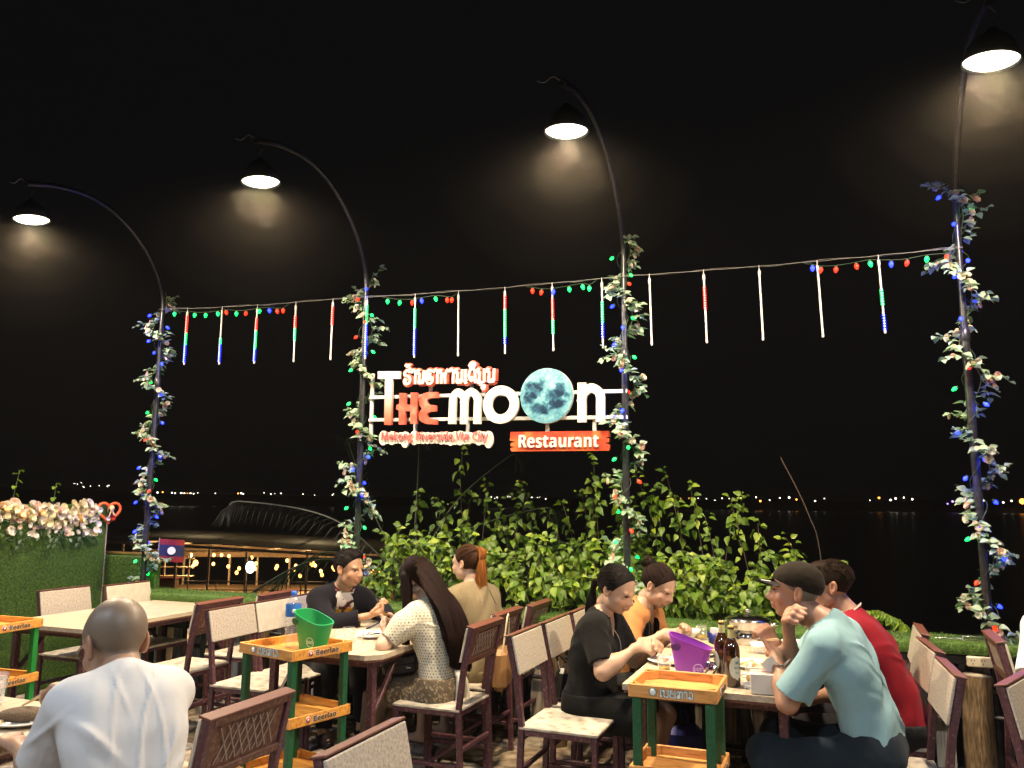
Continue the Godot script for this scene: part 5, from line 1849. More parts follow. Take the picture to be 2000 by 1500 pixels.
func beer_bottle(label: String, at: Vector3, yaw: float) -> void:
	var t := thing("beer_bottle", label, "bottle", at, yaw)
	var bg: StandardMaterial3D
	if M.has("brown_glass"): bg = M.brown_glass
	else:
		bg = mat("brown_glass", lin(.030, .010, .003), .07)
		bg.clearcoat_enabled = true
		bg.clearcoat = 1.0
		bg.clearcoat_roughness = .04
	put("bottle_body", lathem([Vector2(0, .0), Vector2(.033, 0), Vector2(.037, .006), Vector2(.037, .155), Vector2(.034, .175), Vector2(.022, .200), Vector2(.0155, .215), Vector2(.0135, .250), Vector2(.0145, .252), Vector2(.0145, .262), Vector2(.012, .264), Vector2(0, .264)], 26), bg, t)
	put("neck_foil", lathem([Vector2(.0163, .2125), Vector2(.0152, .222), Vector2(.0147, .245), Vector2(.0142, .2495)], 22), mat("foil_pale", lin(.52, .50, .22), .4, .3) if not M.has("foil_pale") else M.foil_pale, t)
	# oval label on the front
	var s := ST()
	s.set_smooth_group(0)
	for i in 12:
		for j in 10:
			var q := []
			for c in [[i, j], [i + 1, j], [i + 1, j + 1], [i, j + 1]]:
				var v: float = -1.0 + 2.0 * c[1] / 10.0
				var w := sqrt(maxf(0.0, 1.0 - v * v)) * .95
				var u: float = (-1.0 + 2.0 * c[0] / 12.0) * w
				q.append(Vector3(sin(u) * .0375, .085 + v * .052, cos(u) * .0375))
			quad(s, q[0], q[1], q[2], q[3])
	put("label", done(s), mat("label_cream", lin(.50, .52, .42), .5) if not M.has("label_cream") else M.label_cream, t)
	s = ST()
	for k in 3: box(s, Transform3D(Basis(), Vector3(0, [.108, .086, .064][k], .0376)), Vector3([.016, .030, .018][k], [.012, .006, .004][k], .0012), 0)
	put("label_print", done(s), M.teal_print, t)
	put("bottle_cap", lathem([Vector2(.0155, .2585), Vector2(.0158, .262), Vector2(.0135, .267), Vector2(0, .268)], 18), mat("cap_gold", lin(.45, .33, .10), .35, .7) if not M.has("cap_gold") else M.cap_gold, t)

func tableware() -> void:
	var T := .7505
	# right table
	bucket("purple plastic ice bucket on the right table", Vector3(.640, T, 1.40), .08, lin(.27, .045, .42), lin(.70, .45, .78))
	bucket("green plastic ice bucket on the trolley tray", Vector3(-1.275, .792, 1.725), -.16, lin(.012, .30, .075), lin(.45, .75, .50))
	beer_bottle("brown beer bottle on the right table, the nearer with its label seen", Vector3(.845, T, 1.515), .75)
	beer_bottle("brown beer bottle on the right table, behind the other", Vector3(.785, T, 1.375), -1.2)
	tumbler("glass with a little beer at the left corner of the right table", Vector3(.500, T, 1.335), .034, .085, .30, lin(.50, .33, .04))
	tumbler("glass with beer beside the tissue box", Vector3(.930, T, 1.43), .038, .085, .38, lin(.50, .33, .04))
	tumbler("glass with beer at the far end of the right table", Vector3(.525, T, .28), .036, .085, .32, lin(.50, .33, .04))
	var food := [mat("food_a", lin(.55, .42, .20), .6), mat("food_b", lin(.42, .20, .07), .6), mat("food_c", lin(.20, .30, .06), .6), mat("food_d", lin(.65, .58, .42), .6)]
	var p := plate("white plate in front of the woman in black", Vector3(.475, T, 1.10), .105, M.porcelain)
	morsels(p, "food", 9, .05, .008, .013, food, 1)
	p = plate("white plate of food under the teal shirted man's hand", Vector3(.90, T, 1.02), .125, M.porcelain)
	morsels(p, "food", 26, .09, .009, .017, food, 2)
	p = plate("steel serving plate behind the purple bucket", Vector3(.60, T, .74), .14, M.chrome)
	morsels(p, "food", 16, .09, .010, .018, food, 3)
	p = plate("white plate before the woman in orange", Vector3(.50, T, .55), .105, M.porcelain)
	morsels(p, "food", 10, .06, .008, .014, food, 4)
	var b := bowl("white bowl with a spoon at the far left of the right table", Vector3(.455, T, .27), .062, .055, M.porcelain)
	put("spoon", tubem([Vector3(.02, .03, 0), Vector3(-.075, .075, .0)], [.006, .003], 6), M.chrome, b)
	bowl("white bowl below the raised hand with chopsticks", Vector3(.895, T, .60), .060, .055, M.porcelain)
	bowl("white bowl at the right rim of the right table", Vector3(1.06, T, .44), .065, .055, M.porcelain)
	b = bowl("stack of rice bowls behind the teal sleeve", Vector3(1.05, T, .66), .070, .045, M.porcelain)
	morsels(b, "rice", 14, .035, .03, .016, [M.porcelain], 5)
	# hot pot
	var h := thing("hot_pot", "steel hot pot with lid and stand at the end of the right table", "pot", Vector3(.80, T, .27))
	put("stand", lathem([Vector2(.105, 0), Vector2(.110, .002), Vector2(.100, .075), Vector2(.09, .078)], 32), M.chrome, h)
	put("pan", lathem([Vector2(.06, .076), Vector2(.115, .080), Vector2(.125, .095), Vector2(.130, .128), Vector2(.138, .130), Vector2(.136, .134), Vector2(.124, .132)], 36), M.chrome, h)
	put("lid", lathem([Vector2(.132, .134), Vector2(.128, .142), Vector2(.085, .160), Vector2(.03, .168), Vector2(0, .169)], 36), M.chrome, h)
	put("lid_knob", lathem([Vector2(.012, .168), Vector2(.010, .178), Vector2(.022, .184), Vector2(.022, .192), Vector2(0, .195)], 20), M.chrome, h)
	for x in [-1.0, 1.0]: put("handle", tubem(curve([Vector3(x * .128, .112, -.035), Vector3(x * .165, .116, -.03), Vector3(x * .165, .116, .03), Vector3(x * .128, .112, .035)], 5), .006, 8), M.chrome, h)
	# tissue box
	var tb := thing("tissue_box", "pale wooden tissue box at the near right corner of the right table", "tissue box", Vector3(1.005, T, 1.590), .10)
	put("box_body", bx(Vector3(.150, .088, .105), .004, Vector3(0, .044, 0)), mat("box_white", lin(.62, .58, .50), .55), tb)
	put("slot", bx(Vector3(.07, .002, .020), 0, Vector3(.01, .0885, 0)), mat("box_slot", lin(.45, .10, .05), .7), tb)
	var s := ST()
	s.set_smooth_group(0)
	for i in 8:
		for j in 6:
			var q := []
			for c in [[i, j], [i + 1, j], [i + 1, j + 1], [i, j + 1]]:
				var u: float = c[0] / 8.0 - .5
				var v: float = c[1] / 6.0
				q.append(Vector3(.012 + u * (.055 + .075 * v) + v * .022, .088 + v * .055 + .016 * sin(u * 9.0 + v * 3.0) * v, .010 * sin(u * 14.0) * v + v * v * .03))
			quad(s, q[0], q[1], q[2], q[3])
	var tm := mat("tissue", lin(.74, .73, .71), .8)
	tm.cull_mode = BaseMaterial3D.CULL_DISABLED
	put("tissue", done(s), tm, tb)
	var bc := thing("blue_cup", "dark blue cup stuffed with a napkin behind the beer bottles", "cup", Vector3(.62, T, .42))
	put("cup_wall", lathem([Vector2(0, 0), Vector2(.034, 0), Vector2(.040, .07), Vector2(.037, .07), Vector2(.032, .006), Vector2(0, .005)], 24), mat("cup_blue", lin(.012, .02, .16), .35), bc)
	put("napkin", bx(Vector3(.05, .035, .02), .005, Vector3(0, .078, 0)), tm, bc)
	crumple("foil_wrapper", "crumpled silver foil between purple bucket and bottles", Vector3(.735, T, 1.44), Vector3(.035, .045, .03), M.chrome, 4, "wrapper")
	crumple("napkin", "crumpled white napkin beside the nearer beer bottle", Vector3(.915, T, 1.53), Vector3(.026, .014, .020), tm, 6, "napkin")
	crumple("napkin", "crumpled white napkin by the glass and tissue box", Vector3(.885, T, 1.30), Vector3(.022, .013, .022), tm, 8, "napkin")
	var wood := mat("stick_wood", lin(.55, .40, .20), .6)
	sticks("wooden chopsticks resting behind the purple bucket", Vector3(.50, .785, .46), Vector3(.66, .772, .66), Vector3(.015, 0, -.012), wood)
	sticks("pale chopsticks in the raised hand of the teal shirted person", Vector3(.955, .95, 1.47), Vector3(1.055, .985, 1.60), Vector3(.006, -.004, .006), wood)
	# trolley bottle
	var w := thing("water_bottle", "clear water bottle with blue cap and label on the trolley", "bottle", Vector3(-1.425, .778, 1.70))
	put("bottle_body", lathem([Vector2(0, .004), Vector2(.034, 0), Vector2(.041, .008), Vector2(.041, .05), Vector2(.038, .06), Vector2(.041, .07), Vector2(.041, .19), Vector2(.040, .22), Vector2(.028, .262), Vector2(.014, .282), Vector2(.013, .292), Vector2(0, .292)], 28), M.clear_plastic, w)
	var rib := ST()
	for k in 4: lathe(rib, [Vector2(.0405, .080 + k * .022), Vector2(.0425, .084 + k * .022), Vector2(.0405, .088 + k * .022)], 28)
	put("ribs", done(rib), M.clear_plastic, w)
	put("label", lathem([Vector2(.0422, .175), Vector2(.0424, .178), Vector2(.0424, .232), Vector2(.0405, .240)], 28), mat("label_blue", lin(.03, .16, .52), .4), w)
	s = ST()
	lathe(s, [Vector2(.012, 0), Vector2(.012, .0015), Vector2(0, .0015)], 18, Transform3D(Basis(Vector3.UP, .7) * Basis(Vector3.RIGHT, PI / 2), Vector3(.0275, .205, .0325)))
	put("label_emblem", done(s), M.white_print, w)
	put("bottle_cap", lathem([Vector2(.0155, .284), Vector2(.0160, .286), Vector2(.0155, .304), Vector2(.013, .306), Vector2(0, .306)], 20), mat("cap_blue", lin(.02, .14, .60), .4), w)
	# middle table
	for k in 3: tumbler(["clear ridged glass on the middle table, nearest the trolley", "clear ridged glass on the middle table, right of its pair", "clear glass standing behind two others on the middle table"][k], [Vector3(-1.40, T, 1.28), Vector3(-1.315, T, 1.22), Vector3(-1.41, T, 1.17)][k], .034, .075, 0.0, Color.WHITE)
	p = plate("white plate with cutlery on the middle table", Vector3(-1.33, T, 1.02), .105, M.porcelain)
	put("fork", tubem([Vector3(-.07, .014, .03), Vector3(.06, .024, -.02)], [.005, .003], 6), M.chrome, p)
	put("spoon", tubem([Vector3(-.05, .016, -.02), Vector3(.075, .024, -.035)], [.008, .003], 6), M.chrome, p)
	var pc := put("paper_sheet", bx(Vector3(.15, .006, .08), .002), M.white_print)
	pc.position = Vector3(-1.45, T + .004, .86)
	pc.rotation.y = .5
	tag(pc, "folded pale menu sheet lying behind the plate", "menu")
	var cs := put("white_case", bx(Vector3(.07, .022, .14), .008), M.white_plastic)
	cs.position = Vector3(-1.19, T + .012, .40)
	tag(cs, "small white case on the middle table by the khaki dressed woman", "case")
	# front left table
	p = plate("white plate with grilled fish at the lower left", Vector3(-1.50, T, 3.20), .115, M.porcelain)
	var fs := ST()
	ellipsoid(fs, Transform3D(Basis(Vector3.UP, .5), Vector3(.0, .030, .0)), Vector3(.095, .028, .042), 16, 10)
	put("grilled_fish", done(fs), bumpy(textured("fish_skin", [[.2, lin(.035, .020, .010)], [.5, lin(.14, .075, .035)], [.8, lin(.38, .25, .14)]], .05, 9.0, .45, 71), .08, .6), p)
	morsels(p, "food", 16, .09, .008, .015, [food[0], food[1], food[2], M.porcelain], 7)
	b = bowl("white bowl beside the grilled fish plate", Vector3(-1.66, T, 3.30), .07, .05, M.porcelain)
	put("spoon", tubem([Vector3(.03, .03, 0), Vector3(-.10, .075, .03)], [.008, .003], 6), M.chrome, b)
	sticks("long wooden chopsticks held over the grilled fish", Vector3(-1.58, .795, 3.15), Vector3(-1.22, .93, 3.30), Vector3(0, -.012, .014), wood)
	var pcup := thing("plastic_cup", "tall clear plastic cup at the left edge", "cup", Vector3(-1.845, T, 3.07))
	put("cup_wall", lathem([Vector2(0, 0), Vector2(.034, 0), Vector2(.048, .12), Vector2(.050, .122), Vector2(.046, .121), Vector2(.032, .004), Vector2(0, .003)], 26), M.clear_plastic, pcup)
	var rr := ST()
	for k in 5: lathe(rr, [Vector2(.0375 + k * .0024, .02 + k * .02), Vector2(.0392 + k * .0024, .024 + k * .02), Vector2(.0382 + k * .0024, .028 + k * .02)], 26)
	put("ribs", done(rr), M.clear_plastic, pcup)

func small_things() -> void:
	# the stool under the shaven headed diner, of blue plastic
	var st := thing("plastic_stool", "blue plastic seat under the person in the white shirt, a strip of it showing", "stool", Vector3(-.60, .012, 3.60), -.3)
	var bp := mat("blue_plastic", lin(.012, .10, .50), .35)
	put("seat", bx(Vector3(.34, .025, .34), .010, Vector3(0, .455, 0)), bp, st)
	for x in [-1.0, 1.0]:
		for z in [-1.0, 1.0]: put("leg", barm(Vector3(x * .17, 0, z * .17), Vector3(x * .13, .45, z * .13), .05, .02), bp, st)
	var ap := ST()
	tube(ap, curve([Vector3(-.10, .46, .14), Vector3(-.20, .60, .12), Vector3(-.26, .74, .09), Vector3(-.285, .86, .08)], 5), .021, 8)
	put("arm_strip", done(ap), bp, st)
	# power strip and tongs on the railing
	var ps := thing("power_strip", "yellowed white power strip fixed to the railing at right", "power strip", Vector3(2.035, .715, .172))
	put("strip_case", bx(Vector3(.155, .055, .030), .006), mat("old_plastic", lin(.55, .49, .36), .5), ps)
	var s := ST()
	for k in 3:
		for j in 3: box(s, Transform3D(Basis(), Vector3(-.055 + k * .05 + [0, .014, .007][j], [.008, .008, -.010][j], .0152)), Vector3(.004, .009, .001), 0)
	put("sockets", done(s), M.black_plastic, ps)
	put("power_cord", tubem(curve([Vector3(.075, -.005, .003), Vector3(.165, -.055, .018), Vector3(.125, -.215, .028), Vector3(.165, -.415, .018), Vector3(.265, -.615, .028)], 6), .004, 6), M.black_plastic, ps)
	var tg := thing("metal_tongs", "thin bent metal tongs lying on the turf ledge at right", "tongs", Vector3(2.0, .828, .10))
	put("tong_arm", tubem(curve([Vector3(-.19, -.004, .03), Vector3(-.05, .0, .02), Vector3(-.04, .012, .015), Vector3(.08, .012, .01), Vector3(.10, .002, .0), Vector3(.19, .002, -.01)], 4), .003, 6), M.chrome, tg)
	put("tong_arm", tubem([Vector3(-.06, -.004, .045), Vector3(.12, -.002, .02)], .003, 6), M.chrome, tg)
	# bags
	var bb := thing("shopping_bag", "dark blue bag standing under the right table", "bag", Vector3(.42, .012, .62), .2)
	s = ST()
	box(s, Transform3D(Basis(), Vector3(0, .16, 0)), Vector3(.30, .32, .16), .04)
	put("bag_body", done(s), mat("bag_blue", lin(.010, .016, .17), .55), bb)
	put("bag_handle", tubem(curve([Vector3(-.07, .31, 0), Vector3(-.05, .39, 0), Vector3(.05, .39, 0), Vector3(.07, .31, 0)], 5), .006, 6), M.bag_blue, bb)
	var hb := thing("handbag", "small black handbag on the lap of the woman in the lace blouse", "handbag", Vector3(-1.10, .565, 1.10), .35)
	s = ST()
	box(s, Transform3D(Basis(Vector3(0, 0, 1), .12), Vector3(0, .055, 0)), Vector3(.20, .11, .09), .018)
	put("bag_body", done(s), M.black_leather, hb)
	s = ST()
	box(s, Transform3D(Basis(Vector3(0, 0, 1), .12), Vector3(.0, .085, .004)), Vector3(.205, .06, .094), .012)
	put("bag_flap", done(s), M.black_leather, hb)
	put("clasp", bx(Vector3(.03, .012, .006), .002, Vector3(.06, .05, .05)), M.chrome, hb)
	var tb := thing("tan_bag", "tan leather bag on the seat behind the khaki dressed woman", "bag", Vector3(-.60, .46, .74), .2)
	s = ST()
	box(s, Transform3D(Basis(), Vector3(0, .12, 0)), Vector3(.09, .24, .24), .03)
	put("bag_body", done(s), mat("bag_tan", lin(.30, .155, .055), .55), tb)
	put("bag_strap", tubem(curve([Vector3(.02, .22, -.09), Vector3(.03, .40, -.05), Vector3(.04, .42, .05), Vector3(.02, .22, .09)], 5), .006, 6), mat("strap_cream", lin(.55, .45, .30), .6), tb)
	var kb := thing("black_bag", "shiny black bag wedged behind the woman in the black dress", "bag", Vector3(-.17, .47, .86), .1)
	s = ST()
	box(s, Transform3D(Basis(Vector3(0, 0, 1), -.15), Vector3(0, .09, 0)), Vector3(.07, .18, .22), .025)
	put("bag_body", done(s), M.black_leather, kb)
	put("bag_strap", tubem(curve([Vector3(.0, .17, .09), Vector3(-.03, .22, .04), Vector3(-.03, .22, -.04), Vector3(.0, .17, -.09)], 5), .006, 6), M.black_leather, kb)
	put("buckle", bx(Vector3(.006, .03, .02), .002, Vector3(-.03, .12, .09)), M.chrome, kb)

# ---------------------------------------------------------------- people: distance fields meshed as surface nets
class Dfield:
	var prims := []
	var cuts := []
	var k := 0.02
	var fold := 0.0
	var fold_n: FastNoiseLite
	var fold_s := Vector3.ONE
	var creases := []      # [centre, across, along, width, height, reach, bow]
	var ripple := []       # [origin, axis, frequency, amplitude] soft folds across an axis

	func cap(a: Vector3, b: Vector3, ra: float, rb: float, w := Vector3.ZERO, flat := 1.0) -> void:
		prims.append([0, a, b, ra, rb, w, flat])

	func cut_end(a: Vector3, b: Vector3, ra: float, rb: float) -> void:  # a cone whose end b is cut square
		prims.append([1, a, b, ra, rb, Vector3.ZERO, 1.0])

	func ell(c: Vector3, r: Vector3, b := Basis()) -> void:
		prims.append([2, c, r, b])

	func plane(n: Vector3, d: float) -> void:  # keeps n.p < d
		cuts.append([0, n, d])

	func hollow(c: Vector3, r: Vector3, b := Basis()) -> void:
		cuts.append([1, c, r, b])

	func bore(a: Vector3, b: Vector3, ra: float, rb: float) -> void:
		cuts.append([2, a, b, ra, rb])

	static func d_ell(p: Vector3, c: Vector3, r: Vector3, b: Basis) -> float:
		var q := (p - c) * b  # transposed
		var k0 := (q / r).length()
		var k1 := (q / (r * r)).length()
		return k0 * (k0 - 1.0) / maxf(k1, 1e-6)

	static func d_cap(p: Vector3, a: Vector3, b: Vector3, ra: float, rb: float) -> float:
		var ba := b - a
		var t := clampf((p - a).dot(ba) / ba.length_squared(), 0.0, 1.0)
		return (p - a - ba * t).length() - lerpf(ra, rb, t)

	# appends to verts, normals, indices
	func mesh(cell: float, V: PackedVector3Array, N: PackedVector3Array, I: PackedInt32Array) -> Array:
		var lo := Vector3(1e9, 1e9, 1e9)
		var hi := -lo
		for q in prims:
			var r: float
			if q[0] == 2:
				r = maxf(q[2].x, maxf(q[2].y, q[2].z))
				lo = lo.min(q[1] - Vector3.ONE * r)
				hi = hi.max(q[1] + Vector3.ONE * r)
			else:
				r = maxf(q[3], q[4])
				lo = lo.min(q[1].min(q[2]) - Vector3.ONE * r)
				hi = hi.max(q[1].max(q[2]) + Vector3.ONE * r)
		var pad := cell * 2.0 + k * 1.2
		lo -= Vector3.ONE * pad
		hi += Vector3.ONE * pad
		var nx := int((hi.x - lo.x) / cell) + 2
		var ny := int((hi.y - lo.y) / cell) + 2
		var nz := int((hi.z - lo.z) / cell) + 2
		var total := nx * ny * nz
		var acc := PackedFloat32Array()
		acc.resize(total)
		var ik := 1.0 / k
		var lim := k * 5.0
		for q in prims:
			var kind: int = q[0]
			if kind == 2:
				var c: Vector3 = q[1]
				var r: Vector3 = q[2]
				var b: Basis = q[3]
				var rm := maxf(r.x, maxf(r.y, r.z)) + lim
				var ext := Vector3.ONE * rm
				var i0 := maxi(0, int((c.x - ext.x - lo.x) / cell))
				var i1 := mini(nx - 1, int((c.x + ext.x - lo.x) / cell) + 1)
				var j0 := maxi(0, int((c.y - ext.y - lo.y) / cell))
				var j1 := mini(ny - 1, int((c.y + ext.y - lo.y) / cell) + 1)
				var l0 := maxi(0, int((c.z - ext.z - lo.z) / cell))
				var l1 := mini(nz - 1, int((c.z + ext.z - lo.z) / cell) + 1)
				var r2 := r * r
				for l in range(l0, l1 + 1):
					for j in range(j0, j1 + 1):
						var base := (l * ny + j) * nx
						for i in range(i0, i1 + 1):
							var p := (lo + Vector3(i, j, l) * cell - c) * b
							var k0 := (p / r).length()
							var d := k0 * (k0 - 1.0) / maxf((p / r2).length(), 1e-6)
							if d < lim: acc[base + i] += exp(-maxf(d, -k * 12.0) * ik)
			else:
				var a: Vector3 = q[1]
				var b: Vector3 = q[2]
				var ra: float = q[3]
				var rb: float = q[4]
				var w: Vector3 = q[5]
				var fl: float = 1.0 / q[6] - 1.0
				var ext := Vector3.ONE * (maxf(ra, rb) + lim)
				var mn := a.min(b) - ext
				var mx := a.max(b) + ext
				var i0 := maxi(0, int((mn.x - lo.x) / cell))
				var i1 := mini(nx - 1, int((mx.x - lo.x) / cell) + 1)
				var j0 := maxi(0, int((mn.y - lo.y) / cell))
				var j1 := mini(ny - 1, int((mx.y - lo.y) / cell) + 1)
				var l0 := maxi(0, int((mn.z - lo.z) / cell))
				var l1 := mini(nz - 1, int((mx.z - lo.z) / cell) + 1)
				var ba := b - a
				ba += w * (ba.dot(w) * fl)
				var inv := 1.0 / maxf(ba.length_squared(), 1e-9)
				var dr := rb - ra
				var L := ba.length()
				var ax := ba / maxf(L, 1e-6)
				for l in range(l0, l1 + 1):
					for j in range(j0, j1 + 1):
						var base := (l * ny + j) * nx
						for i in range(i0, i1 + 1):
							var p := lo + Vector3(i, j, l) * cell - a
							p += w * (p.dot(w) * fl)
							var d: float
							if kind == 0:
								var t := clampf(p.dot(ba) * inv, 0.0, 1.0)
								d = (p - ba * t).length() - (ra + dr * t)
							else:
								var t := p.dot(ba) * inv
								var tc := clampf(t, 0.0, 1.0)
								if t <= 1.0: d = (p - ba * tc).length() - (ra + dr * tc)
								else:
									d = (p - ax * p.dot(ax)).length() - rb
								d = maxf(d, (t - 1.0) * L)
							if d < lim: acc[base + i] += exp(-maxf(d, -k * 12.0) * ik)
		# to distances, with folds and cuts
		var far := k * 6.0
		for n in total:
			var v := acc[n]
			if v < 2e-3:
				acc[n] = far
				continue
			var f := -k * log(v)
			if f < 0.035:
				var i := n % nx
				var j := (n / nx) % ny
				var l := n / (nx * ny)
				var p := lo + Vector3(i, j, l) * cell
				if fold != 0.0 and f > -0.05:
					f += fold * fold_n.get_noise_3dv(p * fold_s)
				for q in creases:
					var e: Vector3 = p - q[0]
					var dd: float = e.length_squared() / (q[5] * q[5])
					if dd > 4.0: continue
					var t: float = e.dot(q[2])
					var sx: float = (e.dot(q[1]) + q[6] * t * t) / q[3]
					f -= q[4] * exp(-sx * sx - dd)
				for rp in ripple:
					var s: float = (p - rp[0]).dot(rp[1])
					f += rp[3] * sin(s * rp[2] + 2.0 * sin(p.x * 17.0 + p.z * 13.0 + p.y * 7.0))
				for c in cuts:
					if c[0] == 0: f = maxf(f, p.dot(c[1]) - c[2])
					elif c[0] == 1: f = maxf(f, -d_ell(p, c[1], c[2], c[3]))
					else: f = maxf(f, -d_cap(p, c[1], c[2], c[3], c[4]))
			acc[n] = f
		# surface nets
		var ids := PackedInt32Array()
		ids.resize(total)
		ids.fill(-1)
		var sy := nx
		var sz := nx * ny
		var off := [0, 1, sy, sy + 1, sz, sz + 1, sz + sy, sz + sy + 1]
		for l in nz - 1:
			for j in ny - 1:
				var base := (l * ny + j) * nx
				for i in nx - 1:
					var n := base + i
					var v0 := acc[n]
					var v1 := acc[n + 1]
					var v2 := acc[n + sy]
					var v3 := acc[n + sy + 1]
					var v4 := acc[n + sz]
					var v5 := acc[n + sz + 1]
					var v6 := acc[n + sz + sy]
					var v7 := acc[n + sz + sy + 1]
					var mnv := minf(minf(minf(v0, v1), minf(v2, v3)), minf(minf(v4, v5), minf(v6, v7)))
					if mnv >= 0.0: continue
					var mxv := maxf(maxf(maxf(v0, v1), maxf(v2, v3)), maxf(maxf(v4, v5), maxf(v6, v7)))
					if mxv < 0.0: continue
					var sum := Vector3.ZERO
					var cnt := 0
					if (v0 < 0.0) != (v1 < 0.0): sum += Vector3(v0 / (v0 - v1), 0, 0); cnt += 1
					if (v2 < 0.0) != (v3 < 0.0): sum += Vector3(v2 / (v2 - v3), 1, 0); cnt += 1
					if (v4 < 0.0) != (v5 < 0.0): sum += Vector3(v4 / (v4 - v5), 0, 1); cnt += 1
					if (v6 < 0.0) != (v7 < 0.0): sum += Vector3(v6 / (v6 - v7), 1, 1); cnt += 1
					if (v0 < 0.0) != (v2 < 0.0): sum += Vector3(0, v0 / (v0 - v2), 0); cnt += 1
					if (v1 < 0.0) != (v3 < 0.0): sum += Vector3(1, v1 / (v1 - v3), 0); cnt += 1
					if (v4 < 0.0) != (v6 < 0.0): sum += Vector3(0, v4 / (v4 - v6), 1); cnt += 1
					if (v5 < 0.0) != (v7 < 0.0): sum += Vector3(1, v5 / (v5 - v7), 1); cnt += 1
					if (v0 < 0.0) != (v4 < 0.0): sum += Vector3(0, 0, v0 / (v0 - v4)); cnt += 1
					if (v1 < 0.0) != (v5 < 0.0): sum += Vector3(1, 0, v1 / (v1 - v5)); cnt += 1
					if (v2 < 0.0) != (v6 < 0.0): sum += Vector3(0, 1, v2 / (v2 - v6)); cnt += 1
					if (v3 < 0.0) != (v7 < 0.0): sum += Vector3(1, 1, v3 / (v3 - v7)); cnt += 1
					ids[n] = V.size()
					V.append(lo + (Vector3(i, j, l) + sum / cnt) * cell)
					N.append(Vector3(v1 + v3 + v5 + v7 - v0 - v2 - v4 - v6, v2 + v3 + v6 + v7 - v0 - v1 - v4 - v5, v4 + v5 + v6 + v7 - v0 - v1 - v2 - v3).normalized())
		for l in range(1, nz - 1):
			for j in range(1, ny - 1):
				var base := (l * ny + j) * nx
				for i in range(1, nx - 1):
					var n := base + i
					if ids[n] < 0: continue
					var a := acc[n] < 0.0
					if a != (acc[n + 1] < 0.0): face(I, ids, n, n - sy, n - sy - sz, n - sz, a)
					if a != (acc[n + sy] < 0.0): face(I, ids, n, n - sz, n - sz - 1, n - 1, a)
					if a != (acc[n + sz] < 0.0): face(I, ids, n, n - 1, n - 1 - sy, n - sy, a)
		return [V, N, I]

	func face(I: PackedInt32Array, ids: PackedInt32Array, a: int, b: int, c: int, d: int, flip: bool) -> void:
		var p := ids[a]
		var q := ids[b]
		var r := ids[c]
		var s := ids[d]
		if p < 0 or q < 0 or r < 0 or s < 0: return
		if flip: I.append_array(PackedInt32Array([p, r, q, p, s, r]))
		else: I.append_array(PackedInt32Array([p, q, r, p, r, s]))

class FleshMesh:  # collects parts of one mesh with vertex colours
	var V := PackedVector3Array()
	var N := PackedVector3Array()
	var C := PackedColorArray()
	var I := PackedInt32Array()

	func add(f: Dfield, cell: float, paint: Callable) -> void:
		var v := PackedVector3Array()
		var n := PackedVector3Array()
		var i := PackedInt32Array()
		var got := f.mesh(cell, v, n, i)
		v = got[0]; n = got[1]; i = got[2]
		var o := V.size()
		V.append_array(v)
		N.append_array(n)
		for p in v: C.append(paint.call(p))
		for q in i: I.append(q + o)

	# a ribbon or tube of strands: rings of points
	func strip(rings: Array, col: Color) -> void:
		var m: int = rings[0].size()
		var o := V.size()
		for r in rings:
			var c := Vector3.ZERO
			for p in r: c += p
			c /= m
			for p in r:
				V.append(p)
				N.append((p - c).normalized())
				C.append(col)
		for i in rings.size() - 1:
			for k in m:
				var k2 := (k + 1) % m
				var a := o + i * m + k
				var b := o + i * m + k2
				var c2 := o + (i + 1) * m + k2
				var d := o + (i + 1) * m + k
				I.append_array(PackedInt32Array([a, c2, b, a, d, c2]))

	func commit() -> ArrayMesh:
		var a := []
		a.resize(Mesh.ARRAY_MAX)
		a[Mesh.ARRAY_VERTEX] = V
		a[Mesh.ARRAY_NORMAL] = N
		a[Mesh.ARRAY_COLOR] = C
		a[Mesh.ARRAY_INDEX] = I
		var m := ArrayMesh.new()
		m.add_surface_from_arrays(Mesh.PRIMITIVE_TRIANGLES, a)
		return m

func strand(sk: FleshMesh, pts: Array, r0: float, r1: float, col: Color) -> void:
	var rings := []
	var n := pts.size()
	for i in n:
		var t: Vector3 = (pts[mini(i + 1, n - 1)] - pts[maxi(i - 1, 0)]).normalized()
		var x := t.cross(Vector3(.31, .2, .93)).normalized()
		var y := t.cross(x)
		var r := lerpf(r0, r1, i / float(n - 1))
		rings.append([pts[i] + x * r, pts[i] - x * r * .5 + y * r * .87, pts[i] - x * r * .5 - y * r * .87])
	sk.strip(rings, col)

func ik(a: Vector3, target: Vector3, l1: float, l2: float, hint: Vector3) -> Array:  # the middle joint and the reached end
	var d := target - a
	var L := clampf(d.length(), absf(l1 - l2) + .01, l1 + l2 - .002)
	var dir := d.normalized()
	var x := (l1 * l1 - l2 * l2 + L * L) / (2.0 * L)
	var h := sqrt(maxf(0.0, l1 * l1 - x * x))
	var side := (hint - a) - dir * (hint - a).dot(dir)
	side = side.normalized() if side.length() > 1e-4 else Vector3(0, -1, 0)
	return [a + dir * x + side * h, a + dir * L]

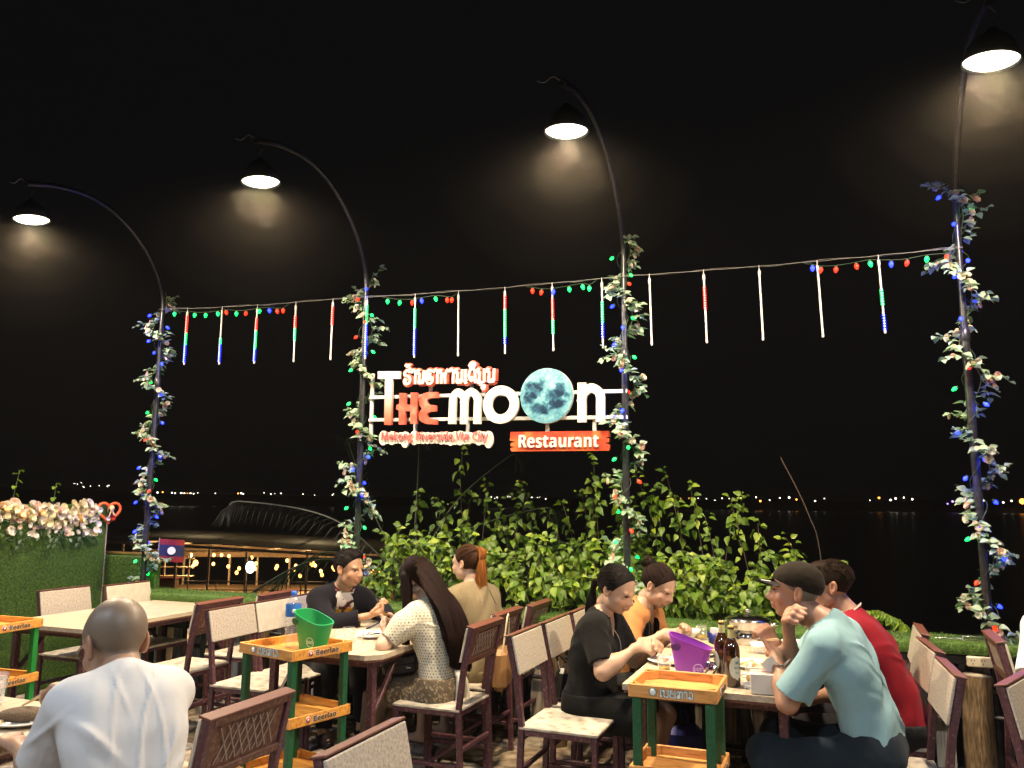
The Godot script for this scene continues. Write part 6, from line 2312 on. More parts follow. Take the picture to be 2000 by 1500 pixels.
# a hand: wrist, direction to the knuckles, normal out of the palm, thumb side, curls for index..little and thumb
func hand(f: Dfield, w: Vector3, dir: Vector3, palm: Vector3, thumb: Vector3, curl: Array, thumb_close: float, s: float) -> void:
	dir = dir.normalized()
	palm = (palm - dir * palm.dot(dir)).normalized()
	var side := dir.cross(palm).normalized()
	if side.dot(thumb) < 0: side = -side
	var kn := []
	var lens := [[.040, .024, .019], [.044, .027, .020], [.040, .025, .019], [.032, .019, .017]]
	f.cap(w - dir * .02 * s, w + dir * .012 * s, .024 * s, .024 * s, palm, .75)
	for k in 4:
		var lat := (1.5 - k) * .0205 * s
		var base: Vector3 = w + dir * ([.088, .091, .086, .078][k] * s) + side * lat
		f.cap(w + dir * .015 * s + side * lat * .55, base, .0145 * s, .0112 * s)
		var d := dir
		var p := base
		var spread := side * (1.5 - k) * .06
		for j in 3:
			var a: float = curl[k] * [.85, 1.0, .7][j]
			var ax := d.cross(palm).normalized()
			# bend towards the palm
			d = (d * cos(a) + palm * sin(a) * 1.0 if j == 0 else d.rotated(ax, a)).normalized()
			if j == 0: d = (d + spread).normalized()
			var q: Vector3 = p + d * lens[k][j] * s
			f.cap(p, q, ([.0098, .0088, .0080][j] - (.001 if k == 3 else 0.0)) * s, ([.0088, .0080, .0068][j]) * s)
			p = q
	# thumb from the side of the palm near its base
	var tb := w + dir * .022 * s + side * .026 * s
	var td := (dir * .62 + side * .72 * (1.0 - thumb_close * .6) + palm * (.25 + .6 * thumb_close)).normalized()
	var t1 := tb + td * .040 * s
	f.cap(w + dir * .012 * s + side * .012 * s, tb, .017 * s, .0155 * s)
	f.cap(tb, t1, .0150 * s, .0112 * s)
	td = (td + dir * .45 + palm * .15 * thumb_close - side * .25 * thumb_close).normalized()
	var t2 := t1 + td * .031 * s
	f.cap(t1, t2, .0110 * s, .0096 * s)
	td = (td + dir * .35 - side * .2 * thumb_close).normalized()
	f.cap(t2, t2 + td * .024 * s, .0096 * s, .0076 * s)

func n3(seed_: int, freq: float) -> FastNoiseLite:
	var n := FastNoiseLite.new()
	n.seed = seed_
	n.frequency = freq
	n.fractal_octaves = 3
	return n

func crease(seed_: int, freq: float) -> FastNoiseLite:
	var n := n3(seed_, freq)
	n.fractal_type = FastNoiseLite.FRACTAL_RIDGED
	n.fractal_octaves = 2
	n.fractal_gain = .45
	n.domain_warp_enabled = true
	n.domain_warp_amplitude = .06
	n.domain_warp_frequency = 4.0
	return n

# Works out joints from a pose and returns the meshes of one figure, all in the figure's own axes: +z is where it faces, +x its left.
func figure(c: Dictionary) -> Dictionary:
	var s: float = c.get("scale", 1.0)
	var fem: bool = c.get("female", false)
	var g: float = c.get("girth", 1.0)
	var hip := Vector3(0, c.get("hip", .545), 0)
	var l1: float = c.get("lean", .1)      # lower spine, upper spine, neck: forward lean in radians
	var l2: float = c.get("bend", .1)
	var l3: float = c.get("neck", .3)
	var sl: float = c.get("side", 0.0)
	var tw: float = c.get("twist", 0.0)
	var up := func(a: float, b: float) -> Vector3: return Vector3(sin(b), cos(a) * cos(b), sin(a)).normalized()
	var waist: Vector3 = hip + up.call(l1, sl) * .15 * s
	var chest: Vector3 = waist + up.call((l1 + l2) * .55 + .02, sl) * .21 * s
	var neck: Vector3 = chest + up.call(l2 + .02, sl) * .175 * s
	var cw := Basis(Vector3.UP, tw)
	var fwd: Vector3 = cw * Vector3(0, -sin(l2), cos(l2))
	var left: Vector3 = cw * Vector3(1, 0, 0)
	left = (left + Vector3(0, -sin(sl), 0)).normalized()
	var head_c: Vector3 = neck + up.call(l3, sl * .5) * .085 * s + up.call(l3 * .6 + c.get("pitch", 0.0) * .3, sl * .5) * .115 * s + fwd * .012
	var hs: float = c.get("head", 1.0)
	var hb := Basis(Vector3.UP, c.get("yaw", 0.0)) * Basis(Vector3.RIGHT, c.get("pitch", 0.0)) * Basis(Vector3.BACK, c.get("roll", 0.0))
	var sw: float = (.158 if fem else .182) * s * c.get("broad", 1.0)
	var SL: Vector3 = neck + left * sw - up.call(l2, sl) * .045 * s + fwd * c.get("slump", .015)
	var SR: Vector3 = neck - left * sw - up.call(l2, sl) * .045 * s + fwd * c.get("slump", .015)
	var ua := .275 * s
	var fa := .245 * s
	var hints: Dictionary = c.get("hints", {})
	var arms := {}
	for side in ["L", "R"]:
		var S: Vector3 = SL if side == "L" else SR
		var sg := 1.0 if side == "L" else -1.0
		var tg: Vector3 = c["hand" + side]
		var r := ik(S, tg, ua, fa, c.get("elbow" + side, S + Vector3(sg * .35, -.35, -.05)))
		arms[side] = [S, r[0], r[1]]
	var legs := {}
	for side in ["L", "R"]:
		var sg := 1.0 if side == "L" else -1.0
		var H := hip + Vector3(sg * .088 * s, -.01, .0)
		var foot: Vector3 = c.get("foot" + side, Vector3(sg * .11, .085, .40))
		var r := ik(H, foot, .43 * s, .42 * s, c.get("knee" + side, H + Vector3(sg * .06, .35, .5)))
		legs[side] = [H, r[0], r[1]]
	var skin: Color = c.get("skin", Color(.42, .25, .16))
	var out := {"joints": {"head": head_c, "hb": hb, "neck": neck, "arms": arms, "legs": legs, "chest": chest, "waist": waist, "hip": hip, "fwd": fwd, "left": left}}
	var J: Dictionary = out.joints
	# ------------------------------------------------ body
	var body := FleshMesh.new()
	var f := Dfield.new()
	f.k = .018
	torso(f, J, s, g, fem, 0.0)
	for side in ["L", "R"]:
		var a: Array = arms[side]
		f.cap(a[0], a[1], .046 * s * sqrt(g), .037 * s * sqrt(g))
		f.cap(a[1], a[1].lerp(a[2], .35), .036 * s * sqrt(g), .0375 * s * sqrt(g))
		f.cap(a[1].lerp(a[2], .35), a[2], .0375 * s * sqrt(g), .0245 * s)
		var l: Array = legs[side]
		f.cap(l[0], l[1], .078 * s * g, .052 * s * sqrt(g))
		f.cap(l[1], l[1].lerp(l[2], .35) - Vector3(0, 0, .012), .049 * s, .052 * s)
		f.cap(l[1].lerp(l[2], .35) - Vector3(0, 0, .012), l[2], .050 * s, .032 * s)
		var toe: Vector3 = l[2] + (Vector3(.02 * (1.0 if side == "L" else -1.0), -.035, .13))
		f.cap(l[2] + Vector3(0, -.03, -.02), toe, .034 * s, .024 * s)
	f.cap(neck - up.call(l2, sl) * .03, head_c - hb.y * .05 * hs - hb.z * .012, (.050 if fem else .058) * s, (.047 if fem else .056) * s)
	var tone := func(p: Vector3) -> Color: return skin
	body.add(f, .014, tone)
	head(body, c, head_c, hb, hs, skin)
	for side in ["L", "R"]:
		var a: Array = arms[side]
		var hf := Dfield.new()
		hf.k = .0055
		var dflt: Vector3 = (a[2] - a[1]).normalized()
		var hd: Vector3 = c.get("dir" + side, dflt)
		hf.cap(a[1].lerp(a[2], .80), a[2], .0275 * s, .0245 * s)
		hand(hf, a[2] + (hd + dflt).normalized() * .012, hd, c.get("palm" + side, Vector3(0, -1, 0)), c.get("thumb" + side, Vector3(-1 if side == "L" else 1, .2, 0)), c.get("curl" + side, [.35, .4, .45, .5]), c.get("close" + side, .5), s * (.94 if fem else 1.03))
		var hc := Color(skin.r * 1.02, skin.g * .97, skin.b * .95)
		body.add(hf, .0042, func(_p: Vector3) -> Color: return hc)
	out.body = body
	return out

func torso(f: Dfield, J: Dictionary, s: float, g: float, fem: bool, grow: float) -> void:
	var hip: Vector3 = J.hip
	var left: Vector3 = J.left
	var fwd: Vector3 = J.fwd
	var w := fwd
	f.cap(hip + Vector3(-.075 * s, .0, -.01), hip + Vector3(.075 * s, .0, -.01), (.105 if fem else .100) * s * g + grow, (.105 if fem else .100) * s * g + grow)
	f.cap(hip.lerp(J.waist, .6) - left * .055 * s, hip.lerp(J.waist, .6) + left * .055 * s, .092 * s * g + grow, .092 * s * g + grow)
	f.cap(J.waist - left * .055 * s * g, J.waist + left * .055 * s * g, (.084 if fem else .094) * s * g + grow, (.084 if fem else .094) * s * g + grow)
	var mid: Vector3 = J.waist.lerp(J.chest, .55)
	f.cap(mid - left * .062 * s, mid + left * .062 * s, .094 * s * g + grow, .094 * s * g + grow)
	f.cap(J.chest - left * (.068 if fem else .085) * s, J.chest + left * (.068 if fem else .085) * s, .092 * s * sqrt(g) + grow, .092 * s * sqrt(g) + grow)
	var SL: Vector3 = J.arms.L[0]
	var SR: Vector3 = J.arms.R[0]
	f.cap(SL.lerp(SR, .12) - fwd * .005, SR.lerp(SL, .12) - fwd * .005, .050 * s + grow, .050 * s + grow)
	f.cap(J.neck, SL.lerp(J.neck, .2), .046 * s + grow, .044 * s + grow)
	f.cap(J.neck, SR.lerp(J.neck, .2), .046 * s + grow, .044 * s + grow)
	var uc: Vector3 = J.chest.lerp(J.neck, .5)
	f.cap(uc - left * .085 * s, uc + left * .085 * s, .078 * s + grow, .078 * s + grow)
	if fem:
		for q in [-1.0, 1.0]: f.ell(J.chest + left * q * .068 * s + fwd * .080 * s * sqrt(g) + Vector3(0, .0, 0), Vector3(.056, .056, .050) * s * sqrt(g) + Vector3.ONE * grow)

# ---------------------------------------------------------------- head with a face; local z is where it looks
func head(sk: FleshMesh, c: Dictionary, o: Vector3, b: Basis, hs: float, skin: Color) -> void:
	var f := Dfield.new()
	f.k = .0068
	var fem: bool = c.get("female", false)
	var full: float = c.get("full", 1.0)
	var P := func(x: float, y: float, z: float) -> Vector3: return o + b * (Vector3(x, y, z) * hs)
	var E := func(x: float, y: float, z: float, rx: float, ry: float, rz: float, bb := Basis()) -> void: f.ell(P.call(x, y, z), Vector3(rx, ry, rz) * hs, b * bb)
	E.call(0, .036, -.016, .075, .083, .093)
	E.call(0, .030, .030, .065, .069, .058)
	E.call(0, -.035, .028, .058 * full, .073, .060)
	E.call(0, -.088, .062, .020, .015, .016)
	for x in [-1.0, 1.0]:
		E.call(x * .040 * full, -.060, .012, .022 * full, .028, .032)
		E.call(x * .038, -.028, .060, .023 * full, .024, .021)
		E.call(x * .030, .0215, .0775 if fem else .080, .022, .007, .010)
	E.call(0, -.020, .078, .030, .028, .014)
	f.cap(P.call(0, .014, .088), P.call(0, -.026, .1075 if fem else .110), (.0068 if fem else .0078) * hs, (.0092 if fem else .0110) * hs)
	for x in [-1.0, 1.0]: f.ell(P.call(x * .0115, -.031, .097), Vector3(.0075, .006, .008) * hs, b)
	f.ell(P.call(0, -.0545, .092), Vector3(.020, .0052, .007) * hs, b)
	f.ell(P.call(0, -.0655, .0905), Vector3(.017, .0060, .007) * hs, b)
	f.cap(P.call(0, -.055, -.020), P.call(0, -.095, -.035), .046 * hs, .046 * hs)
	for x in [-1.0, 1.0]:
		f.hollow(P.call(x * .031, .004, .094), Vector3(.0175, .0105, .0135) * hs, b)
	f.hollow(P.call(0, -.0598, .105), Vector3(.018, .0016, .012) * hs, b)
	f.hollow(P.call(0, -.078, .096), Vector3(.016, .005, .010) * hs, b)
	var lip: Color = c.get("lips", Color(skin.r * .85, skin.g * .52, skin.b * .50))
	var brow: Color = c.get("brow", Color(.016, .012, .010))
	var stub: Color = c.get("stubble", skin)
	var has_stub := c.has("stubble")
	var inv := b.transposed()
	var paint := func(p: Vector3) -> Color:
		var q := inv * (p - o) / hs
		var col := skin
		if has_stub and q.y > -.045 and (q.y - .80 * q.z > .002 or (q.z < -.02 and q.y > -.075)):
			col = skin.lerp(stub, clampf((q.y - .80 * q.z + .02) * 40.0, 0.0, 1.0))
		if q.z > .074:
			var l := Vector2(q.x / .023, (q.y + .060) / .0105).length()
			if l < 1.0: col = lip.lerp(skin, smoothstep(.75, 1.0, l))
		# cheeks and nose a little redder
		if q.z > .04 and absf(q.y + .028) < .03: col = Color(col.r * 1.04, col.g * .95, col.b * .93)
		return col
	sk.add(f, .0048 * hs, paint)
	# ears
	var ef := Dfield.new()
	ef.k = .004
	for x in [-1.0, 1.0]:
		var eb := b * Basis(Vector3.UP, x * -.35) * Basis(Vector3.RIGHT, -.18)
		ef.ell(P.call(x * .0745, -.002, -.012), Vector3(.0085, .031, .019) * hs, eb)
		ef.ell(P.call(x * .0735, -.026, -.006), Vector3(.0075, .011, .009) * hs, eb)
		ef.hollow(P.call(x * .0845, .001, -.010), Vector3(.0065, .019, .0105) * hs, eb)
	var ec := Color(skin.r * 1.03, skin.g * .90, skin.b * .86)
	sk.add(ef, .0036 * hs, func(_p: Vector3) -> Color: return ec)
	# eyes: whites, irises and lids; brows
	for x in [-1.0, 1.0]:
		var open: float = c.get("eyes", .7)
		var df := Dfield.new()
		df.k = .002
		df.ell(P.call(x * .031, .003, .0785), Vector3(.0150, .0088 * maxf(open, .3), .0090) * hs, b)
		sk.add(df, .0026 * hs, func(p: Vector3) -> Color:
			var q := inv * (p - o) / hs - Vector3(x * .031 + .003 * x, .003, 0)
			return Color(.010, .007, .006) if Vector2(q.x, q.y).length() < .0078 else Color(.50, .47, .43))
		strand(sk, curve([P.call(x * .0165, .003, .0845), P.call(x * .024, .0085, .0885), P.call(x * .034, .009, .087), P.call(x * .0465, .004, .078)], 3), .0022 * hs, .0018 * hs, Color(.012, .009, .008))
		var bt: float = .0026 if fem else .0036
		strand(sk, curve([P.call(x * .014, .0205, .0895), P.call(x * .026, .0255, .0885), P.call(x * .040, .0245, .0805), P.call(x * .050, .019, .070)], 3), bt * hs, bt * .6 * hs, brow)
		strand(sk, curve([P.call(x * .014, .0235, .0885), P.call(x * .026, .0285, .0870), P.call(x * .040, .0265, .0795)], 3), bt * hs, bt * .5 * hs, brow)

# ---------------------------------------------------------------- hair
# a cap of hair over the skull; line gives the hairline, lift its thickness
func hair_cap(sk: FleshMesh, J: Dictionary, hs: float, col: Color, lift: float, line: float, top_z: float, seed_: int, front := .85) -> void:
	var o: Vector3 = J.head
	var b: Basis = J.hb
	var f := Dfield.new()
	f.k = .008
	f.fold = .004
	f.fold_n = n3(seed_, 26.0)
	f.fold_s = Vector3(1, .35, 1)
	var P := func(x: float, y: float, z: float) -> Vector3: return o + b * (Vector3(x, y, z) * hs)
	f.ell(P.call(0, .037, -.0165), Vector3(.0755 + lift, .0835 + lift, .0935 + lift) * hs, b)
	f.ell(P.call(0, .032, .028), Vector3(.0655 + lift, .0695 + lift, .0585 + lift * .8) * hs, b)
	if top_z > 0.0: f.ell(P.call(0.006, .092, .036), Vector3(.052, .026 + top_z, .052) * hs, b)
	# keep what lies above and behind the hairline
	var n := (Vector3(0, -1, front)).normalized()
	f.plane(b * n, (b * n).dot(P.call(0, line, 0)))
	f.hollow(P.call(0, -.02, .105), Vector3(.054, .080, .06) * hs, b)
	for x in [-1.0, 1.0]: f.hollow(P.call(x * .085, -.012, -.002), Vector3(.022, .040, .026) * hs, b)
	f.plane(-b.y, (-b.y).dot(P.call(0, -.075, 0)))
	var nn := n3(seed_ + 5, 60.0)
	sk.add(f, .0052 * hs, func(p: Vector3) -> Color: return col * (1.0 + .35 * nn.get_noise_3dv(p * Vector3(1, .3, 1))))

func tufts(sk: FleshMesh, J: Dictionary, hs: float, col: Color, n: int, from: Callable, to: Callable, r0: float, seed_: int) -> void:
	var rg := RandomNumberGenerator.new()
	rg.seed = seed_
	var o: Vector3 = J.head
	var b: Basis = J.hb
	for k in n:
		var u := rg.randf()
		var v := rg.randf()
		var pts := []
		for q in curve([from.call(u, v), to.call(u, v, .35), to.call(u, v, .7), to.call(u, v, 1.0)], 3): pts.append(o + b * (q * hs))
		var m := rg.randf_range(.6, 1.5)
		strand(sk, pts, r0 * hs, r0 * .4 * hs, Color(col.r * m, col.g * m, col.b * m))

# hair combed over the skull from the hairline to one point; start gives directions from the skull's centre
func swept(sk: FleshMesh, J: Dictionary, hs: float, col: Color, n: int, line: float, front: float, goal: Vector3, lift: float, r: float, seed_: int, sag := 0.0) -> void:
	var rg := RandomNumberGenerator.new()
	rg.seed = seed_
	var o: Vector3 = J.head
	var b: Basis = J.hb
	var c := Vector3(0, .037, -.0165)
	var R := Vector3(.0755, .0835, .0935) + Vector3.ONE * lift
	var g := ((goal - c) / R).normalized()
	for k in n:
		var az := rg.randf_range(-2.5, 2.5)
		# lowest direction on that meridian that lies on the hairline
		var el := -.9
		var d := Vector3.ZERO
		for q in 40:
			d = Vector3(sin(az) * cos(el), sin(el), cos(az) * cos(el))
			var p := c + d * R
			if p.y > line + front * p.z and p.y > -.07 and not (absf(p.x) > .06 and p.z > -.035 and p.z < .02 and p.y < .030): break
			el += .05
		el += rg.randf() * rg.randf() * .9
		d = Vector3(sin(az) * cos(el), sin(el), cos(az) * cos(el))
		var pts := []
		var m := rg.randf_range(.0, .004)
		for i in 7:
			var t := i / 6.0
			var q := d.slerp(g, t).normalized() if d.dot(g) > -.98 else d
			pts.append(o + b * ((c + q * (R + Vector3.ONE * (m * sin(PI * t) + .0008))) * hs))
		var f := rg.randf_range(.5, 2.0)
		strand(sk, pts, r * hs, r * hs, Color(col.r * f, col.g * f, col.b * f))

# folds of a worn top: pulled from the armpits, across the waist and round the sleeves
func wear(f: Dfield, J: Dictionary, seed_: int, n: int, amp: float) -> void:
	var rg := RandomNumberGenerator.new()
	rg.seed = seed_
	var up: Vector3 = (J.neck - J.waist).normalized()
	for k in n:
		var side: String = "L" if k % 2 else "R"
		var sg := 1.0 if side == "L" else -1.0
		var a: Array = J.arms[side]
		var back := -1.0 if rg.randf() < .6 else 1.0
		var c: Vector3
		var along: Vector3
		match k % 4:
			0, 1:   # from the armpit towards the spine and the waist
				c = J.chest + J.left * sg * rg.randf_range(.05, .16) + J.fwd * back * .12 + up * rg.randf_range(-.10, .07)
				along = (J.left * sg * rg.randf_range(.4, 1.0) + up * rg.randf_range(.3, 1.2)).normalized()
			2:      # across the waist
				c = J.waist + J.left * sg * rg.randf_range(.0, .15) + J.fwd * back * .11 + up * rg.randf_range(-.10, .08)
				along = (J.left * rg.randf_range(.6, 1.0) + up * rg.randf_range(-.7, .7)).normalized()
			3:      # round the sleeve
				c = a[0].lerp(a[1], rg.randf_range(.1, .75)) + J.fwd * back * .03
				along = ((a[1] - a[0]).normalized() + J.left * rg.randf_range(-.9, .9) + J.fwd * rg.randf_range(-.8, .8)).normalized()
		var nrm: Vector3 = J.fwd * back
		var across := along.cross(nrm).normalized()
		f.creases.append([c, across, along, rg.randf_range(.008, .015), amp * rg.randf_range(-.5, 1.2), rg.randf_range(.06, .12), rg.randf_range(-2.0, 2.0)])

# ---------------------------------------------------------------- clothes
func top(J: Dictionary, c: Dictionary, grow: float, sleeve: float, hem: float, neck_r: float, loose := 1.0) -> Dfield:
	var s: float = c.get("scale", 1.0)
	var g: float = c.get("girth", 1.0)
	var f := Dfield.new()
	f.k = .018
	f.fold = c.get("fold", .010)
	f.fold_n = crease(c.get("seed", 1), 3.4)
	f.fold_s = Vector3(1.0, .42, 1.0)
	f.fold = -.35 * f.fold
	wear(f, J, c.get("seed", 1) + 40, c.get("folds", 22), c.get("fold", .010) * .75)
	torso(f, J, s, g, c.get("female", false), grow)
	for side in ["L", "R"]:
		var a: Array = J.arms[side]
		var q := sqrt(g)
		if sleeve <= 0.0: continue
		if sleeve <= 1.0:
			var e: Vector3 = a[0].lerp(a[1], sleeve)
			f.cut_end(a[0], e, .050 * s * q + grow, (.046 * s * q + grow) * loose)
			var d: Vector3 = (a[1] - a[0]).normalized()
			f.bore(e - d * .012, e + d * .05, .040 * s * q + .006, .040 * s * q + .006)
		else:
			f.cap(a[0], a[1], .050 * s * q + grow, .044 * s * q + grow)
			var e: Vector3 = a[1].lerp(a[2], sleeve - 1.0)
			f.cut_end(a[1], e, .042 * s * q + grow, .034 * s + grow * loose)
			var d: Vector3 = (a[2] - a[1]).normalized()
			f.bore(e - d * .012, e + d * .05, .029 * s + .004, .029 * s + .004)
	f.plane(Vector3(0, -1, 0), -(J.hip.y + hem))
	f.hollow(J.neck.lerp(J.head, .38) + J.fwd * .012, Vector3(neck_r, neck_r * .95, neck_r))
	return f

func trousers(J: Dictionary, c: Dictionary, grow: float, to: float, waist: float) -> Dfield:
	var s: float = c.get("scale", 1.0)
	var g: float = c.get("girth", 1.0)
	var f := Dfield.new()
	f.k = .022
	f.fold = .006
	f.fold_n = n3(c.get("seed", 1) + 3, 8.0)
	f.cap(J.hip + Vector3(-.075 * s, 0, -.01), J.hip + Vector3(.075 * s, 0, -.01), .104 * s * g + grow, .104 * s * g + grow)
	f.cap(J.hip.lerp(J.waist, .6) - J.left * .055 * s, J.hip.lerp(J.waist, .6) + J.left * .055 * s, .094 * s * g + grow, .094 * s * g + grow)
	for side in ["L", "R"]:
		var l: Array = J.legs[side]
		f.cap(l[0], l[1], .080 * s * g + grow, .056 * s * sqrt(g) + grow)
		if to > 1.0:
			f.cut_end(l[1], l[1].lerp(l[2], to - 1.0), .055 * s + grow, .046 * s + grow)
			f.cap(l[1], l[1].lerp(l[2], .35) - Vector3(0, 0, .012), .050 * s + grow, .053 * s + grow)
	if to <= 1.0:
		f = Dfield.new()
		f.k = .03
		f.fold = .005
		f.fold_n = n3(c.get("seed", 1) + 3, 8.0)
		f.cap(J.hip + Vector3(-.075 * s, 0, -.01), J.hip + Vector3(.075 * s, 0, -.01), .104 * s * g + grow, .104 * s * g + grow)
		f.cap(J.hip.lerp(J.waist, .6) - J.left * .055 * s, J.hip.lerp(J.waist, .6) + J.left * .055 * s, .094 * s * g + grow, .094 * s * g + grow)
		for side in ["L", "R"]:
			var l: Array = J.legs[side]
			f.cut_end(l[0], l[0].lerp(l[1], to), .084 * s * g + grow, .070 * s * g + grow)
		var a: Vector3 = J.legs.L[0].lerp(J.legs.R[0], .5)
		var b: Vector3 = J.legs.L[1].lerp(J.legs.R[1], .5)
		f.cut_end(a, a.lerp(b, to), .082 * s * g + grow, .066 * s * g + grow)
	f.plane(Vector3(0, 1, 0), J.hip.y + waist)
	return f

func shoes(J: Dictionary, c: Dictionary) -> Dfield:
	var s: float = c.get("scale", 1.0)
	var f := Dfield.new()
	f.k = .012
	for side in ["L", "R"]:
		var a: Vector3 = J.legs[side][2]
		var x := .02 if side == "L" else -.02
		f.cap(a + Vector3(0, -.035, -.025), a + Vector3(x * .5, -.045, .06), .047 * s, .046 * s)
		f.cap(a + Vector3(x * .5, -.045, .06), a + Vector3(x, -.052, .145), .046 * s, .037 * s)
		f.plane(Vector3(0, -1, 0), -(a.y - .082))
	return f

func flat_paint(col: Color) -> Callable: return func(_p: Vector3) -> Color: return col

func solid(f: Dfield, cell: float, paint: Callable) -> ArrayMesh:
	var sk := FleshMesh.new()
	sk.add(f, cell, paint)
	return sk.commit()

func cloth(called: String, rough := .88, rim := .08) -> StandardMaterial3D:
	if M.has(called): return M[called]
	var m := mat(called, Color.WHITE, rough)
	m.vertex_color_use_as_albedo = true
	m.metallic_specular = .22
	m.rim_enabled = true
	m.rim = rim
	m.rim_tint = 1.0
	m.uv1_triplanar = true
	m.uv1_scale = Vector3.ONE * 5.0
	m.heightmap_enabled = true
	m.heightmap_scale = .06
	m.heightmap_texture = M.weave_tex if M.has("weave_tex") else noise_tex(.22, [], 91, 3)
	M["weave_tex"] = m.heightmap_texture
	return m

# ---------------------------------------------------------------- the nine diners
func people() -> void:
	var sk := mat("skin", Color.WHITE, .48)
	sk.vertex_color_use_as_albedo = true
	sk.subsurf_scatter_enabled = true
	sk.subsurf_scatter_strength = .12
	sk.uv1_triplanar = true
	sk.uv1_scale = Vector3.ONE * 6.0
	sk.heightmap_enabled = true
	sk.heightmap_scale = .03
	sk.heightmap_texture = noise_tex(.12, [], 90, 4)
	var hm := mat("hair", Color.WHITE, .58)
	hm.vertex_color_use_as_albedo = true
	hm.metallic_specular = .20
	var jobs := [diner_white_shirt, diner_black_jacket, diner_lace, diner_khaki, diner_black_dress, diner_orange, diner_teal, diner_red, diner_edge]
	for k in ["cloth", "jacket", "satin", "leather"]: cloth(k)
	M.jacket.roughness = .9
	M.satin.roughness = .5
	M.leather.roughness = .35
	M.leather.rim_enabled = false
	# lace: a net of small oval holes, woven in rows
	var li := Image.create(128, 128, false, Image.FORMAT_RGB8)
	for j in 128:
		for i in 128:
			var row := int(j / 32.0)
			var u := fposmod(i + (16.0 if row % 2 else 0.0), 32.0) - 16.0
			var v := j - row * 32.0 - 16.0
			var d := Vector2(u / 9.0, v / 11.0).length()
			var g := lerpf(.42, 1.0, smoothstep(.55, 1.0, d)) * (1.0 - .10 * float(absf(v) > 14.0))
			li.set_pixel(i, j, Color(g, g, g * .98))
	cloth("lace")
	M.lace.albedo_texture = ImageTexture.create_from_image(li)
	M.lace.uv1_scale = Vector3.ONE * 16.0
	var res := []
	res.resize(jobs.size())
	var work := func(i: int) -> void: res[i] = jobs[i].call()
	var id := WorkerThreadPool.add_group_task(work, jobs.size(), 4, true)
	WorkerThreadPool.wait_for_group_task_completion(id)
	for r in res:
		var o := MeshInstance3D.new()
		o.mesh = r.body
		o.material_override = M.skin
		o.name = numbered("person")
		add_child(o)
		o.position = r.at
		o.rotation.y = r.yaw
		tag(o, r.label, "person")
		for p in r.parts: put(p[0], p[1], M[p[2]], o)

func in_hands() -> void:
	phone("dark phone held in both hands by the person in the black jacket", Transform3D(Basis(Vector3.UP, 1.15) * Basis(Vector3.RIGHT, -.95), Vector3(-1.50, .885, .60)), false, lin(.03, .01, .01))
	phone("phone with lit screen held by the long haired person", Transform3D(Basis(Vector3.UP, -1.75) * Basis(Vector3.RIGHT, -1.15), Vector3(-1.275, .835, 1.06)), true, lin(.015, .015, .018))

func local(at: Vector3, yaw: float, w: Vector3) -> Vector3: return Basis(Vector3.UP, -yaw) * (w - at)

func diner_white_shirt() -> Dictionary:
	var at := Vector3(-.57, 0, 3.60)
	var yaw := deg_to_rad(-122)
	var L := func(x: float, y: float, z: float) -> Vector3: return local(at, yaw, Vector3(x, y, z))
	var sc := Color(.33, .20, .13)
	var c := {"scale": .92, "girth": .90, "lean": .20, "bend": .40, "neck": 1.25, "yaw": .26, "pitch": .40, "hip": .56, "head": 1.17, "broad": .90, "slump": .04,
		"handL": L.call(-1.15, .785, 3.50), "elbowL": L.call(-.90, .40, 3.64), "handR": L.call(-1.22, .92, 3.30), "elbowR": L.call(-.8, .6, 3.0), "curlL": [.5, .55, .6, .6], "curlR": [.7, .8, .9, .9],
		"palmL": Vector3(0, -1, 0), "skin": sc, "stubble": Color(.165, .125, .088), "seed": 11, "fold": .014}
	var r := figure(c)
	var J: Dictionary = r.joints
	var parts := []
	var f := top(J, c, .013, .86, -.10, .074, 1.30)
	f.fold = -.003
	for q in [[-.015, .0055, .9], [-.085, .0045, -.7], [.06, .003, .5]]:
		f.creases.append([J.chest + J.left * q[0] - J.fwd * .12 + Vector3(0, -.10, 0), J.left, (J.neck - J.waist).normalized(), .007, q[1], .30, q[2]])
	for q in [[.05, .02], [.02, -.03], [-.05, .0]]:
		f.creases.append([J.neck + J.left * q[0] - J.fwd * .08 - Vector3(0, .06, 0), (J.left + Vector3(0, q[1] * 12.0, 0)).normalized(), Vector3(0, 1, 0), .007, .005, .06, 0.0])
	parts.append(["shirt", solid(f, .0085, flat_paint(Color(.56, .56, .56))), "cloth"])
	parts.append(["trousers", solid(trousers(J, c, .010, 1.9, .02), .016, flat_paint(Color(.05, .05, .055))), "cloth"])
	parts.append(["shoes", solid(shoes(J, c), .012, flat_paint(Color(.04, .04, .04))), "leather"])
	# spectacles
	var g := FleshMesh.new()
	var P := func(x: float, y: float, z: float) -> Vector3: return J.head + J.hb * (Vector3(x, y, z) * 1.15)
	for x in [-1.0, 1.0]:
		strand(g, [P.call(x * .066, .008, .088), P.call(x * .078, .010, .04), P.call(x * .080, .014, -.005), P.call(x * .077, .0, -.022)], .0016, .0016, Color(.30, .28, .26))
		var ring := []
		for i in 17: ring.append(P.call(x * .036 + cos(TAU * i / 16.0) * .028, .003 + sin(TAU * i / 16.0) * .020, .104 - absf(x * .036 + cos(TAU * i / 16.0) * .028) * .22))
		strand(g, ring, .0015, .0015, Color(.30, .28, .26))
	strand(g, [P.call(-.010, .010, .103), P.call(.010, .010, .103)], .0014, .0014, Color(.30, .28, .26))
	parts.append(["spectacles", g.commit(), "leather"])
	return {"J": J, "body": r.body.commit(), "parts": parts, "at": at, "yaw": yaw, "label": "person with shaven head and white shirt, seen from behind at the lower left, eating"}

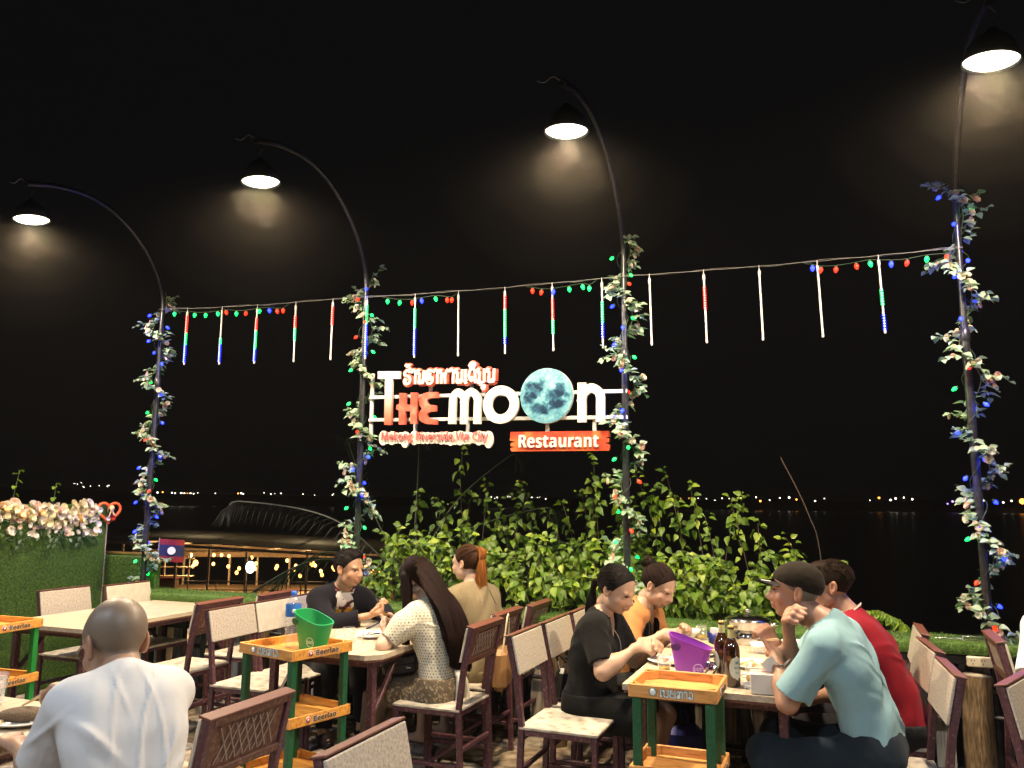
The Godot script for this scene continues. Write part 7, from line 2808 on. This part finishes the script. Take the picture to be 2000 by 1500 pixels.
func diner_black_jacket() -> Dictionary:
	var at := Vector3(-2.09, 0, .44)
	var yaw := deg_to_rad(58)
	var L := func(x: float, y: float, z: float) -> Vector3: return local(at, yaw, Vector3(x, y, z))
	var c := {"scale": .91, "girth": 1.05, "lean": .30, "bend": .58, "neck": .60, "yaw": .42, "pitch": .10, "hip": .525, "head": 1.04, "broad": 1.10, "slump": .04, "side": .06,
		"handR": L.call(-1.60, .815, .70), "elbowR": L.call(-1.95, .62, .98), "handL": L.call(-1.575, .825, .50), "elbowL": L.call(-1.7, .65, .15),
		"dirR": L.call(-1.49, .845, .60) - L.call(-1.60, .815, .70), "dirL": L.call(-1.49, .86, .58) - L.call(-1.575, .825, .50), "palmR": Vector3(.75, .35, .2), "palmL": Vector3(-.6, .5, .2), "thumbR": Vector3(.1, 1, .1), "thumbL": Vector3(-.1, 1, .1),
		"curlR": [.75, .85, .9, .95], "curlL": [.75, .85, .9, .95], "closeL": .6, "closeR": .6, "skin": Color(0.396, 0.232, 0.142), "eyes": .75, "seed": 21, "footL": Vector3(.12, .09, .42), "footR": Vector3(-.14, .09, .40), "full": 1.02}
	var r := figure(c)
	var J: Dictionary = r.joints
	var parts := []
	var shirt := Dfield.new()
	shirt.k = .026
	torso(shirt, J, .93, 1.05, false, .008)
	shirt.plane(Vector3(0, -1, 0), -(J.hip.y - .02))
	shirt.hollow(J.neck.lerp(J.head, .40) + J.fwd * .01, Vector3(.064, .062, .064))
	var pn := n3(5, 11.0)
	var pm: Vector3 = J.chest
	var tee := func(p: Vector3) -> Color:
		var q: Vector3 = p - pm
		var x: float = q.dot(J.left)
		var y: float = q.y
		if absf(x) > .080 or y > .155 or y < -.32: return Color(.015, .015, .016)
		var v := pn.get_noise_3dv(p * 1.4)
		if y > .02: return Color(.50, .48, .46) if v > -.10 else (Color(.16, .02, .015) if v > -.30 else Color(.02, .02, .02))
		if y > -.15: return Color(.42, .19, .02) if v > .02 else (Color(.60, .36, .06) if v > -.12 else Color(.03, .02, .015))
		return Color(.42, .41, .39) if v > .1 else Color(.02, .02, .02)
	parts.append(["printed_shirt", solid(shirt, .010, tee), "cloth"])
	var f := top(J, c, .019, 1.86, -.12, .080, 1.15)
	# open front: a wedge from the throat to the waist
	f.hollow(J.chest + J.fwd * .150 + Vector3(0, -.03, 0), Vector3(.075, .34, .125), Basis(J.left, J.fwd.cross(J.left).normalized(), J.fwd))
	parts.append(["jacket", solid(f, .010, flat_paint(Color(.011, .011, .012))), "jacket"])
	# lapels
	var lp := FleshMesh.new()
	for q in [-1.0, 1.0]:
		var a: Vector3 = J.neck + J.left * q * .068 + Vector3(0, .028, 0) - J.fwd * .02
		var pts := curve([a - J.left * q * .05 - J.fwd * .045, a, J.neck + J.left * q * .074 + J.fwd * .075 - Vector3(0, .05, 0), J.chest + J.left * q * .066 + J.fwd * .118 - Vector3(0, .06, 0), J.waist + J.left * q * .050 + J.fwd * .13], 5)
		var rings := []
		for i in pts.size():
			var t := i / float(pts.size() - 1)
			var w := .030 * sin(PI * minf(1.0, .25 + t * .85)) + .006
			var o: Vector3 = J.left * q
			rings.append([pts[i] - o * w * .3 + J.fwd * .004, pts[i] + o * w * 1.2 + J.fwd * .006, pts[i] + o * w * 1.2 - J.fwd * .004, pts[i] - o * w * .3 - J.fwd * .006])
		lp.strip(rings, Color(.018, .018, .019))
	parts.append(["lapels", lp.commit(), "jacket"])
	parts.append(["trousers", solid(trousers(J, c, .012, 1.93, .03), .015, flat_paint(Color(.012, .012, .013))), "jacket"])
	parts.append(["shoes", solid(shoes(J, c), .011, flat_paint(Color(.012, .011, .011))), "leather"])
	var h := FleshMesh.new()
	hair_cap(h, J, 1.04, Color(.008, .007, .0065), .005, -.012, .012, 5, 1.25)
	swept(h, J, 1.04, Color(.009, .008, .007), 500, -.010, 1.25, Vector3(.02, .05, -.105), .0065, .0016, 4)
	tufts(h, J, 1.04, Color(.012, .010, .009), 420, func(u: float, v: float) -> Vector3: return Vector3(lerpf(-.050, .050, u), .104 - 2.2 * pow(u - .5, 2) * .05, .080 - v * .07),
		func(u: float, v: float, t: float) -> Vector3: return Vector3(lerpf(-.054, .060, u) * (1.0 + t * .16) + .012 * t, .108 + .030 * sin(PI * minf(t + .15, 1.0)) - 2.2 * pow(u - .5, 2) * .055 - .022 * t * t, .080 - v * .07 - t * .085), .0022, 3)
	parts.append(["hair", h.commit(), "hair"])
	return {"J": J, "body": r.body.commit(), "parts": parts, "at": at, "yaw": yaw, "label": "person in a black jacket over a printed shirt, holding a phone at the middle table"}

func diner_lace() -> Dictionary:
	var at := Vector3(-.83, 0, 1.10)
	var yaw := deg_to_rad(-98)
	var L := func(x: float, y: float, z: float) -> Vector3: return local(at, yaw, Vector3(x, y, z))
	var c := {"female": true, "scale": .87, "girth": .94, "lean": .06, "bend": .26, "neck": .62, "yaw": .15, "pitch": .50, "hip": .515, "head": .97, "slump": .03,
		"handL": L.call(-1.15, .792, 1.17), "elbowL": L.call(-1.02, .62, 1.75), "handR": L.call(-1.20, .81, .92), "elbowR": L.call(-.95, .6, .7),
		"dirL": L.call(-1.24, .84, 1.10) - L.call(-1.15, .792, 1.17), "dirR": L.call(-1.29, .83, .98) - L.call(-1.20, .81, .92), "palmL": Vector3(-.75, .55, 0), "palmR": Vector3(.75, .5, 0), "thumbL": Vector3(-.2, 1, .1), "thumbR": Vector3(.2, 1, .1),
		"curlL": [.6, .7, .8, .85], "curlR": [.45, .8, .9, .95], "closeL": .35, "closeR": .5, "skin": Color(0.482, 0.327, 0.232), "seed": 31,
		"footL": L.call(-1.27, .09, 1.20), "footR": L.call(-1.20, .09, 1.02), "kneeL": Vector3(.1, 1.2, .5), "kneeR": Vector3(-.03, 1.2, .5)}
	var r := figure(c)
	var J: Dictionary = r.joints
	var parts := []
	var lace := flat_paint(Color(.62, .585, .49))
	var f := top(J, c, .012, 0.0, -.01, .066)
	for side in ["L", "R"]:   # puffed sleeves gathered above the elbow
		var a: Array = J.arms[side]
		f.ell(a[0].lerp(a[1], .34) + Vector3(0, .005, 0), Vector3(.062, .085, .062), look((a[1] - a[0]).normalized()))
		f.cut_end(a[0].lerp(a[1], .4), a[0].lerp(a[1], .82), .062, .050)
		var d: Vector3 = (a[1] - a[0]).normalized()
		f.bore(a[0].lerp(a[1], .82) - d * .01, a[0].lerp(a[1], .82) + d * .05, .042, .042)
	f.cuts.remove_at(0)
	f.plane(Vector3(0, -1, 0), -(J.hip.y + .055))
	f.fold = -.006
	parts.append(["lace_blouse", solid(f, .0085, lace), "lace"])
	# tied hem at the back
	var tie := FleshMesh.new()
	for q in 2:
		var b0: Vector3 = J.waist - J.fwd * .10 + Vector3(0, -.05, 0)
		strand(tie, curve([b0, b0 + Vector3([-.03, .03][q], -.03, -.05), b0 + Vector3([-.05, .04][q], -.14, -.06), b0 + Vector3([-.03, .06][q], -.22, -.05)], 4), .016, .022, Color(.66, .62, .52))
	parts.append(["waist_tie", tie.commit(), "cloth"])
	var gn := n3(8, 90.0)
	parts.append(["sequin_skirt", solid(trousers(J, c, .012, .72, .075), .010, func(p: Vector3) -> Color:
		var v := gn.get_noise_3dv(p)
		return Color(.42, .34, .22) if v > .30 else Color(.145, .112, .072) * (1.0 + v * .6)), "satin"])
	var st := trousers(J, c, .0035, 1.97, -.03)
	st.fold = 0.0
	parts.append(["stockings", solid(st, .011, flat_paint(Color(.155, .118, .085))), "cloth"])
	parts.append(["shoes", solid(shoes(J, c), .010, flat_paint(Color(.10, .08, .06))), "leather"])
	# long straight hair down the back and over the shoulders
	var h := FleshMesh.new()
	var col := Color(.011, .0068, .0055)
	hair_cap(h, J, .97, col, .009, -.02, .0, 8, .75)
	var o: Vector3 = J.head
	var b: Basis = J.hb
	var hf := Dfield.new()
	hf.k = .007
	hf.fold = .002
	hf.fold_n = n3(17, 30.0)
	hf.fold_s = Vector3(1, .10, 1)
	var back: Vector3 = J.chest - J.fwd * .125 + Vector3(0, -.04, 0)
	for x in [-1.0, -.5, 0.0, .45, .9]:
		var a: Vector3 = o + b * Vector3(x * .060, .03, -.055)
		var m: Vector3 = J.neck + J.left * x * .082 - J.fwd * .075 + Vector3(0, .02, 0)
		var e: Vector3 = J.waist + J.left * (x * .085 - .02) - J.fwd * .115 + Vector3(0, -.02 + .03 * x, 0)
		hf.cap(a, m, .026, .019)
		hf.cap(m, back + J.left * x * .09, .019, .015)
		hf.cap(back + J.left * x * .09, e, .015, .008)
	# the lock that falls in front of the left shoulder and hides the face
	var fl: Vector3 = o + b * Vector3(.072, .03, .02)
	hf.cap(fl, J.neck + J.left * .105 + J.fwd * .085, .036, .030)
	hf.cap(J.neck + J.left * .105 + J.fwd * .085, J.chest + J.left * .085 + J.fwd * .14 + Vector3(0, -.07, 0), .028, .012)
	h.add(hf, .0085, flat_paint(col))
	var rg := RandomNumberGenerator.new()
	rg.seed = 77
	for k in 2600:
		var x := rg.randf_range(-1.0, 1.0)
		var ang := x * 1.9
		var a: Vector3 = o + b * Vector3(sin(ang) * .030, .136 - absf(x) * .010, -.022 + rg.randf_range(-.02, .03))
		var a2: Vector3 = o + b * Vector3(sin(ang) * .099, .05, -.030 - cos(ang) * .088)
		var m: Vector3 = J.neck + J.left * x * .112 - J.fwd * (.132 - absf(x) * .035) + Vector3(0, .02, 0)
		var e0: Vector3 = back + J.left * x * .118 - J.fwd * rg.randf_range(.034, .046)
		var e: Vector3 = J.waist + J.left * (x * .110 - .02) - J.fwd * rg.randf_range(.122, .140) + Vector3(0, rg.randf_range(-.06, .05) + .03 * x, 0)
		var mm := rg.randf_range(.4, 1.35)
		var warm := rg.randf() * .55
		strand(h, curve([a, a2, m, e0, e], 4), .0021, .0010, Color(col.r * mm * (1.0 + warm * .9), col.g * mm, col.b * mm))
	for k in 160:
		var x := rg.randf_range(-1.0, 1.0)
		var a: Vector3 = o + b * Vector3(.030, .126, .01)
		var a2: Vector3 = o + b * Vector3(.094, .04, .012 + x * .030)
		var m: Vector3 = J.neck + J.left * (.137 + absf(x) * -.02) + J.fwd * (.085 + x * .03)
		var e: Vector3 = J.chest + J.left * .102 + J.fwd * (.15 + x * .022) + Vector3(0, rg.randf_range(-.11, -.05), 0)
		var mm := rg.randf_range(.4, 1.3)
		strand(h, curve([a, a2, m, e], 4), .0024, .0010, Color(col.r * mm, col.g * mm, col.b * mm))
	parts.append(["long_hair", h.commit(), "hair"])
	# bracelet
	var br := FleshMesh.new()
	var wl: Array = J.arms.L
	var ring := []
	var wb := look((wl[2] - wl[1]).normalized())
	for i in 17: ring.append(wl[1].lerp(wl[2], .86) + wb * Vector3(cos(TAU * i / 16.0) * .031, 0, sin(TAU * i / 16.0) * .031))
	strand(br, ring, .0022, .0022, Color(.50, .33, .10))
	parts.append(["bracelet", br.commit(), "leather"])
	return {"J": J, "body": r.body.commit(), "parts": parts, "at": at, "yaw": yaw, "label": "person with long dark hair in a cream lace blouse and sequin skirt, using a phone"}

func diner_khaki() -> Dictionary:
	var at := Vector3(-.83, 0, .53)
	var yaw := deg_to_rad(-106)
	var L := func(x: float, y: float, z: float) -> Vector3: return local(at, yaw, Vector3(x, y, z))
	var c := {"female": true, "scale": .91, "girth": 1.0, "lean": .05, "bend": .18, "neck": .38, "yaw": .10, "pitch": .05, "hip": .515, "head": .96, "slump": .03, "broad": 1.08,
		"handL": L.call(-1.19, .80, .60), "elbowL": L.call(-.95, .62, .85), "handR": L.call(-1.2, .80, .36), "elbowR": L.call(-.95, .6, .1), "curlL": [.4, .5, .5, .5], "skin": Color(0.499, 0.344, 0.249), "seed": 41, "eyes": .8}
	var r := figure(c)
	var J: Dictionary = r.joints
	var parts := []
	var f := top(J, c, .026, 1.80, -.16, .068, 1.25)
	f.fold = -.011
	f.ripple = [[J.chest, Vector3(.5, .7, .3).normalized(), 36.0, .004]]
	parts.append(["khaki_dress", solid(f, .010, flat_paint(Color(.195, .155, .092))), "cloth"])
	parts.append(["skirt", solid(trousers(J, c, .018, .95, .02), .014, flat_paint(Color(.18, .145, .085))), "cloth"])
	# seam down the back
	var sm := FleshMesh.new()
	strand(sm, curve([J.neck - J.fwd * .085 + J.left * -.05, J.chest - J.fwd * .142 + J.left * -.055, J.waist - J.fwd * .138 + J.left * -.06], 4), .0024, .0024, Color(.10, .08, .045))
	parts.append(["seam", sm.commit(), "cloth"])
	var h := FleshMesh.new()
	hair_cap(h, J, .96, Color(.030, .015, .009), .0045, -.018, .0, 15, 1.45)
	swept(h, J, .96, Color(.045, .021, .011), 700, -.016, 1.45, Vector3(0, .090, -.098), .006, .0014, 16)
	var o: Vector3 = J.head
	var b: Basis = J.hb
	var hf := Dfield.new()
	hf.k = .010
	hf.ell(o + b * Vector3(0, .085, -.092), Vector3(.024, .028, .026), b)
	h.add(hf, .006, flat_paint(Color(.07, .03, .014)))
	var rg := RandomNumberGenerator.new()
	rg.seed = 5
	for k in 460:
		var x := rg.randf_range(-1, 1)
		var z := rg.randf_range(-1, 1)
		var a: Vector3 = o + b * Vector3(x * .012, .090 + rg.randf() * .02, -.090)
		var m: Vector3 = o + b * Vector3(x * .026, .075, -.130 + z * .016)
		var m2: Vector3 = o + Vector3(x * .036, -.06, 0) - J.fwd * (.128 + z * .018)
		var e: Vector3 = o + Vector3(x * .040 * rg.randf_range(.4, 1.3), rg.randf_range(-.27, -.19), 0) - J.fwd * (.135 + z * .024)
		var mm := rg.randf_range(.55, 1.5)
		strand(h, curve([a, m, m2, e], 4), .0026, .0012, Color(.21 * mm, .078 * mm, .020 * mm))
	parts.append(["ponytail_hair", h.commit(), "hair"])
	return {"J": J, "body": r.body.commit(), "parts": parts, "at": at, "yaw": yaw, "label": "person with a high copper ponytail in a khaki dress, in front of the shrubs"}

func diner_black_dress() -> Dictionary:
	var at := Vector3(.04, 0, .99)
	var yaw := deg_to_rad(84)
	var L := func(x: float, y: float, z: float) -> Vector3: return local(at, yaw, Vector3(x, y, z))
	var c := {"female": true, "scale": .87, "girth": 1.20, "lean": -.04, "bend": .16, "neck": .62, "yaw": -.18, "pitch": .40, "hip": .49, "head": 1.05, "full": 1.10, "slump": .03,
		"handR": L.call(.305, .815, 1.12), "elbowR": L.call(.05, .50, 1.40), "handL": L.call(.36, .80, .98), "elbowL": L.call(.1, .55, .65),
		"dirR": L.call(.42, .815, 1.07) - L.call(.305, .815, 1.12), "palmR": Vector3(.8, -.5, .1), "thumbR": Vector3(.1, 1, .2), "palmL": Vector3(-.7, -.5, .1), "thumbL": Vector3(0, 1, .1),
		"curlR": [.75, .8, .9, 1.0], "curlL": [.8, .9, .95, 1.0], "closeR": .7, "closeL": .7, "skin": Color(0.456, 0.292, 0.198), "eyes": .35, "seed": 51, "lips": Color(.38, .10, .09),
		"footL": Vector3(.10, .09, .30), "footR": Vector3(-.10, .09, .34)}
	var r := figure(c)
	var J: Dictionary = r.joints
	var parts := []
	var f := top(J, c, .013, .80, -.06, .070, 1.12)
	f.hollow(J.neck + J.fwd * .10 - Vector3(0, .02, 0), Vector3(.040, .085, .07))
	parts.append(["black_dress", solid(f, .010, flat_paint(Color(.010, .010, .0105))), "cloth"])
	parts.append(["dress_skirt", solid(trousers(J, c, .016, .86, .07), .013, flat_paint(Color(.010, .010, .0105))), "cloth"])
	var tr := FleshMesh.new()
	strand(tr, curve([J.neck + J.fwd * .075 - J.left * .035 + Vector3(0, -.02, 0), J.neck + J.fwd * .125 - J.left * .012 + Vector3(0, -.095, 0), J.chest + J.fwd * .150 + Vector3(0, -.04, 0), J.waist + J.fwd * .13 + Vector3(0, .06, 0)], 5), .0022, .0022, Color(.45, .43, .38))
	parts.append(["trim", tr.commit(), "leather"])
	parts.append(["shoes", solid(shoes(J, c), .011, flat_paint(Color(.50, .50, .52))), "cloth"])
	var h := FleshMesh.new()
	var col := Color(.011, .009, .008)
	hair_cap(h, J, 1.05, col, .0055, -.022, .0, 25, 1.55)
	swept(h, J, 1.05, col, 900, -.020, 1.55, Vector3(0, -.005, -.106), .0072, .0014, 26)
	var o: Vector3 = J.head
	var b: Basis = J.hb
	var rg := RandomNumberGenerator.new()
	rg.seed = 9
	for k in 320:
		var x := rg.randf_range(-1, 1)
		var z := rg.randf_range(-1, 1)
		var a: Vector3 = o + b * Vector3(x * .018, -.005, -.105)
		var m: Vector3 = o + b * Vector3(x * .026, -.02, -.138 + z * .012)
		var e: Vector3 = o - J.fwd * (.150 + z * .022) + J.left * x * .034 + Vector3(0, rg.randf_range(-.24, -.17), 0)
		var mm := rg.randf_range(.5, 1.6)
		strand(h, curve([a, m, o - J.fwd * (.150 + z * .02) + J.left * x * .036 + Vector3(0, -.11, 0), e], 4), .0026, .0010, col * mm)
	parts.append(["tied_back_hair", h.commit(), "hair"])
	var er := FleshMesh.new()
	strand(er, [o + b * Vector3(-.086, -.034, -.004), o + b * Vector3(-.087, -.043, -.004)], .004, .003, Color(.6, .58, .52))
	parts.append(["earring", er.commit(), "leather"])
	return {"J": J, "body": r.body.commit(), "parts": parts, "at": at, "yaw": yaw, "label": "person in a black dress with hair tied back, eating at the right table"}

func diner_orange() -> Dictionary:
	var at := Vector3(.03, 0, .42)
	var yaw := deg_to_rad(78)
	var L := func(x: float, y: float, z: float) -> Vector3: return local(at, yaw, Vector3(x, y, z))
	var c := {"female": true, "scale": .87, "girth": 1.06, "lean": .18, "bend": .46, "neck": .78, "yaw": -.10, "pitch": .52, "hip": .515, "head": 1.03, "full": 1.04, "slump": .04,
		"handR": L.call(.345, .815, .645), "elbowR": L.call(.05, .56, .95), "handL": L.call(.42, .80, .42), "elbowL": L.call(.15, .55, .1),
		"dirR": L.call(.46, .82, .62) - L.call(.345, .815, .645), "palmR": Vector3(.8, -.4, .1), "thumbR": Vector3(.1, 1, .2), "palmL": Vector3(-.5, -.7, .1),
		"curlR": [.65, .75, .85, .95], "curlL": [.5, .6, .7, .8], "closeR": .7, "skin": Color(0.464, 0.305, 0.211), "eyes": .3, "seed": 61}
	var r := figure(c)
	var J: Dictionary = r.joints
	var parts := []
	var mid: Vector3 = J.left
	var ch: Vector3 = J.chest
	var dress := func(p: Vector3) -> Color:
		var q: Vector3 = p - ch
		return Color(.46, .20, .068)
	var f := top(J, c, .014, .88, -.10, .072, 1.15)
	f.hollow(J.neck + J.fwd * .10 - Vector3(0, .02, 0), Vector3(.036, .095, .07))
	f.ripple = [[J.arms.R[0], Vector3(.2, .9, .3).normalized(), 70.0, .0022]]
	parts.append(["orange_blouse", solid(f, .010, dress), "satin"])
	# black sash over both shoulders
	var sa := FleshMesh.new()
	for q in [-1.0, 1.0]:
		var pts := curve([J.neck + J.left * q * .055 - J.fwd * .085 + Vector3(0, -.01, 0), J.neck + J.left * q * .072 + Vector3(0, .036, 0) - J.fwd * .01, J.neck + J.left * q * .070 + J.fwd * .085 - Vector3(0, .035, 0), J.chest + J.left * q * .060 + J.fwd * .150 - Vector3(0, .01, 0), J.waist + J.left * q * .045 + J.fwd * .135], 5)
		var rings := []
		for i in pts.size():
			var o2: Vector3 = J.left * q
			var w := .032
			rings.append([pts[i] - o2 * w + J.fwd * .008, pts[i] + o2 * w + J.fwd * .002 + Vector3(0, .006, 0), pts[i] + o2 * w - J.fwd * .012, pts[i] - o2 * w - J.fwd * .010])
		sa.strip(rings, Color(.010, .010, .0105))
	parts.append(["black_sash", sa.commit(), "cloth"])
	parts.append(["trousers", solid(trousers(J, c, .012, 1.9, .06), .015, flat_paint(Color(.02, .02, .022))), "cloth"])
	var h := FleshMesh.new()
	var col := Color(.016, .010, .008)
	hair_cap(h, J, 1.03, col, .0055, -.020, .0, 35, 1.5)
	swept(h, J, 1.03, col, 900, -.018, 1.5, Vector3(0, .080, -.10), .0072, .0014, 36)
	var o: Vector3 = J.head
	var b: Basis = J.hb
	var hf := Dfield.new()
	hf.k = .008
	hf.fold = .005
	hf.fold_n = n3(3, 40.0)
	hf.ell(o + b * Vector3(0, .085, -.115), Vector3(.040, .038, .036), b)
	h.add(hf, .0055, flat_paint(Color(.010, .008, .007)))
	var rg := RandomNumberGenerator.new()
	rg.seed = 19
	for k in 60:
		var a0 := rg.randf() * TAU
		var pts := []
		for i in 8:
			var a1 := a0 + i * .5
			pts.append(o + b * (Vector3(0, .085, -.115) + Vector3(cos(a1) * .040, sin(a1) * .038, -.012 + .02 * sin(a0 * 3.0))))
		strand(h, pts, .0020, .0014, col * rg.randf_range(.5, 1.8))
	parts.append(["bun_hair", h.commit(), "hair"])
	return {"J": J, "body": r.body.commit(), "parts": parts, "at": at, "yaw": yaw, "label": "person in an orange blouse with a black sash and hair bun, bowed over the table"}

func diner_teal() -> Dictionary:
	var at := Vector3(1.43, 0, 1.49)
	var yaw := deg_to_rad(-98)
	var L := func(x: float, y: float, z: float) -> Vector3: return local(at, yaw, Vector3(x, y, z))
	var c := {"scale": 1.0, "girth": .95, "lean": .16, "bend": .34, "neck": .98, "yaw": .14, "pitch": -.02, "hip": .53, "head": 1.06, "broad": 1.0, "slump": .04, "side": .08,
		"handL": L.call(1.035, .915, 1.53), "elbowL": L.call(1.16, .40, 1.95), "handR": L.call(1.10, 1.01, 1.56), "elbowR": L.call(1.08, .6, 1.3),
		"dirL": L.call(1.0, .99, 1.50) - L.call(1.035, .915, 1.53), "palmL": L.call(.95, .90, 1.42) - L.call(1.035, .915, 1.53), "thumbL": L.call(1.15, 1.05, 1.70) - L.call(1.035, .915, 1.53), "palmR": Vector3(.4, .2, -.8), "thumbR": Vector3(0, .6, -.5),
		"curlL": [.95, 1.05, 1.1, 1.15], "curlR": [1.0, 1.1, 1.1, 1.1], "closeL": .8, "closeR": .7, "skin": Color(0.344, 0.185, 0.116), "stubble": Color(.12, .095, .072), "seed": 71, "fold": .014, "eyes": .6,
		"footL": Vector3(.14, .09, .30), "footR": Vector3(-.12, .09, .36)}
	var r := figure(c)
	var J: Dictionary = r.joints
	var parts := []
	var f := top(J, c, .013, .84, -.09, .076, 1.28)
	f.ripple = [[J.waist, Vector3(.3, .85, .4).normalized(), 30.0, .0035], [J.chest, J.left, 28.0, .002]]
	parts.append(["teal_shirt", solid(f, .0085, flat_paint(Color(.20, .335, .37))), "cloth"])
	parts.append(["jeans", solid(trousers(J, c, .012, 1.9, .10), .014, flat_paint(Color(.018, .024, .034))), "cloth"])
	parts.append(["shoes", solid(shoes(J, c), .012, flat_paint(Color(.06, .035, .02))), "leather"])
	# baseball cap
	var hs := 1.06
	var o: Vector3 = J.head
	var b: Basis = J.hb
	var P := func(x: float, y: float, z: float) -> Vector3: return o + b * (Vector3(x, y, z) * hs)
	var cf := Dfield.new()
	cf.k = .010
	cf.fold = .002
	cf.fold_n = n3(6, 20.0)
	cf.ell(P.call(0, .040, -.016), Vector3(.082, .088, .101) * hs, b)
	cf.ell(P.call(0, .052, .034), Vector3(.069, .052, .056) * hs, b)
	var n := b * Vector3(0, -1, .34).normalized()
	cf.plane(n, n.dot(P.call(0, .022, 0)))
	for x in [-1.0, 1.0]: cf.hollow(P.call(x * .085, -.006, -.006), Vector3(.03, .036, .026) * hs, b)
	var cap := FleshMesh.new()
	var cc := Color(.016, .0125, .010)
	cap.add(cf, .0065, flat_paint(cc))
	# brim: a curved sheet of even thickness
	var rows := []
	for i in 9:
		var t := i / 8.0
		var z := lerpf(.078, .172, t)
		var ring := []
		for up in 2:
			for j in 13:
				var u := -1.0 + 2.0 * (j if up == 0 else 12 - j) / 12.0
				var w := .068 * sqrt(maxf(0.0, 1.0 - pow(t, 3.0) * .75))
				var zz := z - u * u * .045 * (.4 + t)
				ring.append(P.call(u * w, .046 - u * u * .016 - .006 * t + (.0028 if up == 0 else -.0028), zz))
		rows.append(ring)
	cap.strip(rows, cc)
	var last: Array = rows[8]
	var c0 := Vector3.ZERO
	for p in last: c0 += p
	var tip := []
	for p in last: tip.append(c0 / last.size() + (p - c0 / last.size()) * .05)
	cap.strip([last, tip], cc)
	parts.append(["cap", cap.commit(), "jacket"])
	var pr := FleshMesh.new()
	strand(pr, [P.call(.062, .042, .098), P.call(.058, .044, .118), P.call(.050, .045, .138)], .0030, .0030, Color(.55, .54, .50))
	parts.append(["cap_print", pr.commit(), "cloth"])
	return {"J": J, "body": r.body.commit(), "parts": parts, "at": at, "yaw": yaw, "label": "person in a teal shirt and dark baseball cap, leaning on the right table"}

func diner_red() -> Dictionary:
	var at := Vector3(1.56, 0, .98)
	var yaw := deg_to_rad(-95)
	var L := func(x: float, y: float, z: float) -> Vector3: return local(at, yaw, Vector3(x, y, z))
	var c := {"scale": .94, "girth": 1.08, "lean": .24, "bend": .46, "neck": .62, "yaw": .12, "pitch": .12, "hip": .54, "head": 1.04, "broad": 1.05, "slump": .05,
		"handL": L.call(1.16, .655, 1.22), "elbowL": L.call(1.5, .6, 1.5), "handR": L.call(1.08, .80, .80), "elbowR": L.call(1.3, .6, .6), "dirL": L.call(1.06, .64, 1.2) - L.call(1.16, .655, 1.22), "palmL": Vector3(-.4, -.9, 0),
		"curlL": [1.1, 1.15, 1.2, 1.2], "curlR": [.5, .6, .7, .7], "closeL": .9, "skin": Color(0.318, 0.172, 0.107), "seed": 81,
		"footL": Vector3(.14, .09, .34), "footR": Vector3(-.12, .09, .36)}
	var r := figure(c)
	var J: Dictionary = r.joints
	var parts := []
	var f := top(J, c, .016, .90, -.12, .070, 1.2)
	f.ripple = [[J.waist, Vector3(.2, .9, .3).normalized(), 32.0, .0025]]
	parts.append(["red_shirt", solid(f, .009, flat_paint(Color(.19, .010, .016))), "cloth"])
	var cl := FleshMesh.new()
	var ring := []
	for i in 25:
		var a := TAU * i / 24.0
		ring.append(J.neck.lerp(J.head, .17) + J.fwd * (.004 + cos(a) * .066) + J.left * sin(a) * .068 + Vector3(0, -cos(a) * .022, 0))
	strand(cl, ring, .007, .007, Color(.60, .52, .45))
	parts.append(["collar", cl.commit(), "cloth"])
	parts.append(["trousers", solid(trousers(J, c, .012, 1.9, .03), .015, flat_paint(Color(.02, .02, .024))), "cloth"])
	parts.append(["shoes", solid(shoes(J, c), .012, flat_paint(Color(.03, .03, .03))), "leather"])
	var h := FleshMesh.new()
	hair_cap(h, J, 1.04, Color(.016, .010, .007), .002, -.012, .004, 45, 1.2)
	tufts(h, J, 1.04, Color(.020, .012, .008), 1500, func(u: float, v: float) -> Vector3:
		var th := v * 2.35 - .55
		var x := (u - .5) * 2.0
		return Vector3(x * .073, .038 + cos(th) * .087 * sqrt(1.0 - x * x * .75), -.016 - sin(th) * .097 * sqrt(1.0 - x * x * .6)), func(u: float, v: float, t: float) -> Vector3:
		var th := v * 2.3 - .55 + t * .10
		var x := (u - .5) * 2.0 + t * .05
		var k := 1.0 + .07 * t
		return Vector3(x * .073 * k, .038 + cos(th) * .084 * sqrt(maxf(0.0, 1.0 - x * x * .75)) * k, -.016 - sin(th) * .097 * sqrt(maxf(0.0, 1.0 - x * x * .6)) * k), .0014, 4)
	parts.append(["hair", h.commit(), "hair"])
	return {"J": J, "body": r.body.commit(), "parts": parts, "at": at, "yaw": yaw, "label": "person in a dark red shirt, half hidden by the teal shirted person"}

func diner_edge() -> Dictionary:
	var at := Vector3(2.27, 0, .55)
	var yaw := deg_to_rad(40)
	var L := func(x: float, y: float, z: float) -> Vector3: return local(at, yaw, Vector3(x, y, z))
	var c := {"scale": .94, "lean": .12, "bend": .25, "neck": .35, "hip": .54, "broad": 1.02, "handR": L.call(2.32, .66, 1.0), "elbowR": L.call(1.5, .5, .75), "handL": L.call(2.6, .70, .85), "skin": Color(0.387, 0.241, 0.155), "seed": 95, "fold": .009}
	var r := figure(c)
	var J: Dictionary = r.joints
	var parts := []
	parts.append(["shirt", solid(top(J, c, .020, .92, -.10, .074, 1.45), .011, flat_paint(Color(.68, .68, .69))), "cloth"])
	parts.append(["trousers", solid(trousers(J, c, .012, 1.9, .03), .016, flat_paint(Color(.03, .03, .04))), "cloth"])
	var h := FleshMesh.new()
	hair_cap(h, J, 1.0, Color(.012, .010, .009), .008, .002, .008, 55, .84)
	parts.append(["hair", h.commit(), "hair"])
	return {"J": J, "body": r.body.commit(), "parts": parts, "at": at, "yaw": yaw, "label": "person in a white shirt cut off by the right edge, only a sleeve showing"}
